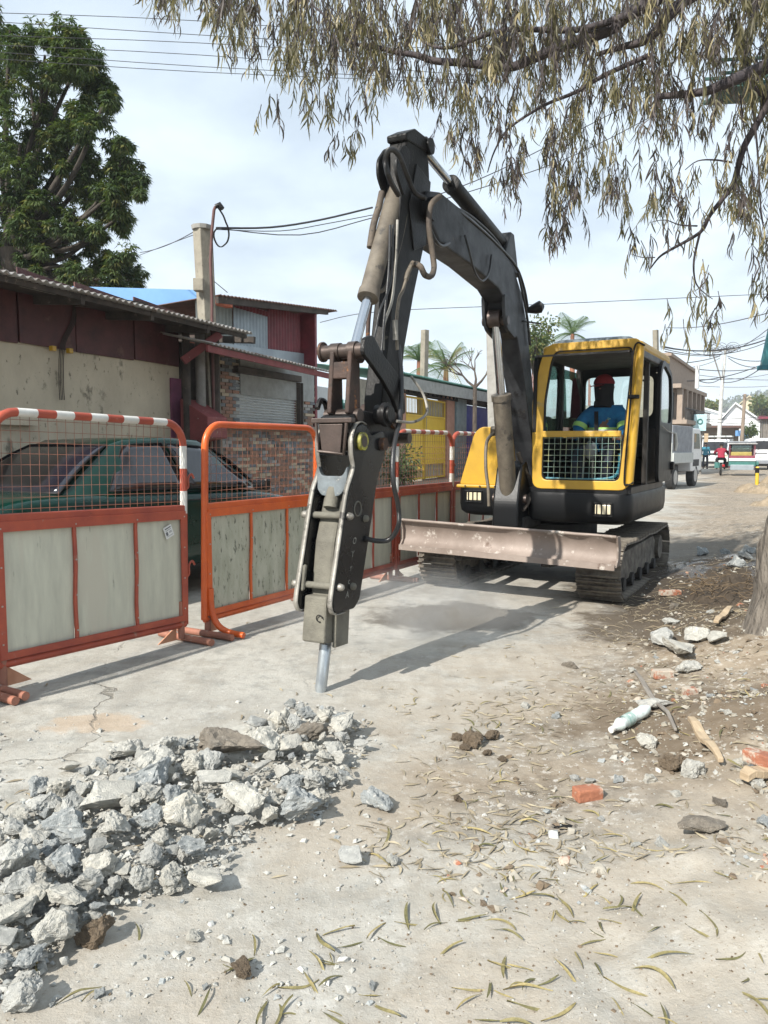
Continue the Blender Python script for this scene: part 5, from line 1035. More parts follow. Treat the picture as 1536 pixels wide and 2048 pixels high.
# building 1: low wall house
P1 = -6.5
tA = 1.5; tB, zB = W(358, 737, P1)
H1 = root('low_house', 'low beige walled house with dark maroon sheet cladding under a corrugated roof', 'house', S(tA, P1), math.atan2(ST.y, ST.x))
zt = 2.45
wall(H1, 'plaster_wall', tA, tB, 0, zt, P1, 'beige', .2)
wall(H1, 'wall_ledge', tA, W(60, 790, P1)[0], 1.62, 1.70, P1 + .10, 'beige', .10)
tcuts = [tA, W(30, 600, P1)[0], W(145, 600, P1)[0], W(262, 600, P1)[0], W(352, 600, P1)[0]]
for i in range(4):
    a, b = tcuts[i], tcuts[i + 1]; zt_a = W(0, 548, P1)[1] + .1; za, zb_ = zt_a, zt_a - .06
    m = MB(); m.prism([(a + .01, zt - .02 + .012 * (i % 2)), (b - .01, zt - .02), (b - .01, zb_), (a + .01, za)], lambda t, z, c: S(t, P1 + c, z), .012 + .006 * (i % 2), .03 + .006 * (i % 2)); part('cladding_sheet', m, M_['maroons'], H1, bev=.003)
# vent strip under the eave, brackets, cable
a, za = W(146, 600, P1 + .05); b, zb_ = W(290, 620, P1 + .05); part('vent_strip', MB().bar(S(a, P1 + .07, za), S(b, P1 + .07, zb_ + .02), .06, .13), M_['darkw'], H1)
a, za = W(34, 560, P1 + .3); b, zb_ = W(430, 655, P1 + .3)
part('eave_batten', MB().bar(S(a, P1 + .35, za - .03), S(b, P1 + .35, zb_ - .02), .05, .07), M_['wood'], H1)
cb = MB(); 
for k in range(4):
    x0 = 135 + k * 3; cb.tube(curve([S(*(lambda q: (q[0], P1 + .05, q[1]))(W(x, y, P1 + .05))) for x, y in ((147, 600), (x0 + 8, 640), (x0 - 14, 690), (x0 - 17, 760), (x0 - 15, 800))], 5), .0045, 5)
part('wall_cables', cb, M_['darkw'], H1, smooth=60)
for x, y in ((104, 697), (138, 702)): q = W(x, y, P1 + .05); part('yellow_clip', MB().box(fr(S(q[0], P1 + .06, q[1]), ST, -SN, UP), .05, .05, .05), M_['yellow'], H1)
r0 = W(0, 540, P1 + .75); r1 = W(505, 666, P1 + .75)
rl = r1[0] - (r0[0] - 2.5); zr0 = r0[1] + (r0[1] - r1[1]) / (r1[0] - r0[0]) * 2.5
def rf1(a, b, h): return S(r0[0] - 2.5 + a, P1 + .75 - b, zr0 + (r1[1] - zr0) * a / rl + b * .05 + h)
solid(part('corrugated_roof', corr(rf1, rl, 4.2, .085, .015), M_['roofc'], H1, smooth=60), .006)
part('eave_board', MB().bar(S(r0[0] - 2.5, P1 + .66, zr0 - .045), S(r1[0] - .02, P1 + .66, r1[1] - .045), .03, .05), M_['darkw'], H1)
part('soffit', MB().prism([(r0[0] - 2.5, zr0 + .02), (r1[0], r1[1] + .02), (r1[0], r1[1] + .035), (r0[0] - 2.5, zr0 + .035)], lambda t, z, c: S(t, P1 + c, z + (.62 - c) * .05 - .03), 0.01, .62), M_['darkw'], H1)
wall(H1, 'wall_head', tA, tB, zt, W(352, 640, P1)[1] + .05, P1 - .02, 'maroons', .1)
for k in range(7): t = r0[0] - 2 + k * 1.0; z = zr0 + (r1[1] - zr0) * (t - r0[0] + 2.5) / rl; part('rafter', MB().bar(S(t, P1 + .68, z - .07), S(t, P1 - 1, z + .06), .05, .09), M_['darkw'], H1)
# dark recess with posts at its far end
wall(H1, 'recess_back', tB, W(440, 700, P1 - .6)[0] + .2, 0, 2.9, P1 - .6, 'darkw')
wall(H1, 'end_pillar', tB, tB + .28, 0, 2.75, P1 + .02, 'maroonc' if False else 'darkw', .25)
M_['purp'] = mat('faded_purple_pilaster', (.22, .07, .13), (.15, .05, .09), rough=.85, c3=(.30, .25, .2), t3=.62, s3=9); wall(H1, 'painted_pilaster', W(340, 800, P1)[0], tB, 0, 2.28, P1 + .03, 'purp', .06)
for x, r_, m_ in ((400, .065, 'pvcp'), (372, .05, 'darkw'), (425, .09, 'darkw')): t = W(x, 700, P1 + .25)[0]; part('post', MB().cyl(S(t, P1 + .25, 0), S(t, P1 + .25, 2.85), r_, 12), M_[m_], H1, smooth=50)
a = W(366, 722, P1 + .3); b = W(440, 668, P1 + .6); part('brace', MB().bar(S(a[0], P1 + .3, a[1]), S(b[0], P1 + .6, b[1]), .07, .10), M_['maroonb'], H1)
# maroon bin chute
a0 = W(405, 800, P1 + .5)[0]; a1 = a0 + .42
mx_ = MB(); mx_.prism([(0, 1.45), (0, 2.02), (.42, 1.78), (.42, 1.52)], lambda a, b, c: S(c, P1 + .15 + a, b), a0, a1); solo('meter_box', mx_, M_['maroonb'], 'maroon sloping sheet metal hood fixed to the dark post', 'metal hood', bev=.01)
# blue roofed building behind
pb = -11
tb0 = W(140, 575, pb); tb1 = W(405, 580, pb)
HB = root('blue_topped_building', 'building with a light blue sheet parapet over salmon wall behind the low house', 'building', S(tb0[0], pb), math.atan2(ST.y, ST.x))
qa, qb = A(60, 570, 13.5), A(403, 580, 13.5); qc = A(390, 617, 13.5); part('blue_parapet', MB().prism([(qa.x, qc.z), (qb.x - .08, qc.z), (qb.x, qb.z), (qa.x, qa.z)], lambda x, z, c: Vector((x, 13.5 + c, z)), 0, .12), M_['blues'], HB); part('salmon_wall', MB().prism([(qa.x, 0), (qb.x, 0), (qb.x, qb.z - .05), (qb.x - .07, qc.z), (qa.x, qc.z)], lambda x, z, c: Vector((x, 13.5 + c, z)), .14, 1.2), M_['pinkw'], HB)
# building 2
P2 = -6.6
H2 = root('corrugated_shop', 'shop with corrugated upper storey, roller shutter and mixed stone tile facade', 'shop', S(W(430, 700, P2)[0], P2), math.atan2(ST.y, ST.x))
T = lambda x: W(x, 700, P2)[0]
def cpan(x0, x1, y0, y1, m_, off=0):
    t0, t1 = T(x0), T(x1); z1 = W((x0 + x1) / 2, y0, P2)[1]; z0 = W((x0 + x1) / 2, y1, P2)[1]
    part('corrugated_sheet', corr(lambda a, b, h: S(t0 + a, P2 - .3 + off + h, z0 + b), t1 - t0, z1 - z0, .09, .014), M_[m_], H2, smooth=60)
cpan(428, 500, 604, 692, 'gicorr'); cpan(500, 566, 610, 705, 'galv', .01); cpan(566, 630, 618, 708, 'maroonc', .02); cpan(500, 566, 611, 622, 'maroonc', .03)
part('flashing', MB().prism([(T(440), W(440, 680, P2)[1]), (T(632), W(632, 706, P2)[1]), (T(632), W(632, 742, P2)[1]), (T(440), W(440, 700, P2)[1])], lambda t, z, c: S(t, P2 + c, z), -.24, -.22), M_['galv'], H2)
za_, zc_ = W(428, 592, P2 + .1)[1], W(670, 624, P2 + .1)[1]; ta_, tc_ = T(424), W(670, 624, P2 + .1)[0]
solid(part('upper_roof', corr(lambda a, b, h: S(ta_ + a, P2 + .15 - b, za_ + (zc_ - za_) * a / (tc_ - ta_) + .02 + h - b * .06), tc_ - ta_, 3.5, .09, .012), M_['roofd'], H2, smooth=60), .008)
part('upper_roof_edge', MB().bar(S(ta_, P2 + .10, za_ - .04), S(tc_ - .3, P2 + .10, zc_ - .05), .05, .09), M_['darkw'], H2)
part('orange_roof_tiles', MB().box(fr(S(T(440), P2 + .05, za_ - .03), ST, -SN, UP), .35, .12, .12), mat('orange_roof_tile', (.5, .12, .05)), H2, bev=.01)
k0 = W(422, 686, P2 + .9); k1 = W(668, 745, P2 + .9)
solid(part('canopy_roof', corr(lambda a, b, h: S(k0[0] + a, P2 + .9 - b, k0[1] + (k1[1] - k0[1]) * a / (k1[0] - k0[0]) + b * .22 + h), k1[0] - k0[0], 1.2, .085, .014), M_['roofc'], H2, smooth=60), .006)
part('canopy_fascia', MB().bar(S(k0[0], P2 + .84, k0[1] - .06), S(k1[0] - .02, P2 + .84, k1[1] - .06), .03, .08), M_['maroonb'], H2)
wall(H2, 'upper_plaster', T(480), T(628), W(590, 770, P2)[1] - .25, k1[1] + .15, P2, 'grpl', .15)
wall(H2, 'side_wall', T(630), T(634), 0, W(632, 618, P2)[1], P2, 'maroonc', 3.0)
zs0, zs1 = W(530, 848, P2)[1], W(530, 756, P2)[1]; ts0, ts1 = T(471), T(592)
sh = MB(); ns = 17; V = []
for i in range(ns * 6 + 1):
    z = zs0 + (zs1 - zs0) * i / (ns * 6); h = .020 * math.sin(2 * math.pi * i / 6)
    for t in (ts0, ts1): V.append(S(t, P2 - .03 + h, z))
sh.add(V, [(i * 2, i * 2 + 1, i * 2 + 3, i * 2 + 2) for i in range(ns * 6)]); part('roller_shutter', sh, M_['shut'], H2, smooth=80)
part('shutter_header', MB().box(fr(S((ts0 + ts1) / 2, P2 + .02, zs1 + .06), ST, -SN, UP), ts1 - ts0 + .1, .12, .10), M_['darkw'], H2, bev=.01)
part('counter_ledge', MB().box(fr(S((T(440) + T(630)) / 2, P2 + .08, zs0 - .05), ST, -SN, UP), T(630) - T(440), .22, .06), M_['conc'], H2, bev=.008)
for x in (594, 600): part('shutter_guide', MB().bar(S(T(x), P2 + .02, zs0), S(T(x), P2 + .02, zs1), .06, .05), M_['darkw'], H2)
wall(H2, 'tile_backing', T(430), T(630), 0, zs0 - .08, P2 - .03, 'conc', .1); wall(H2, 'tile_backing', T(434), T(471), zs0, 2.75, P2 - .03, 'conc', .1); wall(H2, 'tile_backing', T(603), T(628), zs0, 2.6, P2 - .03, 'conc', .1)
tilem = [mat('tile_stone_%s' % n, c, tuple(x * .75 for x in c), rough=.55, scale=20) for n, c in (('brown', (.21, .11, .07)), ('rust', (.28, .13, .07)), ('slate', (.12, .135, .15)), ('tan', (.42, .34, .235)), ('dark', (.07, .06, .055)), ('grey', (.28, .27, .25)))]
TM = []
for m_ in tilem:
    b = MB(); b.box(Matrix.Identity(4), .168, .02, .044); TM.append(b.mesh('facade_tile', m_))
rr = random.Random(3); rest = MB(); cnt = 0
spots = []
def tilearea(t0, t1, z0, z1, vis):
    z = z0; row_ = 0
    while z < z1 - .02:
        t = t0 + (.09 if row_ % 2 else 0)
        while t < t1 - .04: spots.append((t + .085, z + .024, vis)); t += .175
        z += .05; row_ += 1
tilearea(T(434), T(626), .95, zs0 - .10, 1); tilearea(T(436), T(470), zs0 + .02, 2.72, 1); tilearea(T(605), T(627), zs0 + .02, 2.55, 1); tilearea(T(434), T(626), .1, .95, 0)
vis = [s_ for s_ in spots if s_[2]]; rr.shuffle(vis); vis.sort(key=lambda s_: s_[0]); first = vis[:300]; others = vis[300:] + [s_ for s_ in spots if not s_[2]]
for t, z, _ in first:
    o = piece('facade_tile', rr.choices(TM, (5, 4, 3, 3, 2, 2))[0], H2, fr(S(t, P2 - .02 + rr.uniform(-.003, .004), z), ST, -SN, UP) @ Matrix.Scale(rr.choice((.98, .98, .5)) if False else .98, 4, (1, 0, 0)))
for t, z, _ in others: rest.mi = rr.choices(range(6), (5, 4, 3, 3, 2, 2))[0]; rest.box(fr(S(t, P2 - .02 + rr.uniform(-.003, .004), z), ST, -SN, UP), .165, .02, .044)
part('facade_tiles', rest, tilem, H2, kind='stuff')
# pale wall with small green gate beyond
HW = root('pale_side_building', 'pale painted wall with a small green steel gate right of the tiled shop', 'building', S(T(636), -7.2), math.atan2(ST.y, ST.x))
tw = lambda x: W(x, 800, -7.4)[0]
wall(HW, 'pale_wall', T(636), tw(668), 0, 2.6, -7.4, 'palew', .2); wall(HW, 'far_wall', tw(712), tw(800), 0, 2.9, -7.4, 'conc', .2)
M_['greeng'] = mat('dark_green_gate_paint', (.01, .16, .12), rough=.5)
gg = MB()
for k in range(9): t = tw(668) + (tw(712) - tw(668)) * (k + .5) / 9; gg.cyl(S(t, -7.4, .5), S(t, -7.4, 2.4), .02, 6)
for z in (.6, 1.5, 2.3): gg.bar(S(tw(668), -7.4, z), S(tw(712), -7.4, z), .04, .06)
part('green_gate', gg, M_['greeng'], HW)
# building 3: yellow gate
P3 = -7.5
t3 = lambda x: W(x, 880, P3)[0]; z3 = lambda x, y: W(x, y, P3)[1]
H3 = root('gated_house', 'house front with yellow steel gate, truss beam and green edged canopy', 'house', S(t3(795), P3), math.atan2(ST.y, ST.x))
zg0, zg1 = .50, z3(850, 797)
M_['ygate'] = mat('yellow_gate_paint', (.62, .42, .03), (.54, .36, .03), rough=.5, scale=2, c3=(.35, .24, .06), t3=.68, s3=9)
M_['green'] = mat('teal_green_roof_edge', (.10, .27, .23), rough=.6); M_['bluet'] = mat('deep_blue_tarp', (.03, .05, .32), (.02, .035, .22), rough=.6, scale=4); M_['bluep'] = mat('blue_grey_pillar', (.24, .31, .33), (.18, .24, .26), rough=.7)
M_['pinkp'] = mat('salmon_pillar', (.42, .24, .18), (.33, .19, .14), rough=.85)
wall(H3, 'plinth', t3(700), t3(1100), 0, .50, P3 + 1.2, 'conc', 1.6)
for x0, x1, m_ in ((794, 806, 'pinkp'), (889, 904, 'pinkp'), (908, 928, 'bluep'), (983, 1000, 'bluep'), (1060, 1080, 'pinkp')): wall(H3, 'pillar', t3(x0), t3(x1), .5, zg1 + .15, P3 + .08, m_, .3, bev=.01)
for i, (x0, x1) in enumerate(((808, 846), (847, 888))):
    a, b = t3(x0), t3(x1); zz0, zz1 = zg0 + .05, zg1; gz = zz0 + .42; uz = zz1 - .48
    g_ = part('gate_leaf', MB().box(fr(S((a + b) / 2, P3, (gz + uz) / 2), ST, -SN, UP), b - a - .04, .03, uz - gz), M_['ygate'], H3)
    f_ = MB()
    for q in (a + .03, b - .03): f_.bar(S(q, P3 + .02, zz0), S(q, P3 + .02, zz1), .05, .05)
    for z in (zz0 + .03, gz, uz, zz1 - .03): f_.bar(S(a + .05, P3 + .024, z), S(b - .05, P3 + .024, z), .04, .045)
    part('gate_frame', f_, M_['ygate'], g_)
    br_ = MB()
    for k in range(13): t = a + .06 + (b - a - .12) * k / 12; br_.cyl(S(t, P3 + .01, zz0), S(t, P3 + .01, gz), .009, 5); br_.cyl(S(t, P3 + .01, uz), S(t, P3 + .01, zz1), .009, 5)
    part('gate_bars', br_, M_['ygate'], g_, kind='stuff')
    if i: part('grey_backing', MB().box(fr(S((a + b) / 2, P3 - .05, (uz + zz1) / 2), ST, -SN, UP), b - a, .02, zz1 - uz), M_['grpl'], g_)
    part('grey_backing', MB().box(fr(S((a + b) / 2, P3 - .05, (zz0 + gz) / 2), ST, -SN, UP), b - a, .02, gz - zz0), M_['grpl'], g_)
wall(H3, 'inner_wall', t3(780), t3(1120), .5, 2.6, P3 - 2.5, 'grpl', .2)
tarp = MB().grid(lambda u, v: S(t3(930) + (t3(983) - t3(930)) * u, P3 + .02 + .03 * math.sin(u * 14) * (1 - v * .5), .7 + (zg1 - .70) * v), 24, 6); part('blue_tarp', tarp, M_['bluet'], H3, smooth=60)
tr = MB(); a, b = t3(800), t3(908); zt0, zt1 = zg1 + .06, zg1 + .36
for z in (zt0, zt1): tr.bar(S(a, P3 + .1, z), S(b, P3 + .1, z), .04, .04)
for k in range(12): t = a + (b - a) * k / 12; t2 = a + (b - a) * (k + 1) / 12; tm = (t + t2) / 2; tr.bar(S(t, P3 + .1, zt0), S(tm, P3 + .1, zt1), .025, .025); tr.bar(S(tm, P3 + .1, zt1), S(t2, P3 + .1, zt0), .025, .025)
part('truss_beam', tr, M_['blackp'], H3); wall(H3, 'gable_infill', t3(795), t3(1120), zg1 + .05, zg1 + .50, P3 - .1, 'darkw', .08)
c0 = W(795, 743, P3 + .5); c1 = W(1000, 786, P3 + .5); L3 = (c1[0] - c0[0]) * 1.55; dz3 = (c1[1] - c0[1]) * 1.55
part('canopy_fascia', MB().bar(S(c0[0], P3 + .45, c0[1] - .22), S(c0[0] + L3, P3 + .45, c0[1] + dz3 - .2), .04, .30), M_['grpl'], H3)
solid(part('canopy_sheet', corr(lambda u, v, h: S(c0[0] + u, P3 + .5 - v, c0[1] + dz3 * u / L3 + v * .12 + h), L3, 3.5, .10, .02), M_['green'], H3, smooth=60), .008)
# shrubs by the gate
def leaves_mb(centres, n, size, seed, mats=1, droop=.4, aspect=.28):
    r = random.Random(seed); mb = MB()
    for c, rad in centres:
        for i in range(n):
            d = Vector((r.gauss(0, 1), r.gauss(0, 1), r.gauss(0, .8))); d.normalize(); p = Vector(c) + d * rad * (r.random() ** .45)
            l = (d + Vector((r.uniform(-.6, .6), r.uniform(-.6, .6), r.uniform(-.6, .6) - droop))).normalized() * size * r.uniform(.6, 1.2)
            s_ = l.cross(Vector((r.uniform(-1, 1), r.uniform(-1, 1), r.uniform(-.3, 1)))).normalized() * size * aspect * r.uniform(.7, 1.2)
            mb.mi = r.randrange(mats); mid = p + l * .5 + UP * size * .05
            mb.add([p, mid - s_, mid + s_, p + l], [(0, 1, 3, 2)])
    return mb
def leafmat(name, c, c2, tr=.25):
    m = mat(name, c, c2, rough=.5, scale=1.2, bump=0, spec=.4); t = m.node_tree; p = [n for n in t.nodes if n.type == 'BSDF_PRINCIPLED'][0]; o = [n for n in t.nodes if n.type == 'OUTPUT_MATERIAL'][0]
    tl = t.nodes.new('ShaderNodeBsdfTranslucent'); tl.inputs[0].default_value = (min(1, c[0] * 1.6), min(1, c[1] * 1.7), c[2] * .8, 1); mx_ = t.nodes.new('ShaderNodeMixShader'); mx_.inputs[0].default_value = tr
    t.links.new(p.outputs[0], mx_.inputs[1]); t.links.new(tl.outputs[0], mx_.inputs[2]); t.links.new(mx_.outputs[0], o.inputs[0]); return m
M_['g1'] = leafmat('dark_green_leaf', (.060, .095, .035), (.035, .060, .025)); M_['g2'] = leafmat('mid_green_leaf', (.095, .13, .045), (.055, .08, .028)); M_['g3'] = leafmat('olive_leaf', (.16, .16, .05), (.09, .10, .035)); M_['bark'] = mat('grey_brown_bark', (.10, .08, .062), (.05, .04, .034), rough=.95, scale=9, bump=.9, bscale=22, c3=(.20, .19, .165), t3=.62, s3=7, bdist=.03, stretch=(1, 1, .4))
M_['palm'] = leafmat('palm_frond_leaf', (.13, .19, .09), (.08, .13, .06), .3); M_['palmy'] = leafmat('yellowing_palm_leaf', (.36, .30, .12), (.22, .2, .08), .3)
def shrub(label, c, rad, n, seed):
    R = root('shrub', label, 'shrub', c)
    st = MB()
    for k in range(6): a = k * 1.05; st.tube([Vector(c), Vector(c) + Vector((math.cos(a) * rad * .4, math.sin(a) * rad * .4, rad * 1.1))], [.012, .006], 5)
    part('stem', st, M_['bark'], R); part('foliage', leaves_mb([((c[0], c[1], c[2] + rad), rad)], n, .10, seed, 2), [M_['g1'], M_['g2']], R, kind='stuff')
q = S(t3(776), P3 + .4, .5); shrub('dark green shrub beside the salmon pillar left of the yellow gate', tuple(q), .30, 320, 4)
q = S(t3(745), P3 + .6, .5); shrub('dark bush between the breaker and the gated house', tuple(q), .6, 600, 5)

# unfinished wall behind the cab, with bars standing out of it
t4 = lambda x, p=-6: W(x, 850, p)[0]
H4 = root('unfinished_house', 'unfinished hollow block house with bare steel bars seen behind the cab', 'building', S(24, -6), math.atan2(ST.y, ST.x))
M_['blockw'] = mat('brown_block_wall', (.34, .23, .18), (.25, .17, .13), rough=.9, scale=3)
wall(H4, 'block_wall', 21.5, 46, 0, 2.85, -6, 'blockw', .2); wall(H4, 'white_wall', 34, 40, 0, 2.9, -5.9, 'palew', .1)
rb = MB()
for i, t in enumerate((23.5, 26.0, 28.2, 28.5, 31, 31.3, 34, 34.3, 37.5, 37.9)):
    for dx in (0, .18): rb.cyl(S(t + dx, -6.1, 2.8), S(t + dx, -6.1, 4.4 + (i % 3) * .3), .018, 5)
    if i % 2: rb.bar(S(t - .4, -6.1, 3.6), S(t + .6, -6.1, 3.6), .015, .015)
part('steel_bars', rb, M_['rustor'], H4)
for t in (24.5, 29.5, 36): part('concrete_column', MB().bar(S(t, -5.95, 0), S(t, -5.95, 3.3), .28, .28, up=ST), M_['concg'], H4)

# ------------------------------------------------------------------ posts, pipes, wires
def pole(name, label, x0, y0, x1, y1, Y, w_, m_, taper=.8, square=True, cat='post', extra=None):
    top = A(x0, y0, Y); bt = A(x1, y1, Y); d = (bt - top); k = (0 - top.z) / d.z if d.z else 1; base = top + d * k
    R = root(name, label, cat, base)
    mb = MB().tube([base, base.lerp(top, .5), top], [w_ / 2 * 1.0, w_ / 2 * .95, w_ / 2 * taper], 4 if square else 12); part('shaft', mb, M_[m_], R, smooth=None if square else 50, bev=.01 if square else 0)
    if extra: extra(R, top, base)
    return R
def lp(R, top, base):
    part('top_collar', MB().tube([top - UP * .05, top], [.13, .14], 10), M_['concg'], R)
    s_ = A(403, 590, 10.4); part('lower_stub', MB().box(fr(A(398, 570, 10.15), Vector((1, 0, 0)), Vector((0, 1, 0)), UP), .13, .12, .16), M_['conc'], R, bev=.01)
    part('shaded_side_strip', MB().bar(A(415, 456, 10.5), A(423, 640, 10.5), .10, .14, up=Vector((0, 1, 0))), M_['darkw'], R)  # dark strip that paints in the shade on the post's right side
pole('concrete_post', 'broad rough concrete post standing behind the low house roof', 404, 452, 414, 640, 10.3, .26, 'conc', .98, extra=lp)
def serv():
    P = [A(x, y, 10.1) for x, y in ((431, 413), (428, 420), (424, 460), (421, 520), (424, 600), (424, 640))]; base = Vector((P[-1].x + .0, P[-1].y, 0))
    R = root('service_pipe', 'thin rusty service pipe with dangling looped wires beside the concrete post', 'pipe', base)
    part('pipe', MB().tube(P + [base], .02, 8), mat('brown_rusty_pipe', (.13, .055, .05), (.08, .04, .035), rough=.7), R, smooth=60)
    part('weather_head', MB().tube([P[0], P[0] + Vector((.05, 0, .02)), P[0] + Vector((.09, 0, -.03))], [.03, .04, .03], 8), M_['oily'], R, smooth=60)
    wr = MB()
    for o in (0, .012):
        wr.tube(curve([A(x + o * 150, y, 10.05) for x, y in ((435, 415), (445, 430), (451, 445), (455, 455), (457, 470), (454, 483), (448, 490), (441, 494), (434, 490), (428, 478), (427, 466), (432, 458), (437, 455))], 4), .006, 5)
    part('looped_wires', wr, M_['oily'], R)
serv()
pole('concrete_post', 'slim brown concrete post among the palm fronds above the gated house', 850, 660, 848, 745, 21, .24, 'pinkp' if False else 'conc', .95)
pole('concrete_post', 'thick grey concrete post close behind the excavator boom', 987, 658, 990, 780, 15, .34, 'concg', .85)
pole('concrete_post', 'short concrete post top showing above the excavator cab roof', 1311, 660, 1312, 720, 30, .26, 'conc', .95)
WIREM = mat('dark_wire', (.04, .04, .045), rough=.6, bump=0)
def wire(pts, r=.007, n=10, sag=0, label=None, group=None):
    a, b = pts[0], pts[-1]
    if len(pts) == 2: P = [a.lerp(b, i / n) - UP * (sag * 4 * (i / n) * (1 - i / n)) for i in range(n + 1)]
    else: P = curve(pts, 4)
    solo('overhead_wire', MB().tube(P, r, 5), WIREM, label or 'thin dark overhead wire running between far poles', 'wire', group or ('overhead wires above the street' if not label else None))
ug = 'six parallel overhead lines at the top left'
for y0, y1, yr in ((28, 44, 85), (44, 72, 100), (74, 88, 120), (92, 112, 150), (104, 135, 160), (118, 146, 165)):
    wire([A(-60, y0 - 4, 12), A(400, y1 - 2, 12.5), A(960, yr + 2, 13.5)], .005, label='thin overhead line crossing the top left sky', group=ug)
wire([A(280, 505, 14), A(392, 461, 10.4)], .006, label='thin wire from the mango tree down to the concrete post', sag=.05)
wire([A(280, 510, 14), A(392, 468, 10.4)], .005, label='second thinner wire from the mango tree to the concrete post')
wire([A(432, 456, 10.2), A(540, 455, 10.5), A(640, 440, 11), A(745, 415, 11.5)], .014, label='thick twisted cable from the service pipe towards the excavator arm')
wire([A(432, 459, 10.2), A(560, 462, 10.5), A(650, 448, 11), A(745, 430, 11.5)], .006, label='thin line just under the thick twisted cable')
wire([A(432, 456, 10.2), A(600, 470, 10.6), A(740, 437, 11.5), A(900, 395, 12), A(1150, 310, 13), A(1430, 170, 14), A(1600, 120, 15)], .007, label='long line rising behind the boom into the leaves')
wire([A(860, 395, 9), A(1000, 340, 10), A(1300, 190, 11), A(1600, 60, 12)], .006, label='upper line rising through the leaves at the right')
wire([A(425, 560, 11), A(455, 585, 11)], .006, label='short stay wire at the corner of the corrugated shop roof')
wire([A(640, 645, 18), A(760, 623, 18), A(1100, 608, 18), A(1600, 585, 20)], .008, label='faint level wire crossing behind the arm and boom')
# ------------------------------------------------------------------ palms and trees
def frond(mb, base, dirv, L_, droop, n=20, wd=.5):
    d = Vector(dirv).normalized(); P = []
    for i in range(n + 1): t = i / n; P.append(Vector(base) + d * L_ * t + UP * (-droop * L_ * t * t))
    mb.tube(P, [.02 * (1 - .8 * i / n) + .004 for i in range(n + 1)], 4)
    for i in range(1, n):
        tg = (P[i + 1] - P[i]).normalized(); s_ = tg.cross(UP).normalized(); ll = wd * math.sin(math.pi * (i / n) ** .8) + .08
        for k in (0,):
            p = P[i].lerp(P[i + 1], k)
            for g_ in (-1, 1):
                e = p + s_ * g_ * ll * .75 + tg * ll * .55 - UP * ll * .35; m_ = (p + e) / 2 + UP * .04
                w_ = tg * .009; mb.add([p - w_, p + w_, m_ + w_, e, m_ - w_], [(0, 1, 2, 4), (4, 2, 3)])
def palm(label, x, y, Y, h, n, L_, seed, yellow=3):
    r = random.Random(seed); top = A(x, y, Y); base = Vector((top.x, top.y, 0)); R = root('palm_tree', label, 'palm tree', base)
    part('trunk', MB().tube([base, base.lerp(top, .5) + Vector((.05, 0, 0)), top - UP * .5, top], [.14, .11, .09, .07], 10), mat('palm_trunk_' + str(seed), (.30, .12, .07), (.2, .1, .06), rough=.8), R, smooth=60)
    for i in range(n):
        a = i * 2.4 + r.uniform(-.2, .2); el = r.uniform(-.1, 1.25); mb = MB(); d = (math.cos(a) * math.cos(el), math.sin(a) * math.cos(el), math.sin(el))
        frond(mb, top, d, L_ * r.uniform(.8, 1.1), .25 + .5 * (1 - el / 1.4)); part('frond', mb, M_['palmy'] if i < yellow else M_['palm'], R)
palm('tall palm with upright fronds right of the brown post', 892, 738, 24, 4, 17, 1.35, 2); palm('second lower palm with arching fronds left of the brown post', 838, 722, 25, 4, 11, 1.1, 3, 2); palm('feathery palm above the excavator cab roof', 1145, 668, 30, 5, 15, 1.3, 5, 0)
def branch_tree(name, label, base, top_r, blobs, n, size, mats, seed, trunk_r=.2, cat='tree', branches=True, droop=.4, aspect=.28):
    R = root(name, label, cat, base); b = Vector(base); c = sum((Vector(q[0]) for q in blobs), Vector()) / len(blobs)
    st = MB(); fork = b.lerp(Vector((c.x, c.y, c.z)), .45); fork = Vector((b.x * .6 + c.x * .4, b.y * .6 + c.y * .4, min(q[0][2] for q in blobs) * .8))
    part('trunk', MB().tube([b, b.lerp(fork, .6) + Vector((.05, .05, 0)), fork], [trunk_r, trunk_r * .8, trunk_r * .7], 12), M_['bark'], R, smooth=60)
    for i, (q, r_) in enumerate(blobs):
        q = Vector(q); m_ = fork.lerp(q, .5) + Vector((0, 0, -.15 * (q - fork).length * .3)); st.tube(curve([fork, m_, q], 4), [trunk_r * .5 * (1 - k / 12) + .015 for k in range(9)], 6)
    part('limbs', st, M_['bark'], R, smooth=60); part('crown', leaves_mb(blobs, n, size, seed, len(mats), droop, aspect), mats, R, kind='stuff'); return R
# big mango tree on the left
rm = random.Random(11); Ym = 15.5; blobs = []
prof = [(20, 60, 60), (-50, 120, 90), (90, 110, 60), (130, 90, 50), (160, 120, 50), (60, 160, 70), (-30, 240, 90), (180, 160, 45), (205, 215, 40), (110, 230, 60), (40, 290, 70), (-50, 350, 90), (160, 260, 50), (215, 190, 25), (70, 370, 60), (130, 330, 55), (195, 330, 55), (245, 320, 42), (255, 370, 38), (210, 400, 45), (150, 420, 50), (20, 440, 60), (-60, 450, 80), (90, 480, 45), (180, 480, 40), (230, 440, 35), (240, 530, 45), (210, 555, 45), (255, 560, 32), (170, 550, 40), (130, 530, 30), (60, 400, 60), (-40, 520, 60), (55, 530, 30)]
for x, y, rp in prof:
    for k in range(9):
        a = rm.uniform(0, 6.28); rr_ = rp * .85 * rm.random() ** .5; Y = Ym + rm.uniform(-1.0, 1.0); c = A(x + rr_ * math.cos(a), y + rr_ * math.sin(a), Y); blobs.append((tuple(c), rp * .35 / FPX * Ym * rm.uniform(.55, 1.25)))
base = A(40, 540, Ym); base.z = 0
MT = root('mango_tree', 'big dense mango tree rising behind the low house at the left', 'tree', base)
fork = A(30, 500, Ym); part('trunk', MB().tube([base, base.lerp(fork, .5), fork], [.42, .34, .30], 14), M_['bark'], MT, smooth=60)
st = MB()
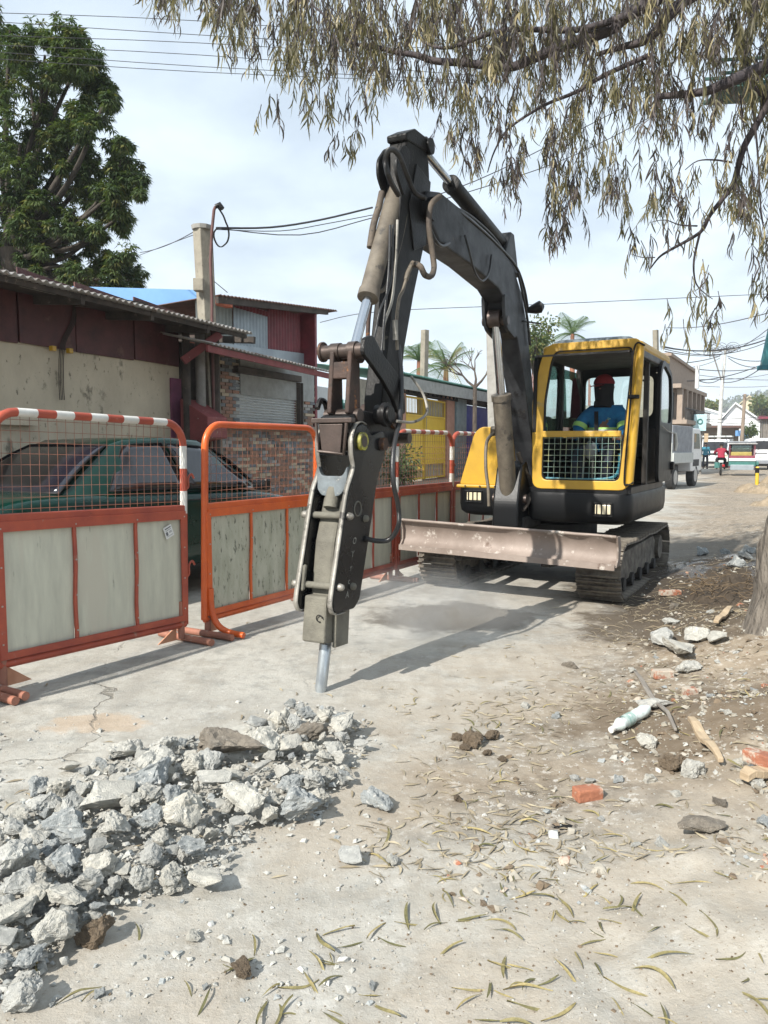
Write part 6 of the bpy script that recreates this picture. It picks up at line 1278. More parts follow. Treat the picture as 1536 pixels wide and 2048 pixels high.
for i, (x, y, rp) in enumerate(prof): q = A(x, y, Ym + rm.uniform(-.8, .8)); m_ = fork.lerp(q, .55) + Vector((rm.uniform(-.3, .3), rm.uniform(-.3, .3), -.3)); st.tube(curve([fork, m_, q], 5), [.075 * (1 - k / 12) + .010 for k in range(11)], 6)
part('limbs', st, mat('dark_mango_bark', (.055, .045, .035), (.03, .025, .02), rough=.95, scale=9, bump=.5), MT, smooth=60)
def rosettes(blobs, per, size, seed, mats):
    r = random.Random(seed); mb = MB()
    for c, rad in blobs:
        for i in range(per):
            d = Vector((r.gauss(0, 1), r.gauss(0, 1), r.gauss(0, 1))).normalized(); p = Vector(c) + d * rad * r.random() ** .4; mb.mi = 2 if r.random() < .09 else (1 if r.random() < .38 else 0)
            for k in range(9):
                a = k * .7 + r.uniform(-.3, .3); l = (d * .5 + Vector((math.cos(a), math.sin(a), r.uniform(-.75, .15)))).normalized() * size * r.uniform(.7, 1.15); s_ = l.cross(Vector((r.uniform(-.4, .4), r.uniform(-.4, .4), 1))).normalized() * size * .12
                m_ = p + l * .5 + UP * size * .08; e = p + l - UP * size * .22; mb.add([p, m_ - s_, m_ + s_, e], [(0, 1, 3, 2)])
    return mb
part('crown', rosettes(blobs, 24, .155, 4, 3), [M_['g1'], M_['g2'], M_['g3']], MT, kind='stuff')
bl = [(tuple(A(1080 + random.uniform(-28, 22), 668 + random.uniform(-30, 40), 26 + random.uniform(-1, 1))), .35) for _ in range(16)]
branch_tree('green_tree', 'small leafy tree between the boom and the cab roof', (A(1080, 700, 26).x, 26, 0), 1, bl, 120, .13, [M_['g1'], M_['g2'], M_['g3']], 6, .12)
# small bare tree
c = A(950, 775, 20); base = Vector((c.x, c.y, 0)); BT = root('bare_tree', 'small bare branched tree above the green canopy', 'tree', base); tb_ = MB(); tb_.tube([base, c], [.07, .05], 8)
def twig(mb, p, d, L_, r_, dep, rnd):
    e = p + d * L_; mb.tube([p, p.lerp(e, .5) + Vector((rnd.uniform(-.1, .1), rnd.uniform(-.1, .1), 0)) * L_, e], [r_, r_ * .8, r_ * .55], 5)
    if dep: 
        for k in range(3): twig(mb, e, (d + Vector((rnd.uniform(-.8, .8), rnd.uniform(-.8, .8), rnd.uniform(-.3, .6)))).normalized(), L_ * .7, r_ * .55, dep - 1, rnd)
rt = random.Random(8)
part('trunk', tb_, M_['bark'], BT); br_ = MB()
for a in (-.8, 0, .7): twig(br_, c, Vector((a, .2, .8)).normalized(), .45, .04, 3, rt)
part('branches', br_, M_['bark'], BT)
# ------------------------------------------------------------------ the eucalyptus at the right
EU = root('eucalyptus_tree', 'eucalyptus with pale scarred trunk at the right edge and drooping leaves over the road', 'tree', (2.64, 4.9, 0))
tp = [(2.62, 4.88, -.05), (2.63, 4.88, .12), (2.66, 4.9, .4), (2.72, 4.92, .9), (2.82, 4.95, 1.5), (3.0, 5.0, 2.4), (3.15, 5.1, 3.3), (3.2, 5.2, 4.2), (3.3, 5.4, 5.4)]
TPc = curve(tp, 14); rs = []
for p in TPc: z = p.z; rs.append(.245 + .13 * math.exp(-max(z, 0) / .16) - .022 * z)
tk = MB().tube(TPc, rs, 56)
for i, v in enumerate(tk.v):
    v = Vector(v); n_ = noise.noise(Vector((v.x * 5, v.y * 5, v.z * 1.6))) * .04 + noise.noise(Vector((v.x * 16, v.y * 16, v.z * 6))) * .022; c = Vector((2.64 + v.z * .16, 4.9 + v.z * .04, v.z)); d = (v - c).normalized(); v += d * n_; tk.v[i] = tuple(v)
M_['eubark'] = mat('scarred_eucalyptus_bark', (.20, .175, .145), (.10, .085, .07), rough=.95, scale=6, stretch=(1, 1, .35), bump=.9, bscale=26, c3=(.46, .44, .38), t3=.60, s3=10, c4=(.05, .04, .032), t4=.57, s4=12, bdist=.05)
part('trunk', tk, M_['eubark'], EU, smooth=70)
def brn(pts, Y0, Y1, r0, r1):
    n = len(pts); P = [A(x, y, Y0 + (Y1 - Y0) * i / (n - 1)) for i, (x, y) in enumerate(pts)]; P = curve(P, 4); k = len(P)
    part('branch', MB().tube(P, [r0 + (r1 - r0) * i / (k - 1) for i in range(k)], 7), M_['darkbr'], EU, smooth=60)
M_['darkbr'] = mat('dark_branch_bark', (.075, .06, .06), (.035, .03, .035), rough=.9, scale=14, bump=.5)
brn([(1620, -120), (1500, -60), (1370, 0), (1300, 75), (1240, 95), (1190, 110)], 5.2, 5.6, .06, .012)
brn([(1620, -160), (1420, -60), (1311, 0), (1256, 31), (1215, 62), (1130, 90), (1060, 120), (1014, 135), (930, 126), (870, 122), (830, 110), (790, 104), (745, 92), (700, 85), (668, 50), (632, 15)], 5.3, 5.8, .05, .006)
brn([(1256, 31), (1150, 60), (1010, 60), (900, 95), (850, 85), (820, 50)], 5.3, 6.0, .025, .005)
brn([(1300, 110), (1210, 150), (1150, 185), (1090, 210), (1020, 255), (990, 300), (975, 345)], 5.4, 5.9, .018, .004)
brn([(1640, 90), (1536, 130), (1440, 172), (1400, 185), (1310, 194)], 5.2, 5.5, .05, .02)
brn([(1600, 100), (1500, 165), (1536, 200), (1490, 290), (1475, 340), (1462, 375), (1420, 430), (1400, 465), (1340, 500), (1318, 515), (1300, 538)], 5.4, 6.2, .032, .005)
brn([(1400, 465), (1388, 520), (1390, 560), (1402, 580), (1425, 598)], 6.1, 6.3, .010, .003)
brn([(1465, 325), (1430, 320), (1395, 322), (1370, 340)], 5.9, 6.0, .008, .003)
brn([(1395, 452), (1360, 450), (1330, 440), (1300, 445)], 6.1, 6.2, .007, .002); brn([(1310, 515), (1285, 515), (1262, 508)], 6.2, 6.2, .005, .002)
brn([(1500, 165), (1515, 300), (1522, 420), (1540, 520)], 5.4, 5.8, .009, .003); brn([(1480, 190), (1500, 330), (1530, 470)], 5.4, 5.8, .006, .002)
Bx = [(270, 5), (330, 22), (400, 30), (440, 90), (480, 160), (520, 150), (560, 240), (590, 200), (640, 190), (660, 260), (700, 295), (720, 300), (760, 210), (800, 180), (850, 230), (880, 270), (930, 340), (975, 350), (1000, 400), (1040, 390), (1065, 330), (1100, 470), (1130, 470), (1160, 400), (1190, 420), (1230, 430), (1262, 450), (1285, 470), (1320, 400), (1360, 410), (1400, 400), (1440, 400), (1480, 440), (1510, 470), (1536, 560), (1700, 500)]
def lowb(x):
    for (a, ya), (b, yb) in zip(Bx, Bx[1:]):
        if a <= x <= b: return ya + (yb - ya) * (x - a) / (b - a)
    return 0
def upb(x):                                                                 # dense belt
    P = [(270, 0), (400, 15), (450, 60), (560, 110), (640, 150), (700, 110), (850, 120), (900, 230), (1000, 290), (1060, 200), (1150, 250), (1250, 190), (1340, 150), (1536, 150), (1700, 200)]
    for (a, ya), (b, yb) in zip(P, P[1:]):
        if a <= x <= b: return ya + (yb - ya) * (x - a) / (b - a)
    return 0
re_ = random.Random(31); FO = MB(); TW = MB(); nl = 0
def eleaf(p, d, L_, wd, mi):
    s0 = d.cross(Vector((re_.uniform(-1, 1), re_.uniform(-1, 1), re_.uniform(-.2, .2)))).normalized(); nn = d.cross(s0).normalized(); cv = re_.uniform(-.5, .5); cn = re_.uniform(-.2, .2)
    V = []
    for i in range(5):
        t = i / 4; q = p + d * L_ * t + s0 * cv * L_ * (t * (1 - t) * 1.6) + nn * cn * L_ * t * t; w_ = wd * (0.15, .85, 1, .7, .06)[i]; V += [q - s0 * w_, q + s0 * w_]
    FO.mi = mi; FO.add(V, [(i * 2, i * 2 + 1, i * 2 + 3, i * 2 + 2) for i in range(4)])
def twig_e(x, y, ln, nlv, Y=None, bias=0, big=1.0):
    Y = Y or re_.uniform(4.9, 7.0); p = A(x, y, Y); k = Y / FPX; d = Vector((re_.uniform(-.35, .35), re_.uniform(-.3, .3), -1)).normalized(); L_ = ln * k; P = [p + d * L_ * t + Vector((.06 * math.sin(t * 3 + x), 0, 0)) * L_ for t in (0, .33, .66, 1)]
    TW.tube(P, [.0035, .003, .002, .001], 3, caps=False); tone = re_.random()
    for i in range(nlv):
        t = re_.random(); q = P[0].lerp(P[-1], t); dd = (Vector((re_.gauss(0, .27), re_.gauss(0, .27), -1))).normalized()
        eleaf(q, dd, re_.uniform(.075, .15) * big, re_.uniform(.0036, .0066) * big, 2 if (tone < .10 and re_.random() < .8) or re_.random() < .05 else (1 if tone > .55 else 0))
n_ = 0
while n_ < 1350:
    x = re_.uniform(290, 1600); y = re_.uniform(-90, 470); lb, ub = lowb(x), upb(x)
    if y > lb - 45: continue
    cl = .5 + .9 * noise.noise(Vector((x / 55, y / 75, 1)))
    dens = max(.12, min(1, .55 + 1.1 * noise.noise(Vector((x / 70, y / 60, 4))))) if y < ub * .75 else .52 * max(0, cl) * (1 if x < 1250 else .85)
    if 1230 < x < 1460 and y > 200: dens *= .45
    if 430 < x < 860 and y > 120: dens *= .55
    if re_.random() > dens: continue
    twig_e(x, y, re_.uniform(35, 85), re_.randint(9, 17)); n_ += 1
for cx, cy, w_, h_, k, nb_ in ((1400, 590, 40, 60, 9, 10), (1350, 610, 25, 60, 4, 7), (1415, 520, 18, 30, 3, 8), (1520, 530, 22, 70, 9, 11), (1330, 430, 40, 50, 7, 8), (1380, 420, 25, 40, 6, 9), (1490, 400, 30, 70, 12, 10), (1270, 470, 20, 25, 4, 10), (700, 260, 35, 20, 6, 9), (640, 190, 35, 25, 7, 9), (540, 200, 25, 20, 4, 7), (1110, 430, 22, 30, 9, 12), (1130, 380, 40, 40, 8, 12), (1300, 350, 50, 50, 8, 11)):
    for i in range(k): twig_e(cx + re_.uniform(-w_, w_), cy + re_.uniform(-h_, h_), re_.uniform(30, 55), nb_, Y=re_.uniform(5.5, 6.3), big=1.05)
for i in range(330): twig_e(re_.uniform(700, 2300), re_.uniform(-900, -90), re_.uniform(60, 120), 12, Y=re_.uniform(4.6, 7.5), big=1.3)  # unseen twigs beyond the frame, added for the shade they cast
M_['e1'] = leafmat('dull_purple_grey_leaf', (.080, .063, .056), (.040, .032, .035), .28); M_['e2'] = leafmat('olive_drab_leaf', (.135, .12, .062), (.075, .068, .038), .28); M_['e3'] = leafmat('pale_straw_leaf', (.34, .29, .17), (.24, .20, .11), .22)
part('foliage', FO, [M_['e1'], M_['e2'], M_['e3']], EU, kind='stuff'); part('twigs', TW, M_['darkbr'], EU, kind='stuff')

# teal painted sign and cage at the right
M_['tealp'] = mat('chipped_teal_paint', (.05, .27, .30), (.10, .22, .23), rough=.6, c3=(.32, .30, .29), t3=.56, s3=5, scale=3)
a = A(1524, 735, 7.5); R = root('sign_board', 'chipped teal sign board edge jutting in at the right above the street', 'sign', (a.x + .1, a.y, 0))
part('board', MB().prism([(0, 0), (.9, 0), (.9, .9), (.12, .68)], lambda p, q, c: a + Vector((p, c, q)), 0, .06), M_['tealp'], R, bev=.006)
part('board_rim', MB().prism([(-.01, -.02), (.9, -.02), (.9, .02), (-.01, .02)], lambda p, q, c: a + Vector((p, c, q)), -.02, .08), M_['teal'], R); part('support_pole', MB().cyl((a.x + .7, a.y + .12, 0), (a.x + .7, a.y + .12, a.z + .9), .05, 10), M_['pvcp'], R, smooth=50)
b = A(1440, 168, 7.0); R = root('steel_cage', 'dark green steel cage hanging among the branches at the upper right', 'steel cage', (b.x + .7, b.y, 0)); cg = MB()
for dy in (0, .35):
    for dz in (0, .09, .20): cg.bar(b + Vector((0, dy, dz)), b + Vector((1.0, dy, dz + .05)), .022, .022)
    for k in range(11): cg.bar(b + Vector((k * .1, dy, .005 * k)), b + Vector((k * .1, dy, .20 + .005 * k)), .010, .010)
cg.box(fr(b + Vector((.5, .17, .0)), Vector((1, 0, .05)), Vector((0, 1, 0)), UP), 1.0, .36, .012)
M_['cage'] = mat('dark_green_cage', (.05, .12, .10), (.03, .07, .06), rough=.6); part('cage_bars', cg, M_['cage'], R); part('support_pole', MB().cyl((b.x + .9, b.y + .15, 0), (b.x + .9, b.y + .15, b.z), .05, 10), M_['pvcp'], R, smooth=50)

# ------------------------------------------------------------------ dark heap of roots by the trunk, dirt piles
def pile(name, c, rx, ry, h, m, label, seed, stick=False):
    mb = MB().grid(lambda u, v: (lambda x, y: Vector((c[0] + x * rx, c[1] + y * ry, gh(c[0] + x * rx, c[1] + y * ry) - .03 + h * max(0, 1 - x * x - y * y) ** .8 * (.75 + .6 * noise.noise(Vector((x * 3 + seed, y * 3, 0)))) + .05 * h * noise.noise(Vector((x * 14, y * 14, seed))))))(u * 2 - 1, v * 2 - 1), 36, 36)
    return solo(name, mb, m, label, 'pile', smooth=50)
M_['soil'] = mat('loose_dry_soil', (.30, .235, .16), (.19, .15, .10), rough=.95, scale=6, c3=(.42, .36, .27), t3=.58, s3=12, bump=.8, bscale=30, bdist=.02); M_['soild'] = mat('dark_soil', (.065, .048, .032), (.035, .026, .018), rough=.95, scale=8, c3=(.14, .105, .07), t3=.6, s3=16, bump=.8, bscale=40, bdist=.02)
q = G(1510, 985); pile('dirt_pile', (q.x + .9, q.y), 1.5, 1.1, .65, M_['soil'], 'brown dirt pile just behind the yellow and black post', 3); q = G(1525, 1015); pile('dirt_pile', (q.x + .6, q.y), .9, .7, .35, M_['soil'], 'smaller dirt mound nearer than the yellow and black post', 5)
q = G(1455, 1190, .1); pile('root_pile', (q.x, q.y), .38, .42, .20, M_['soild'], 'dark heap of roots and soil left of the eucalyptus trunk', 9); mb = MB(); rr2 = random.Random(5)
for i in range(240):
    a = Vector((q.x + rr2.gauss(0, .20), q.y + rr2.gauss(0, .22), 0)); a.z = gh(a.x, a.y) + rr2.uniform(0, .16); an = rr2.uniform(0, 6.3); b = a + Vector((math.cos(an), math.sin(an), rr2.uniform(-.4, .5))) * rr2.uniform(.05, .22); mb.tube([a, a.lerp(b, .5) + Vector((0, 0, .02)), b], [.004, .003, .002], 4)
solo('root_tangle', mb, mat('tangled_root', (.17, .12, .07), (.09, .065, .04), rough=.9), 'tangle of thin brown roots on the dark heap left of the trunk', 'roots', kind='stuff')
for i, (x, y, s_) in enumerate(((1400, 1115, 60), (1490, 1130, 50), (1450, 1110, 40))): place_rock(ROCKB[i % 4], x, y, s_ * .6, .2, None, 'grey stones beside the puddle', 'stone', cat='stone')['label'] = 'grey stone beside the puddle behind the excavator track'
mb = MB(); rr2 = random.Random(15)
for i in range(260):                                                        # thin dry straw on the verge
    x_, y_ = rr2.uniform(1180, 1500), rr2.uniform(1160, 1300); a = G(x_, y_); a.z = gh(a.x, a.y) + .004; an = rr2.uniform(0, 6.3); l = rr2.uniform(.04, .18); b = a + Vector((math.cos(an) * l, math.sin(an) * l, 0)); b.z = gh(b.x, b.y) + .006; mb.tube([a, a.lerp(b, .5) + Vector((0, .01, .012)), b], [.0022, .002, .001], 3)
solo('dry_straw', mb, M_['leafs'], 'dry straw and stalks strewn on the dark soil of the verge', 'straw', kind='stuff')
q = G(1398, 1140); mb = MB(); n_ = 28; zq = max(gh(q.x + dx, q.y + dy) for dx in (-.3, 0, .3) for dy in (-.5, 0, .5)) + .004
# ------------------------------------------------------------------ bollard
q = G(1513, 984); R = root('bollard', 'slim yellow post with a black top at the far right roadside', 'bollard', q)
part('shaft', MB().tube([q, q + UP * .60], .055, 12, caps=True), M_['ygate'], R, smooth=50); part('black_band', MB().tube([q + UP * .60, q + UP * .76], .056, 12), M_['oily'], R, smooth=50); part('top_cap', MB().tube([q + UP * .76, q + UP * .80], [.057, .04], 12), M_['ygate'], R, smooth=50)

# ------------------------------------------------------------------ parked car
CH = Vector((math.sin(R_(30)), math.cos(R_(30)), 0)); CN = Vector((CH.y, -CH.x, 0)); C0 = CH * 3.28 + CN * (-5.1 - .82)
def K(s_, y, z): return C0 + CH * s_ + CN * y + Vector((0, 0, z + .04 * max(0, min(1, (z - .5) / .4))))
CAR = root('parked_car', 'dark green sedan parked behind the barriers', 'car', C0 + CH * 2.1, math.atan2(CH.y, CH.x))
M_['carg'] = mat('dark_green_car_paint', (.0022, .028, .020), (.0018, .022, .016), rough=.2, bump=0, spec=.3); M_['carg'].node_tree.nodes['Principled BSDF'].inputs['Coat Weight'].default_value = .12
M_['tint'] = mat('dark_tinted_glass', (.012, .013, .016), (.010, .010, .013), rough=.13, bump=0, spec=.9); M_['tintp'] = mat('rear_glass_sky_tint', (.016, .017, .026), (.010, .010, .016), rough=.13, bump=0, spec=.9)  # rear glass colour carries the blue of the reflected sky
M_['taill'] = mat('red_tail_light', (.40, .01, .015), rough=.2, bump=0); M_['tyre'] = mat('tyre_rubber', (.025, .025, .025), rough=.8)
st_ = [(-.02, .70, .60, .40), (.0, .74, .80, .36), (.06, .79, .93, .30), (.35, .82, .985, .24), (.75, .83, .985, .24), (1.1, .83, .98, .22), (2.0, .835, .955, .22), (2.8, .83, .94, .22), (3.2, .82, .90, .22), (3.8, .79, .80, .24), (4.1, .72, .70, .28), (4.2, .62, .58, .34)]
cb = MB(); V = []; sec = 14
for s_, w_, zt_, zb_ in st_:
    h = zt_ - zb_; q = [(w_ * .93, zb_), (w_ * .995, zb_ + h * .25), (w_, zb_ + h * .55), (w_ * .985, zt_ - .14 * min(1, h)), (w_ * .955, zt_ - .03), (w_ * .88, zt_ + .0), (w_ * .5, zt_ + .015)]
    for y, z in q + [(-y, z) for y, z in q[::-1]]: V.append(K(s_, y, z))
n_ = len(st_); cb.add(V, [(i * sec + j, i * sec + (j + 1) % sec, (i + 1) * sec + (j + 1) % sec, (i + 1) * sec + j) for i in range(n_ - 1) for j in range(sec)] + [tuple(range(sec))[::-1], tuple(range((n_ - 1) * sec, n_ * sec))])
BODY = part('body', cb, M_['carg'], CAR, smooth=50); sb = BODY.modifiers.new('s', 'SUBSURF'); sb.levels = sb.render_levels = 1
bel = [(.66, .66, .97), (1.02, .745, .975), (1.95, .76, .955), (2.85, .75, .95), (3.18, .64, .93)]; top = [(1.28, .50, 1.375), (1.45, .545, 1.43), (1.95, .56, 1.455), (2.35, .545, 1.435), (2.52, .50, 1.39)]
gh_ = MB(); V = [K(s_, y, z) for s_, y, z in bel] + [K(s_, y, z) for s_, y, z in top] + [K(s_, -y, z) for s_, y, z in bel] + [K(s_, -y, z) for s_, y, z in top]
f = [(i, i + 1, 5 + i + 1, 5 + i) for i in range(4)] + [(10 + i, 15 + i, 15 + i + 1, 10 + i + 1) for i in range(4)] + [(5 + i, 5 + i + 1, 15 + i + 1, 15 + i) for i in range(4)] + [(0, 5, 15, 10), (4, 14, 19, 9)]
gh_.add(V, f); part('cabin_shell', gh_, M_['carg'], CAR, bev=.03, smooth=60)
def side_pt(s_, k, sgn, o=.006):                                             # point on the cabin flank: s along, k 0..1 up
    def at_(arr, x):
        for (a, ya, za), (b, yb, zb) in zip(arr, arr[1:]):
            if a <= x <= b: t = (x - a) / (b - a); return ya + (yb - ya) * t, za + (zb - za) * t
        return (arr[0][1], arr[0][2]) if x < arr[0][0] else (arr[-1][1], arr[-1][2])
    yb, zb = at_(bel, s_); yt, zt_ = at_(top, min(max(s_, 1.28), 2.52)); return K(s_, sgn * (yb + (yt - yb) * k + o), zb + (zt_ - zb) * k + .0)
def pane(name, corners, sgn, m='tint', off=.026):
    (a, ka), (b, kb), (c, kc), (d, kd) = corners; mb = MB()
    def Fp(u, v):
        s0 = a + (b - a) * u; k0 = ka + (kb - ka) * u; s1 = d + (c - d) * u; k1 = kd + (kc - kd) * u; return side_pt(s0 + (s1 - s0) * v, k0 + (k1 - k0) * v, sgn, off)
    mb.grid(Fp, 8, 6); p = part(name, mb, M_[m], CAR, smooth=80); solid(p, .006)
    e = part('window_trim', MB().tube([Fp(t, 0) for t in (0, .25, .5, .75, 1)] + [Fp(1, t) for t in (.25, .5, .75, 1)] + [Fp(t, 1) for t in (.75, .5, .25, 0)] + [Fp(0, t) for t in (.75, .5, .25)], .009, 5, closed=True), M_['rubber'], p, smooth=60)
for sg in (1, -1):
    pane('rear_door_window', ((1.10, .06), (1.98, .06), (1.84, .90), (1.40, .90)), sg); pane('front_door_window', ((2.03, .06), (2.92, .05), (2.46, .86), (1.89, .88)), sg)
def quad_pane(name, f0, m):
    p = part(name, MB().grid(f0, 14, 10), M_[m], CAR, smooth=80); solid(p, .006); part('window_trim', MB().tube([f0(t / 8, 0) for t in range(9)] + [f0(1, t / 6) for t in range(1, 7)] + [f0(1 - t / 8, 1) for t in range(1, 9)] + [f0(0, 1 - t / 6) for t in range(1, 6)], .010, 5, closed=True), M_['rubber'], p, smooth=60)
quad_pane('rear_window', lambda u, v: K(.69 + .60 * v - .05 * math.sin(math.pi * u) * (1 - v * .5) - .0, (u * 2 - 1) * (.665 - .15 * v), .985 + .385 * v + .035 * math.sin(math.pi * v) + .012), 'tintp')
quad_pane('windscreen', lambda u, v: K(3.16 - .62 * v + .06 * math.sin(math.pi * u), (u * 2 - 1) * (.60 - .13 * v), .955 + .42 * v + .04 * math.sin(math.pi * v) + .012), 'tint')
for sg in (1, -1):
    mr = part('side_mirror', MB().box(fr(K(2.88, sg * .93, .99), CH, CN, UP), .09, .19, .12), M_['oily'], CAR, bev=.03); part('mirror_face', MB().box(fr(K(2.832, sg * .93, .99), CH, CN, UP), .006, .15, .085), M_['chrome'], mr)
    part('tail_light', MB().box(fr(K(.03, sg * .64, .80), (CH + CN * sg * .4).normalized(), (CN - CH * .4 * sg).normalized(), UP), .06, .30, .15), M_['taill'], CAR, bev=.02)
    part('door_handle', MB().box(fr(K(1.45, sg * .84, .84), CH, CN, UP), .15, .02, .03), M_['oily'], CAR, bev=.005); part('headlight', MB().box(fr(K(4.12, sg * .52, .62), CH, CN, UP), .08, .30, .12), M_['cream'], CAR, bev=.02)
    for s_ in (.78, 3.35):
        w_ = part('wheel', MB().tube([K(s_, sg * (.66 + o), .30) for o in (0, .02, .16, .18)], [.26, .30, .30, .27], 26), M_['tyre'], CAR, smooth=50); part('rim', MB().tube([K(s_, sg * (.83 + o), .30) for o in (0, .012)], [.19, .17], 20), M_['bright'], w_, smooth=40)
part('rear_bumper', MB().box(fr(K(.0, 0, .47), CH, CN, UP), .14, 1.52, .20), M_['blackp'], CAR, bev=.05)
part('belt_moulding', MB().tube([K(.7, .832, .90), K(1.5, .846, .89), K(2.6, .842, .87)], .008, 5), M_['rubber'], CAR)
q = K(3.6, .45, .86); part('aerial', MB().cyl(q, q + Vector((0, 0, .01)), .02), M_['oily'], CAR)

# ------------------------------------------------------------------ far street: vehicles
M_['vwhite'] = mat('white_vehicle_paint', (.72, .73, .74), (.64, .65, .66), rough=.3, bump=0); M_['vgrey'] = mat('grey_truck_body', (.24, .26, .29), (.17, .18, .20), rough=.6, c3=(.14, .13, .12), t3=.62, s3=4); M_['vglass'] = M_['tint']
M_['chas'] = mat('dark_chassis', (.04, .04, .042), rough=.7); M_['silver'] = mat('silver_rim', (.5, .5, .5), rough=.4, metal=.6, bump=0); M_['lgr'] = mat('light_grey_sideboard', (.50, .52, .50), (.42, .44, .42), rough=.6)
def vframe(x, y, az): q = G(x, y); a = R_(az); f_ = Vector((math.sin(a), math.cos(a), 0)); r_ = Vector((f_.y, -f_.x, 0)); q.z = 0; return q, f_, r_, (lambda s_, o, z: q + f_ * s_ + r_ * o + Vector((0, 0, z)))
def wheel(R, F, s_, o, r, w_=.2, rim='silver'):
    w0 = part('wheel', MB().tube([F(s_, o - w_ / 2, r), F(s_, o - w_ / 2 + .02, r), F(s_, o + w_ / 2 - .02, r), F(s_, o + w_ / 2, r)], [r * .85, r, r, r * .85], 20), M_['tyre'], R, smooth=50)
    for e in (-1, 1): part('rim', MB().cyl(F(s_, o + e * (w_ / 2 + .004), r), F(s_, o + e * (w_ / 2 - .02), r), r * .6, 14), M_[rim], w0, smooth=50)
def bx(R, n__, F, f_, r_, s_, o, z, ls, lo_, lz, m, bev=.02, par=None): return part(n__, MB().box(fr(F(s_, o, z), r_, f_, UP), lo_, ls, lz), M_[m], par or R, bev=bev)
# dump truck driving away on the left of the street
q, f_, r_, F = vframe(1352, 980, 35); R = root('dump_truck', 'grey dump truck with white cab seen from behind right of the excavator', 'truck', q, math.atan2(f_.y, f_.x))
bx(R, 'cargo_box', F, f_, r_, .9, -1.0, 1.65, 2.6, 1.9, .95, 'vgrey'); bx(R, 'sideboard', F, f_, r_, .9, -.03, 1.05, 2.6, .06, .35, 'lgr', .01); bx(R, 'tail_board', F, f_, r_, -.42, -1.0, 1.2, .06, 1.9, .7, 'lgr', .01); bx(R, 'chassis', F, f_, r_, 1.7, -1.0, .65, 4.2, .9, .25, 'chas')
part('cab', MB().prism(rounded([(2.35, .55), (3.95, .55), (3.95, 1.2), (3.65, 2.08), (2.35, 2.08)], .1, 3), lambda a, b, c: F(a, c, b), -1.85, -.12), M_['vwhite'], R, bev=.03)
part('cab_window', MB().prism([(2.75, 1.35), (3.65, 1.35), (3.45, 1.9), (2.75, 1.9)], lambda a, b, c: F(a, c, b), -.125, -.11), M_['vglass'], R); bx(R, 'rear_cab_window', F, f_, r_, 2.34, -1.0, 1.9, .02, 1.2, .3, 'vglass', 0)
bx(R, 'wing_mirror', F, f_, r_, 3.6, .10, 1.75, .05, .14, .32, 'woodp', .01); bx(R, 'mudguard', F, f_, r_, 3.1, -.14, .85, .9, .06, .25, 'chas', .02)
for s_, o in ((.35, -.25), (.35, -1.7), (3.1, -.25), (3.1, -1.7)): wheel(R, F, s_, o, .40, .26)
# white truck facing the camera
q, f_, r_, F = vframe(1428, 936, 207); R = root('white_truck', 'white light truck with a wide roof rack facing up the street', 'truck', q, math.atan2(f_.y, f_.x))
part('cab', MB().prism(rounded([(0, .45), (0, 1.15), (-.45, 1.95), (-1.7, 1.98), (-1.7, .45)], .08, 3), lambda a, b, c: F(a, c, b), -.88, .88), M_['vwhite'], R, bev=.05); bx(R, 'roof_rack', F, f_, r_, -1.6, 0, 2.15, 2.2, 2.05, .10, 'lgr')
part('windscreen', MB().prism([(.012, 1.20), (-.40, 1.90), (-.43, 1.89), (-.02, 1.18)], lambda a, b, c: F(a + .025, c, b), -.76, .76), M_['vglass'], R); part('sun_strip', MB().prism([(-.335, 1.79), (-.40, 1.90), (-.42, 1.90), (-.355, 1.79)], lambda a, b, c: F(a + .045, c, b), -.72, .72), M_['vwhite'], R)
bx(R, 'cargo_body', F, f_, r_, -3.2, 0, 1.25, 3.0, 1.85, 1.5, 'vwhite'); bx(R, 'grille', F, f_, r_, .015, 0, .95, .03, .9, .14, 'chas', .01); bx(R, 'bumper', F, f_, r_, .05, 0, .55, .12, 1.75, .22, 'lgr', .02); bx(R, 'underbody', F, f_, r_, -1.8, 0, .4, 3.6, 1.5, .25, 'chas')
for e in (-1, 1):
    bx(R, 'headlight', F, f_, r_, .015, e * .68, .85, .03, .28, .16, 'cream', .02); bx(R, 'wing_mirror', F, f_, r_, -.15, e * 1.02, 1.55, .06, .16, .28, 'chas', .02)
    for s_ in (-.75, -3.6): wheel(R, F, s_, e * .74, .34)
# white van driving away
q, f_, r_, F = vframe(1521, 940, 22); R = root('white_van', 'white van seen from behind beside the tricycle at the far right', 'van', q, math.atan2(f_.y, f_.x))
part('body', MB().prism(rounded([(-.84, .42), (.84, .42), (.88, 1.0), (.84, 1.25), (.74, 1.90), (.62, 1.97), (-.62, 1.97), (-.74, 1.90), (-.84, 1.25), (-.88, 1.0)], .08, 3), lambda a, b, c: F(c, a, b), 0, 4.4), M_['vwhite'], R, bev=.05, smooth=50)
part('rear_window', MB().prism(rounded([(-.72, 1.28), (.72, 1.28), (.64, 1.80), (-.64, 1.80)], .06, 3), lambda a, b, c: F(c, a, b), -.012, .0), M_['vglass'], R); bx(R, 'rear_bumper', F, f_, r_, -.03, 0, .50, .12, 1.75, .24, 'vgrey', .03); bx(R, 'tailgate_handle', F, f_, r_, -.012, 0, 1.02, .02, .7, .05, 'chas', .005); bx(R, 'number_plate', F, f_, r_, -.015, 0, .82, .02, .36, .14, 'lgr', .005)
for e in (-1, 1):
    bx(R, 'tail_light', F, f_, r_, -.01, e * .80, 1.0, .03, .12, .32, 'taill', .01)
    for s_ in (.8, 3.5): wheel(R, F, s_, e * .74, .32)
bx(R, 'underbody', F, f_, r_, 2.2, 0, .34, 4.0, 1.5, .2, 'chas')
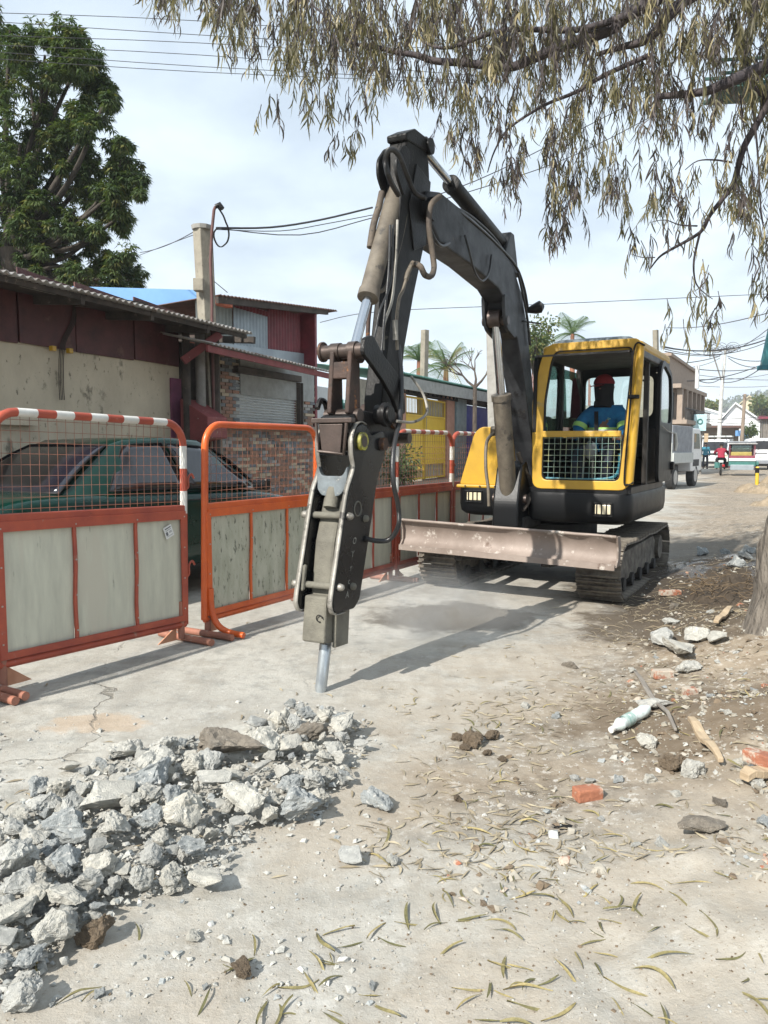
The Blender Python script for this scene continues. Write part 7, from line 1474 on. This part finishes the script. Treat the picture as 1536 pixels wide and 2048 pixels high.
# motorcycle, sidecar and rider
q, f_, r_, F = vframe(1441, 951, 23); R = root('tricycle', 'motorcycle with a red, yellow and green covered sidecar on the far street', 'tricycle', q, math.atan2(f_.y, f_.x))
M_['redp'] = mat('pinkish_red_paint', (.24, .05, .075), rough=.5); M_['teals'] = mat('teal_sidecar_paint', (.05, .18, .16), rough=.4); M_['yels'] = mat('yellow_seat_back', (.36, .28, .07), rough=.6)
for s_ in (.0, 1.25): wheel(R, F, s_, 0, .29, .10)
part('motorcycle_frame', MB().tube([F(0, 0, .30), F(.15, 0, .62), F(.7, 0, .72), F(1.05, 0, .85), F(1.25, 0, .30)], .05, 8), M_['oily'], R, smooth=50); bx(R, 'motorcycle_seat', F, f_, r_, .35, 0, .78, .75, .24, .10, 'rubber', .03); bx(R, 'fuel_tank', F, f_, r_, .85, 0, .85, .4, .26, .2, 'redp', .06); bx(R, 'rear_plate', F, f_, r_, -.2, -.17, .52, .02, .26, .28, 'teals', .02); bx(R, 'tail_light', F, f_, r_, -.18, .12, .50, .04, .12, .12, 'taill', .02)
part('handlebar', MB().tube([F(.95, -.35, 1.02), F(1.05, 0, 1.0), F(.95, .35, 1.02)], .02, 6), M_['oily'], R); bx(R, 'rear_luggage', F, f_, r_, -.1, .0, .70, .2, .22, .12, 'lgr', .03)
SC_ = bx(R, 'sidecar_floor', F, f_, r_, .5, .95, .38, 1.4, 1.15, .06, 'vgrey'); bx(R, 'sidecar_tail_panel', F, f_, r_, -.22, .95, .62, .05, 1.2, .30, 'teals', .02); bx(R, 'sidecar_bumper', F, f_, r_, -.27, .95, .42, .04, 1.05, .26, 'galv', .01); bx(R, 'sidecar_chrome_band', F, f_, r_, -.26, .95, .80, .05, 1.2, .14, 'vwhite', .03)
bx(R, 'sidecar_red_band', F, f_, r_, -.22, .95, .93, .04, 1.16, .14, 'redp', .01); bx(R, 'sidecar_seat_back', F, f_, r_, -.12, .90, 1.08, .10, .95, .20, 'yels', .03); bx(R, 'sidecar_roof', F, f_, r_, .5, .82, 1.66, 1.7, 1.45, .08, 'vgrey', .03); bx(R, 'sidecar_front_panel', F, f_, r_, 1.2, .95, .95, .05, 1.15, .75, 'redp', .02); bx(R, 'dark_interior_panel', F, f_, r_, 1.15, .95, 1.48, .04, 1.1, .28, 'chas', .01); bx(R, 'sidecar_side_panel', F, f_, r_, .5, .36, .85, 1.4, .05, .8, 'chas', .01); bx(R, 'roof_rail', F, f_, r_, -.30, .95, 1.58, .05, 1.3, .05, 'silver', .01); bx(R, 'sidecar_windscreen', F, f_, r_, 1.1, .95, 1.25, .03, .9, .5, 'cabglass', 0)  # includes a dark panel added to stand for the sidecar's shaded interior
for s_, o in ((-.2, .38), (-.2, 1.5), (1.15, .38), (1.15, 1.5)): part('roof_post', MB().cyl(F(s_, o, .4), F(s_, o, 1.62), .025, 6), M_['redp'], R)
wheel(R, F, .35, 1.62, .27, .10); bx(R, 'mudguard', F, f_, r_, .2, 1.62, .62, .7, .16, .22, 'teals', .06)
hxs, hys = r_, f_
RJ = dict(base=(0, 0, 0), pelvis=(0, 0, .05), belly=(0, .03, .20), chest=(0, .07, .38), neck0=(0, .08, .52), neck=(0, .09, .57), head0=(0, .11, .63), head1=(0, .11, .69), head2=(0, .10, .75), nose=(0, .3, .69),
          lsh=(-.19, .08, .45), lel=(-.30, .28, .30), lwr=(-.30, .50, .24), lpa=(-.30, .58, .24), rsh=(.19, .08, .45), rel=(.30, .28, .30), rwr=(.30, .50, .24), rpa=(.30, .58, .24),
          lhip=(-.12, .08, .02), lkn=(-.20, .45, -.05), lan=(-.18, .35, -.45), lto=(-.18, .48, -.50), rhip=(.12, .08, .02), rkn=(.20, .45, -.05), ran=(.18, .35, -.45), rto=(.18, .48, -.50))
M_['pinkr'] = mat('crimson_shirt', (.32, .02, .05), (.24, .015, .04), rough=.85)
def hair(R, g, hx, hy): part('hair', MB().tube([g['head1'] - UP * .03 - hy * .02, g['head1'] + UP * .01 - hy * .015, g['head1'] + UP * .06 - hy * .01, g['head1'] + UP * .10], [.085, .092, .085, .03], 14), M_['balac'], R, smooth=70)
figure('rider in a crimson shirt seen from behind on the tricycle', lambda x, y, z: F(.25 + y, x, .83 + z), RJ, M_['pinkr'], M_['darkt'], hair, fingers=False)
# standing person beside the white truck
q, f_, r_, F = vframe(1410, 938, 200)
SJ = dict(base=(0, 0, 0), pelvis=(0, 0, .92), belly=(0, 0, 1.06), chest=(0, .01, 1.26), neck0=(0, .0, 1.42), neck=(0, .01, 1.47), head0=(0, .03, 1.53), head1=(0, .03, 1.59), head2=(0, .02, 1.65), nose=(0, .2, 1.59),
          lsh=(-.19, 0, 1.36), lel=(-.24, -.02, 1.10), lwr=(-.24, .08, .88), lpa=(-.24, .10, .80), rsh=(.19, 0, 1.36), rel=(.24, -.02, 1.10), rwr=(.24, .08, .88), rpa=(.24, .10, .80),
          lhip=(-.10, 0, .86), lkn=(-.12, .02, .48), lan=(-.12, 0, .09), lto=(-.12, .13, .04), rhip=(.10, 0, .86), rkn=(.12, .02, .48), ran=(.12, 0, .09), rto=(.12, .13, .04))
M_['cyansh'] = mat('turquoise_shirt', (.04, .20, .28), rough=.85)
figure('pedestrian in a turquoise shirt standing beside the white truck', lambda x, y, z: F(y, x, z), SJ, M_['cyansh'], M_['darkt'], hair, fingers=False)

# ------------------------------------------------------------------ far buildings, poles, hills
def building(name, label, x0, x1, ytop, Y, depth, m, cat='building'):
    a = A(x0, ytop, Y); b = A(x1, ytop, Y); R = root(name, label, cat, ((a.x + b.x) / 2, Y, 0)); D_ = ST * depth
    part('wall', MB().prism([(0, 0), (1, 0), (1, a.z), (0, a.z)], lambda u, z, c: Vector((a.x + (b.x - a.x) * u, Y, z)) + D_ * c, 0, 1), M_[m], R); return R, a, b
def slab(R, n__, a, b, z0, z1, back, front, ext, m):
    d = Vector((b.x - a.x, 0, 0)); part(n__, MB().prism([(-ext, z0), (d.x + ext, z0), (d.x + ext, z1), (-ext, z1)], lambda u, z, c: Vector((a.x + u, a.y, z)) + ST * c, -front, back), M_[m], R)
M_['brownb'] = mat('brown_rendered_house', (.32, .255, .205), (.26, .21, .17), rough=.9); M_['brownd'] = mat('brown_timber_column', (.22, .12, .07), rough=.8)
# two-storey brown house on the left of the street
ha, hb = A(1338, 728, 38), A(1393, 757, 45); hd = Vector((hb.x - ha.x, hb.y - ha.y, 0)); hl = hd.length; hd.normalize(); hn = Vector((hd.y, -hd.x, 0)); HZ = 5.6
RB = root('two_storey_house', 'brown two storey house with balcony columns right of the cab', 'house', (ha.x, ha.y, 0), math.atan2(hd.y, hd.x))
def HF(t, z, c=0): return Vector((ha.x, ha.y, z)) + hd * t + hn * c
part('wall', MB().prism([(0, 0), (hl, 0), (hl, HZ), (0, HZ + .25)], HF, -1.6, 0), M_['brownb'], RB)
part('roof_parapet', MB().prism([(-.1, HZ + .25), (hl + .1, HZ), (hl + .1, HZ + .15), (-.1, HZ + .40)], HF, -1.7, .12), M_['brownb'], RB)
part('balcony_slab', MB().prism([(0, 2.55), (hl, 2.55), (hl, 2.75), (0, 2.75)], HF, .01, .9), M_['brownb'], RB); part('balcony_head', MB().prism([(0, 4.3), (hl, 4.3), (hl, 4.5), (0, 4.5)], HF, .01, .6), M_['brownb'], RB)
for k in range(6):
    t = hl * (k + .3) / 6; part('balcony_column', MB().prism([(t, 2.76), (t + .28, 2.76), (t + .28, 4.29), (t, 4.29)], HF, .35, .6), M_['brownb'], RB); part('window', MB().prism([(t + .45, 2.9), (t + .95, 2.9), (t + .95, 4.15), (t + .45, 4.15)], HF, .01, .05), M_['brownd' if k % 2 else 'chas'], RB)
rl_ = MB()
for k in range(26): t = hl * k / 26; rl_.cyl(HF(t, 2.76, .82), HF(t, 3.3, .82), .015, 4)
rl_.bar(HF(0, 3.32, .82), HF(hl, 3.32, .82), .04, .04); part('balcony_rail', rl_, M_['chas'], RB, kind='stuff')
part('rain_pipe', MB().bar(HF(hl * .48, 4.5, .7), HF(hl * .48, 5.7, .7), .18, .18, up=hd), M_['palew'], RB)
part('ground_floor_door', MB().prism([(.8, 0), (2.2, 0), (2.2, 2.3), (.8, 2.3)], HF, .01, .05), M_['chas'], RB)
# shop sign box
q = A(1384, 862, 40); q2 = A(1411, 829, 40); R = root('cyan_sign', 'pale cyan shop sign box with a ring emblem above the far trucks', 'sign', (q.x, 40, 0)); M_['cyan'] = mat('pale_cyan_panel', (.50, .72, .76), rough=.4, bump=0); cx_, cz_ = (q.x + q2.x) / 2, (q.z + q2.z) / 2
part('panel', MB().box(fr(Vector((cx_, 40, cz_)), Vector((1, 0, 0)), Vector((0, 1, 0)), UP), q2.x - q.x, .3, q2.z - q.z), M_['cyan'], R, bev=.02); part('ring_emblem', MB().tube([Vector((cx_ + .0 + .12 * math.cos(t), 39.83, cz_ + .06 + .12 * math.sin(t))) for t in [k * math.pi / 8 for k in range(16)]], .03, 5, closed=True), M_['teals'], R)
part('dark_cap', MB().box(fr(Vector((cx_, 40, q2.z + .1)), Vector((1, 0, 0)), Vector((0, 1, 0)), UP), .5, .2, .14), M_['chas'], R); part('support_pole', MB().cyl((cx_ + .2, 40.1, 0), (cx_ + .2, 40.1, q.z), .06, 8), M_['pvcp'], R)
M_['wroof'] = mat('white_sheet_roof', (.70, .72, .73), (.62, .64, .66), rough=.5, bump=0); M_['brownlow'] = mat('brown_low_wall', (.26, .20, .15), (.16, .13, .10), rough=.9, scale=.8)
def gable(label, x0, x1, ye, yr, Y, depth, mw='palew', mr='wroof', name='warehouse', ridge=.5):
    R, a, b = building(name, label, x0, x1, ye, Y, depth, mw, 'building'); zr = A((x0 + x1) / 2, yr, Y).z; w_ = b.x - a.x; e = .3
    part('gable_wall', MB().prism([(0, a.z), (w_, a.z), (w_ * ridge, zr)], lambda u, z, c: Vector((a.x + u, Y, z)) + ST * c, .01, depth), M_[mw], R)
    part('roof', MB().prism([(-e, a.z - .1), (w_ * ridge, zr), (w_ + e, a.z - .1), (w_ + e, a.z + .12), (w_ * ridge, zr + .22), (-e, a.z + .12)], lambda u, z, c: Vector((a.x + u, Y, z)) + ST * c, -.4, depth), M_[mr], R); return R
gable('long white roofed warehouse left of the far utility pole', 1385, 1456, 832, 813, 95, 12, mw='wroof', ridge=.05)
gable('white gabled warehouse right of the far utility pole', 1440, 1524, 846, 808, 90, 12, mw='wroof', ridge=.35); gable('cream gabled house on the slope above the white warehouses', 1482, 1522, 808, 793, 150, 8, 'cream', 'cream', 'house', .4)
R, a, b = building('low_brown_shop', 'brown low shop row behind the white truck', 1384, 1478, 856, 70, 3, 'brownlow', 'shop'); slab(R, 'eave', a, b, a.z, a.z + .2, 3, 1.2, .3, 'roofd')
for k in range(7): t = (b.x - a.x) * (k + .25) / 7; part('shop_opening', MB().prism([(t, .3), (t + .5, .3), (t + .5, 2.0), (t, 2.0)], lambda u, z, c: Vector((a.x + u, 70, z)) + ST * c, -.05, -.005), M_['chas'], R)
R, a, b = building('roadside_stall', 'dark blue roofed roadside stall behind the white van', 1480, 1500, 872, 66, 2, 'bluep', 'stall'); slab(R, 'blue_awning', a, b, a.z, a.z + .45, 2, 1.0, .4, 'blues')
R, a, b = building('slatted_shed', 'dark slatted shed at the far right edge behind the van', 1524, 1560, 838, 68, 4, 'brownlow', 'shed'); slab(R, 'red_roof', a, b, a.z, a.z + .25, 4, .5, .3, 'redp')
for k in range(9): t = (b.x - a.x) * k / 9; part('wall_slat', MB().prism([(t, .2), (t + .10, .2), (t + .10, a.z - .1), (t, a.z - .1)], lambda u, z, c: Vector((a.x + u, 68, z)) + ST * c, -.06, -.005), M_['pvcp'], R)
R, a, b = building('blue_awning_shop', 'shop with a long blue awning behind the far utility pole', 1424, 1466, 850, 80, 3, 'palew', 'shop'); slab(R, 'blue_awning', a, b, a.z - .95, a.z - .1, 0, 1.0, .2, 'blues')
# utility poles
up0 = A(1446, 700, 60); R = root('utility_pole', 'tall pale concrete utility pole tangled with coiled cables on the far street', 'utility pole', (up0.x, 60, 0)); M_['polec'] = mat('pale_concrete_pole', (.52, .52, .50), rough=.8)
part('shaft', MB().tube([(up0.x - .1, 60, 0), (up0.x, 60, 5.5), (up0.x + .2, 60, up0.z)], [.17, .14, .09], 10), M_['polec'], R, smooth=50); part('crossarm', MB().bar((up0.x - 1.0, 60, up0.z - .1), (up0.x + 1.0, 60, up0.z + .1), .14, .14), M_['polec'], R); part('brace', MB().bar((up0.x - .8, 60, up0.z - .2), (up0.x, 60, up0.z - 2.4), .08, .08), M_['pvcp'], R)
cl = MB(); rr3 = random.Random(4)
for k in range(14):
    c = Vector((up0.x + rr3.uniform(-1.1, 1.0), 60 + rr3.uniform(-.3, .3), up0.z + rr3.uniform(-.35, .35))); ra = rr3.uniform(.25, .6); cl.tube([c + Vector((ra * math.cos(t), .1 * math.sin(t * 2), ra * .6 * math.sin(t))) for t in [j * math.pi / 6 for j in range(12)]], .018, 4, closed=True)
part('cable_coils', cl, WIREM, R)
a = A(1490, 788, 55); R = root('wooden_pole', 'darker leaning wooden pole right of the tall utility pole', 'utility pole', (A(1484, 880, 55).x, 55, 0)); part('shaft', MB().tube([(A(1482, 880, 55).x, 55, 0), tuple(a)], [.15, .11], 8), M_['brownlow'], R, smooth=50)
rr3 = random.Random(12)
for (x0, y0, x1, y1, Y0, Y1, r_) in ((1325, 694, 1530, 680, 30, 34, .028), (1325, 697, 1530, 686, 30, 34, .016), (1325, 692, 1530, 672, 30, 34, .012), (1330, 703, 1440, 708, 30, 60, .02), (1345, 728, 1440, 712, 45, 60, .03), (1348, 735, 1440, 716, 45, 60, .02), (1455, 712, 1540, 720, 60, 55, .03), (1457, 716, 1540, 728, 60, 55, .03), (1345, 730, 1540, 732, 50, 60, .03), (1350, 762, 1540, 722, 42, 45, .025), (1395, 760, 1447, 752, 45, 60, .03), (1447, 765, 1540, 722, 60, 45, .03), (1345, 742, 1540, 760, 50, 65, .02), (1345, 755, 1540, 748, 50, 65, .02), (1350, 768, 1540, 772, 55, 70, .02), (1345, 825, 1540, 842, 50, 70, .02), (1345, 838, 1540, 832, 50, 60, .02), (1380, 700, 1540, 655, 30, 20, .01), (1335, 655, 1540, 625, 30, 18, .012)):
    wire([A(x0, y0, Y0), A(x1, y1, Y1)], r_, sag=rr3.uniform(.1, .5))
# trees on the far slope, and the hills
bl = [(tuple(A(1402 + random.uniform(-22, 30), 812 + random.uniform(-5, 8), 110 + random.uniform(-3, 3))), .75) for _ in range(14)]; branch_tree('far_tree', 'round green tree below the hill left of the far utility pole', (A(1395, 830, 110).x, 110, 0), 1, bl, 90, .55, [M_['g2'], M_['g3']], 16, .3)
bl = [(tuple(A(1536 + random.uniform(-26, 40), 822 + random.uniform(-20, 12), 120 + random.uniform(-3, 3))), .9) for _ in range(18)]; branch_tree('far_tree', 'leafy green tree above the red roof at the right edge', (A(1530, 840, 120).x, 120, 0), 1, bl, 100, .6, [M_['g2'], M_['g3'], M_['g1']], 17, .35)
bl = [(tuple(A(1502 + random.uniform(-8, 8), 858 + random.uniform(-8, 8), 62)), .35) for _ in range(6)]; branch_tree('far_shrub', 'small dark shrub tree right of the roadside stall', (A(1502, 870, 62).x, 62, 0), 1, bl, 60, .25, [M_['g1'], M_['g2']], 18, .06)
M_['hill'] = mat('wooded_hill', (.085, .115, .055), (.045, .07, .038), rough=.95, scale=.035, c3=(.14, .15, .07), t3=.56, s3=.02, bump=0)
def hz(x, y): 
    r_ = 34 * math.exp(-((y - 620) / 150) ** 2) * sm(150, 300, x) * (1 + .25 * noise.noise(Vector((x * .006, y * .006, 2)))) + 38 * math.exp(-((y - 700) / 160) ** 2) * sm(-900, -300, -abs(x + 400)) * .3
    return r_ + (4.5 * noise.noise(Vector((x * .06, y * .06, 0))) + 3.0 * abs(noise.noise(Vector((x * .16, y * .16, 4)))) + 2 * noise.noise(Vector((x * .3, y * .3, 4)))) * sm(2, 12, r_) - 1
struct('hill', MB().grid(lambda u, v: Vector((-700 + 1700 * u, 380 + 500 * v, hz(-700 + 1700 * u, 380 + 500 * v))), 420, 120), M_['hill'], smooth=180)
rt = random.Random(77); blobs = []
for i in range(420):
    x = rt.uniform(180, 420); y = rt.uniform(520, 640); z = hz(x, y)
    if z > 6: blobs.append(((x, y, z + rt.uniform(0, 4)), rt.uniform(2, 3.5)))
solo('hill_woods', leaves_mb(blobs, 34, 2.4, 9, 2, .2, .5), [M_['hill'], M_['g1']], 'woods covering the far hill above the street', 'woods', kind='stuff')
# ------------------------------------------------------------------ dust kicked up at the chisel
def dust():
    c = G(815, 1290); mb = MB(); n = 20; V = []; F__ = []
    for i in range(n + 1):
        th = math.pi * i / n
        for j in range(24): ph = 2 * math.pi * j / 24; V.append((c.x + 1.15 * math.sin(th) * math.cos(ph), c.y + 0.75 * math.sin(th) * math.sin(ph), .28 + .34 * math.cos(th)))
    F__ = [(i * 24 + j, (i + 1) * 24 + j, (i + 1) * 24 + (j + 1) % 24, i * 24 + (j + 1) % 24) for i in range(n) for j in range(24)]
    mb.add(V, F__); m = bpy.data.materials.new('dust_cloud'); m.use_nodes = True; t = m.node_tree; t.nodes.clear(); o = t.nodes.new('ShaderNodeOutputMaterial'); v = t.nodes.new('ShaderNodeVolumePrincipled'); v.inputs['Color'].default_value = (.93, .93, .92, 1); v.inputs['Anisotropy'].default_value = .2
    tc = t.nodes.new('ShaderNodeTexCoord'); mp = t.nodes.new('ShaderNodeMapping'); mp.vector_type = 'POINT'; t.links.new(tc.outputs['Object'], mp.inputs[0]); mp.inputs['Location'].default_value = (-c.x / 1.15, -c.y / 0.75, -.28 / .34); mp.inputs['Scale'].default_value = (1 / 1.15, 1 / 0.75, 1 / .34)
    ln = t.nodes.new('ShaderNodeVectorMath'); ln.operation = 'LENGTH'; t.links.new(mp.outputs[0], ln.inputs[0]); mr = t.nodes.new('ShaderNodeMapRange'); mr.interpolation_type = 'SMOOTHSTEP'; t.links.new(ln.outputs['Value'], mr.inputs[0]); mr.inputs[1].default_value = 1.0; mr.inputs[2].default_value = .1
    nz = t.nodes.new('ShaderNodeTexNoise'); nz.inputs['Scale'].default_value = 2.6; nz.inputs['Detail'].default_value = 4; t.links.new(tc.outputs['Object'], nz.inputs['Vector']); m2 = t.nodes.new('ShaderNodeMapRange'); t.links.new(nz.outputs[0], m2.inputs[0]); m2.inputs[1].default_value = .42; m2.inputs[2].default_value = .62; m2.inputs[4].default_value = DUST
    mu = t.nodes.new('ShaderNodeMath'); mu.operation = 'MULTIPLY'; t.links.new(mr.outputs[0], mu.inputs[0]); t.links.new(m2.outputs[0], mu.inputs[1]); t.links.new(mu.outputs[0], v.inputs['Density']); t.links.new(v.outputs[0], o.inputs['Volume'])
    o_ = solo('dust_cloud', mb, m, 'pale dust drifting over the road right of the chisel', 'dust', kind='stuff')
DUST = 2.0; HAZE = .00055
dust()
def haze(den):
    v = MB(); X0, X1, Y0, Y1, Z0, Z1 = -1300, 1500, -60, 1000, -3, 80
    v.add([(x, y, z) for x in (X0, X1) for y in (Y0, Y1) for z in (Z0, Z1)], [(0, 1, 3, 2), (4, 6, 7, 5), (0, 4, 5, 1), (2, 3, 7, 6), (0, 2, 6, 4), (1, 5, 7, 3)])
    m = bpy.data.materials.new('haze'); m.use_nodes = True; t = m.node_tree; t.nodes.clear(); o = t.nodes.new('ShaderNodeOutputMaterial'); p = t.nodes.new('ShaderNodeVolumePrincipled'); p.inputs['Density'].default_value = den; p.inputs['Color'].default_value = (.88, .93, 1, 1); t.links.new(p.outputs[0], o.inputs['Volume'])
    solo('haze', v, m, 'pale haze in the air that fades the far hill', 'haze', kind='stuff')
haze(HAZE)
for o in bpy.data.objects:
    if '_c' in o: del o['_c']
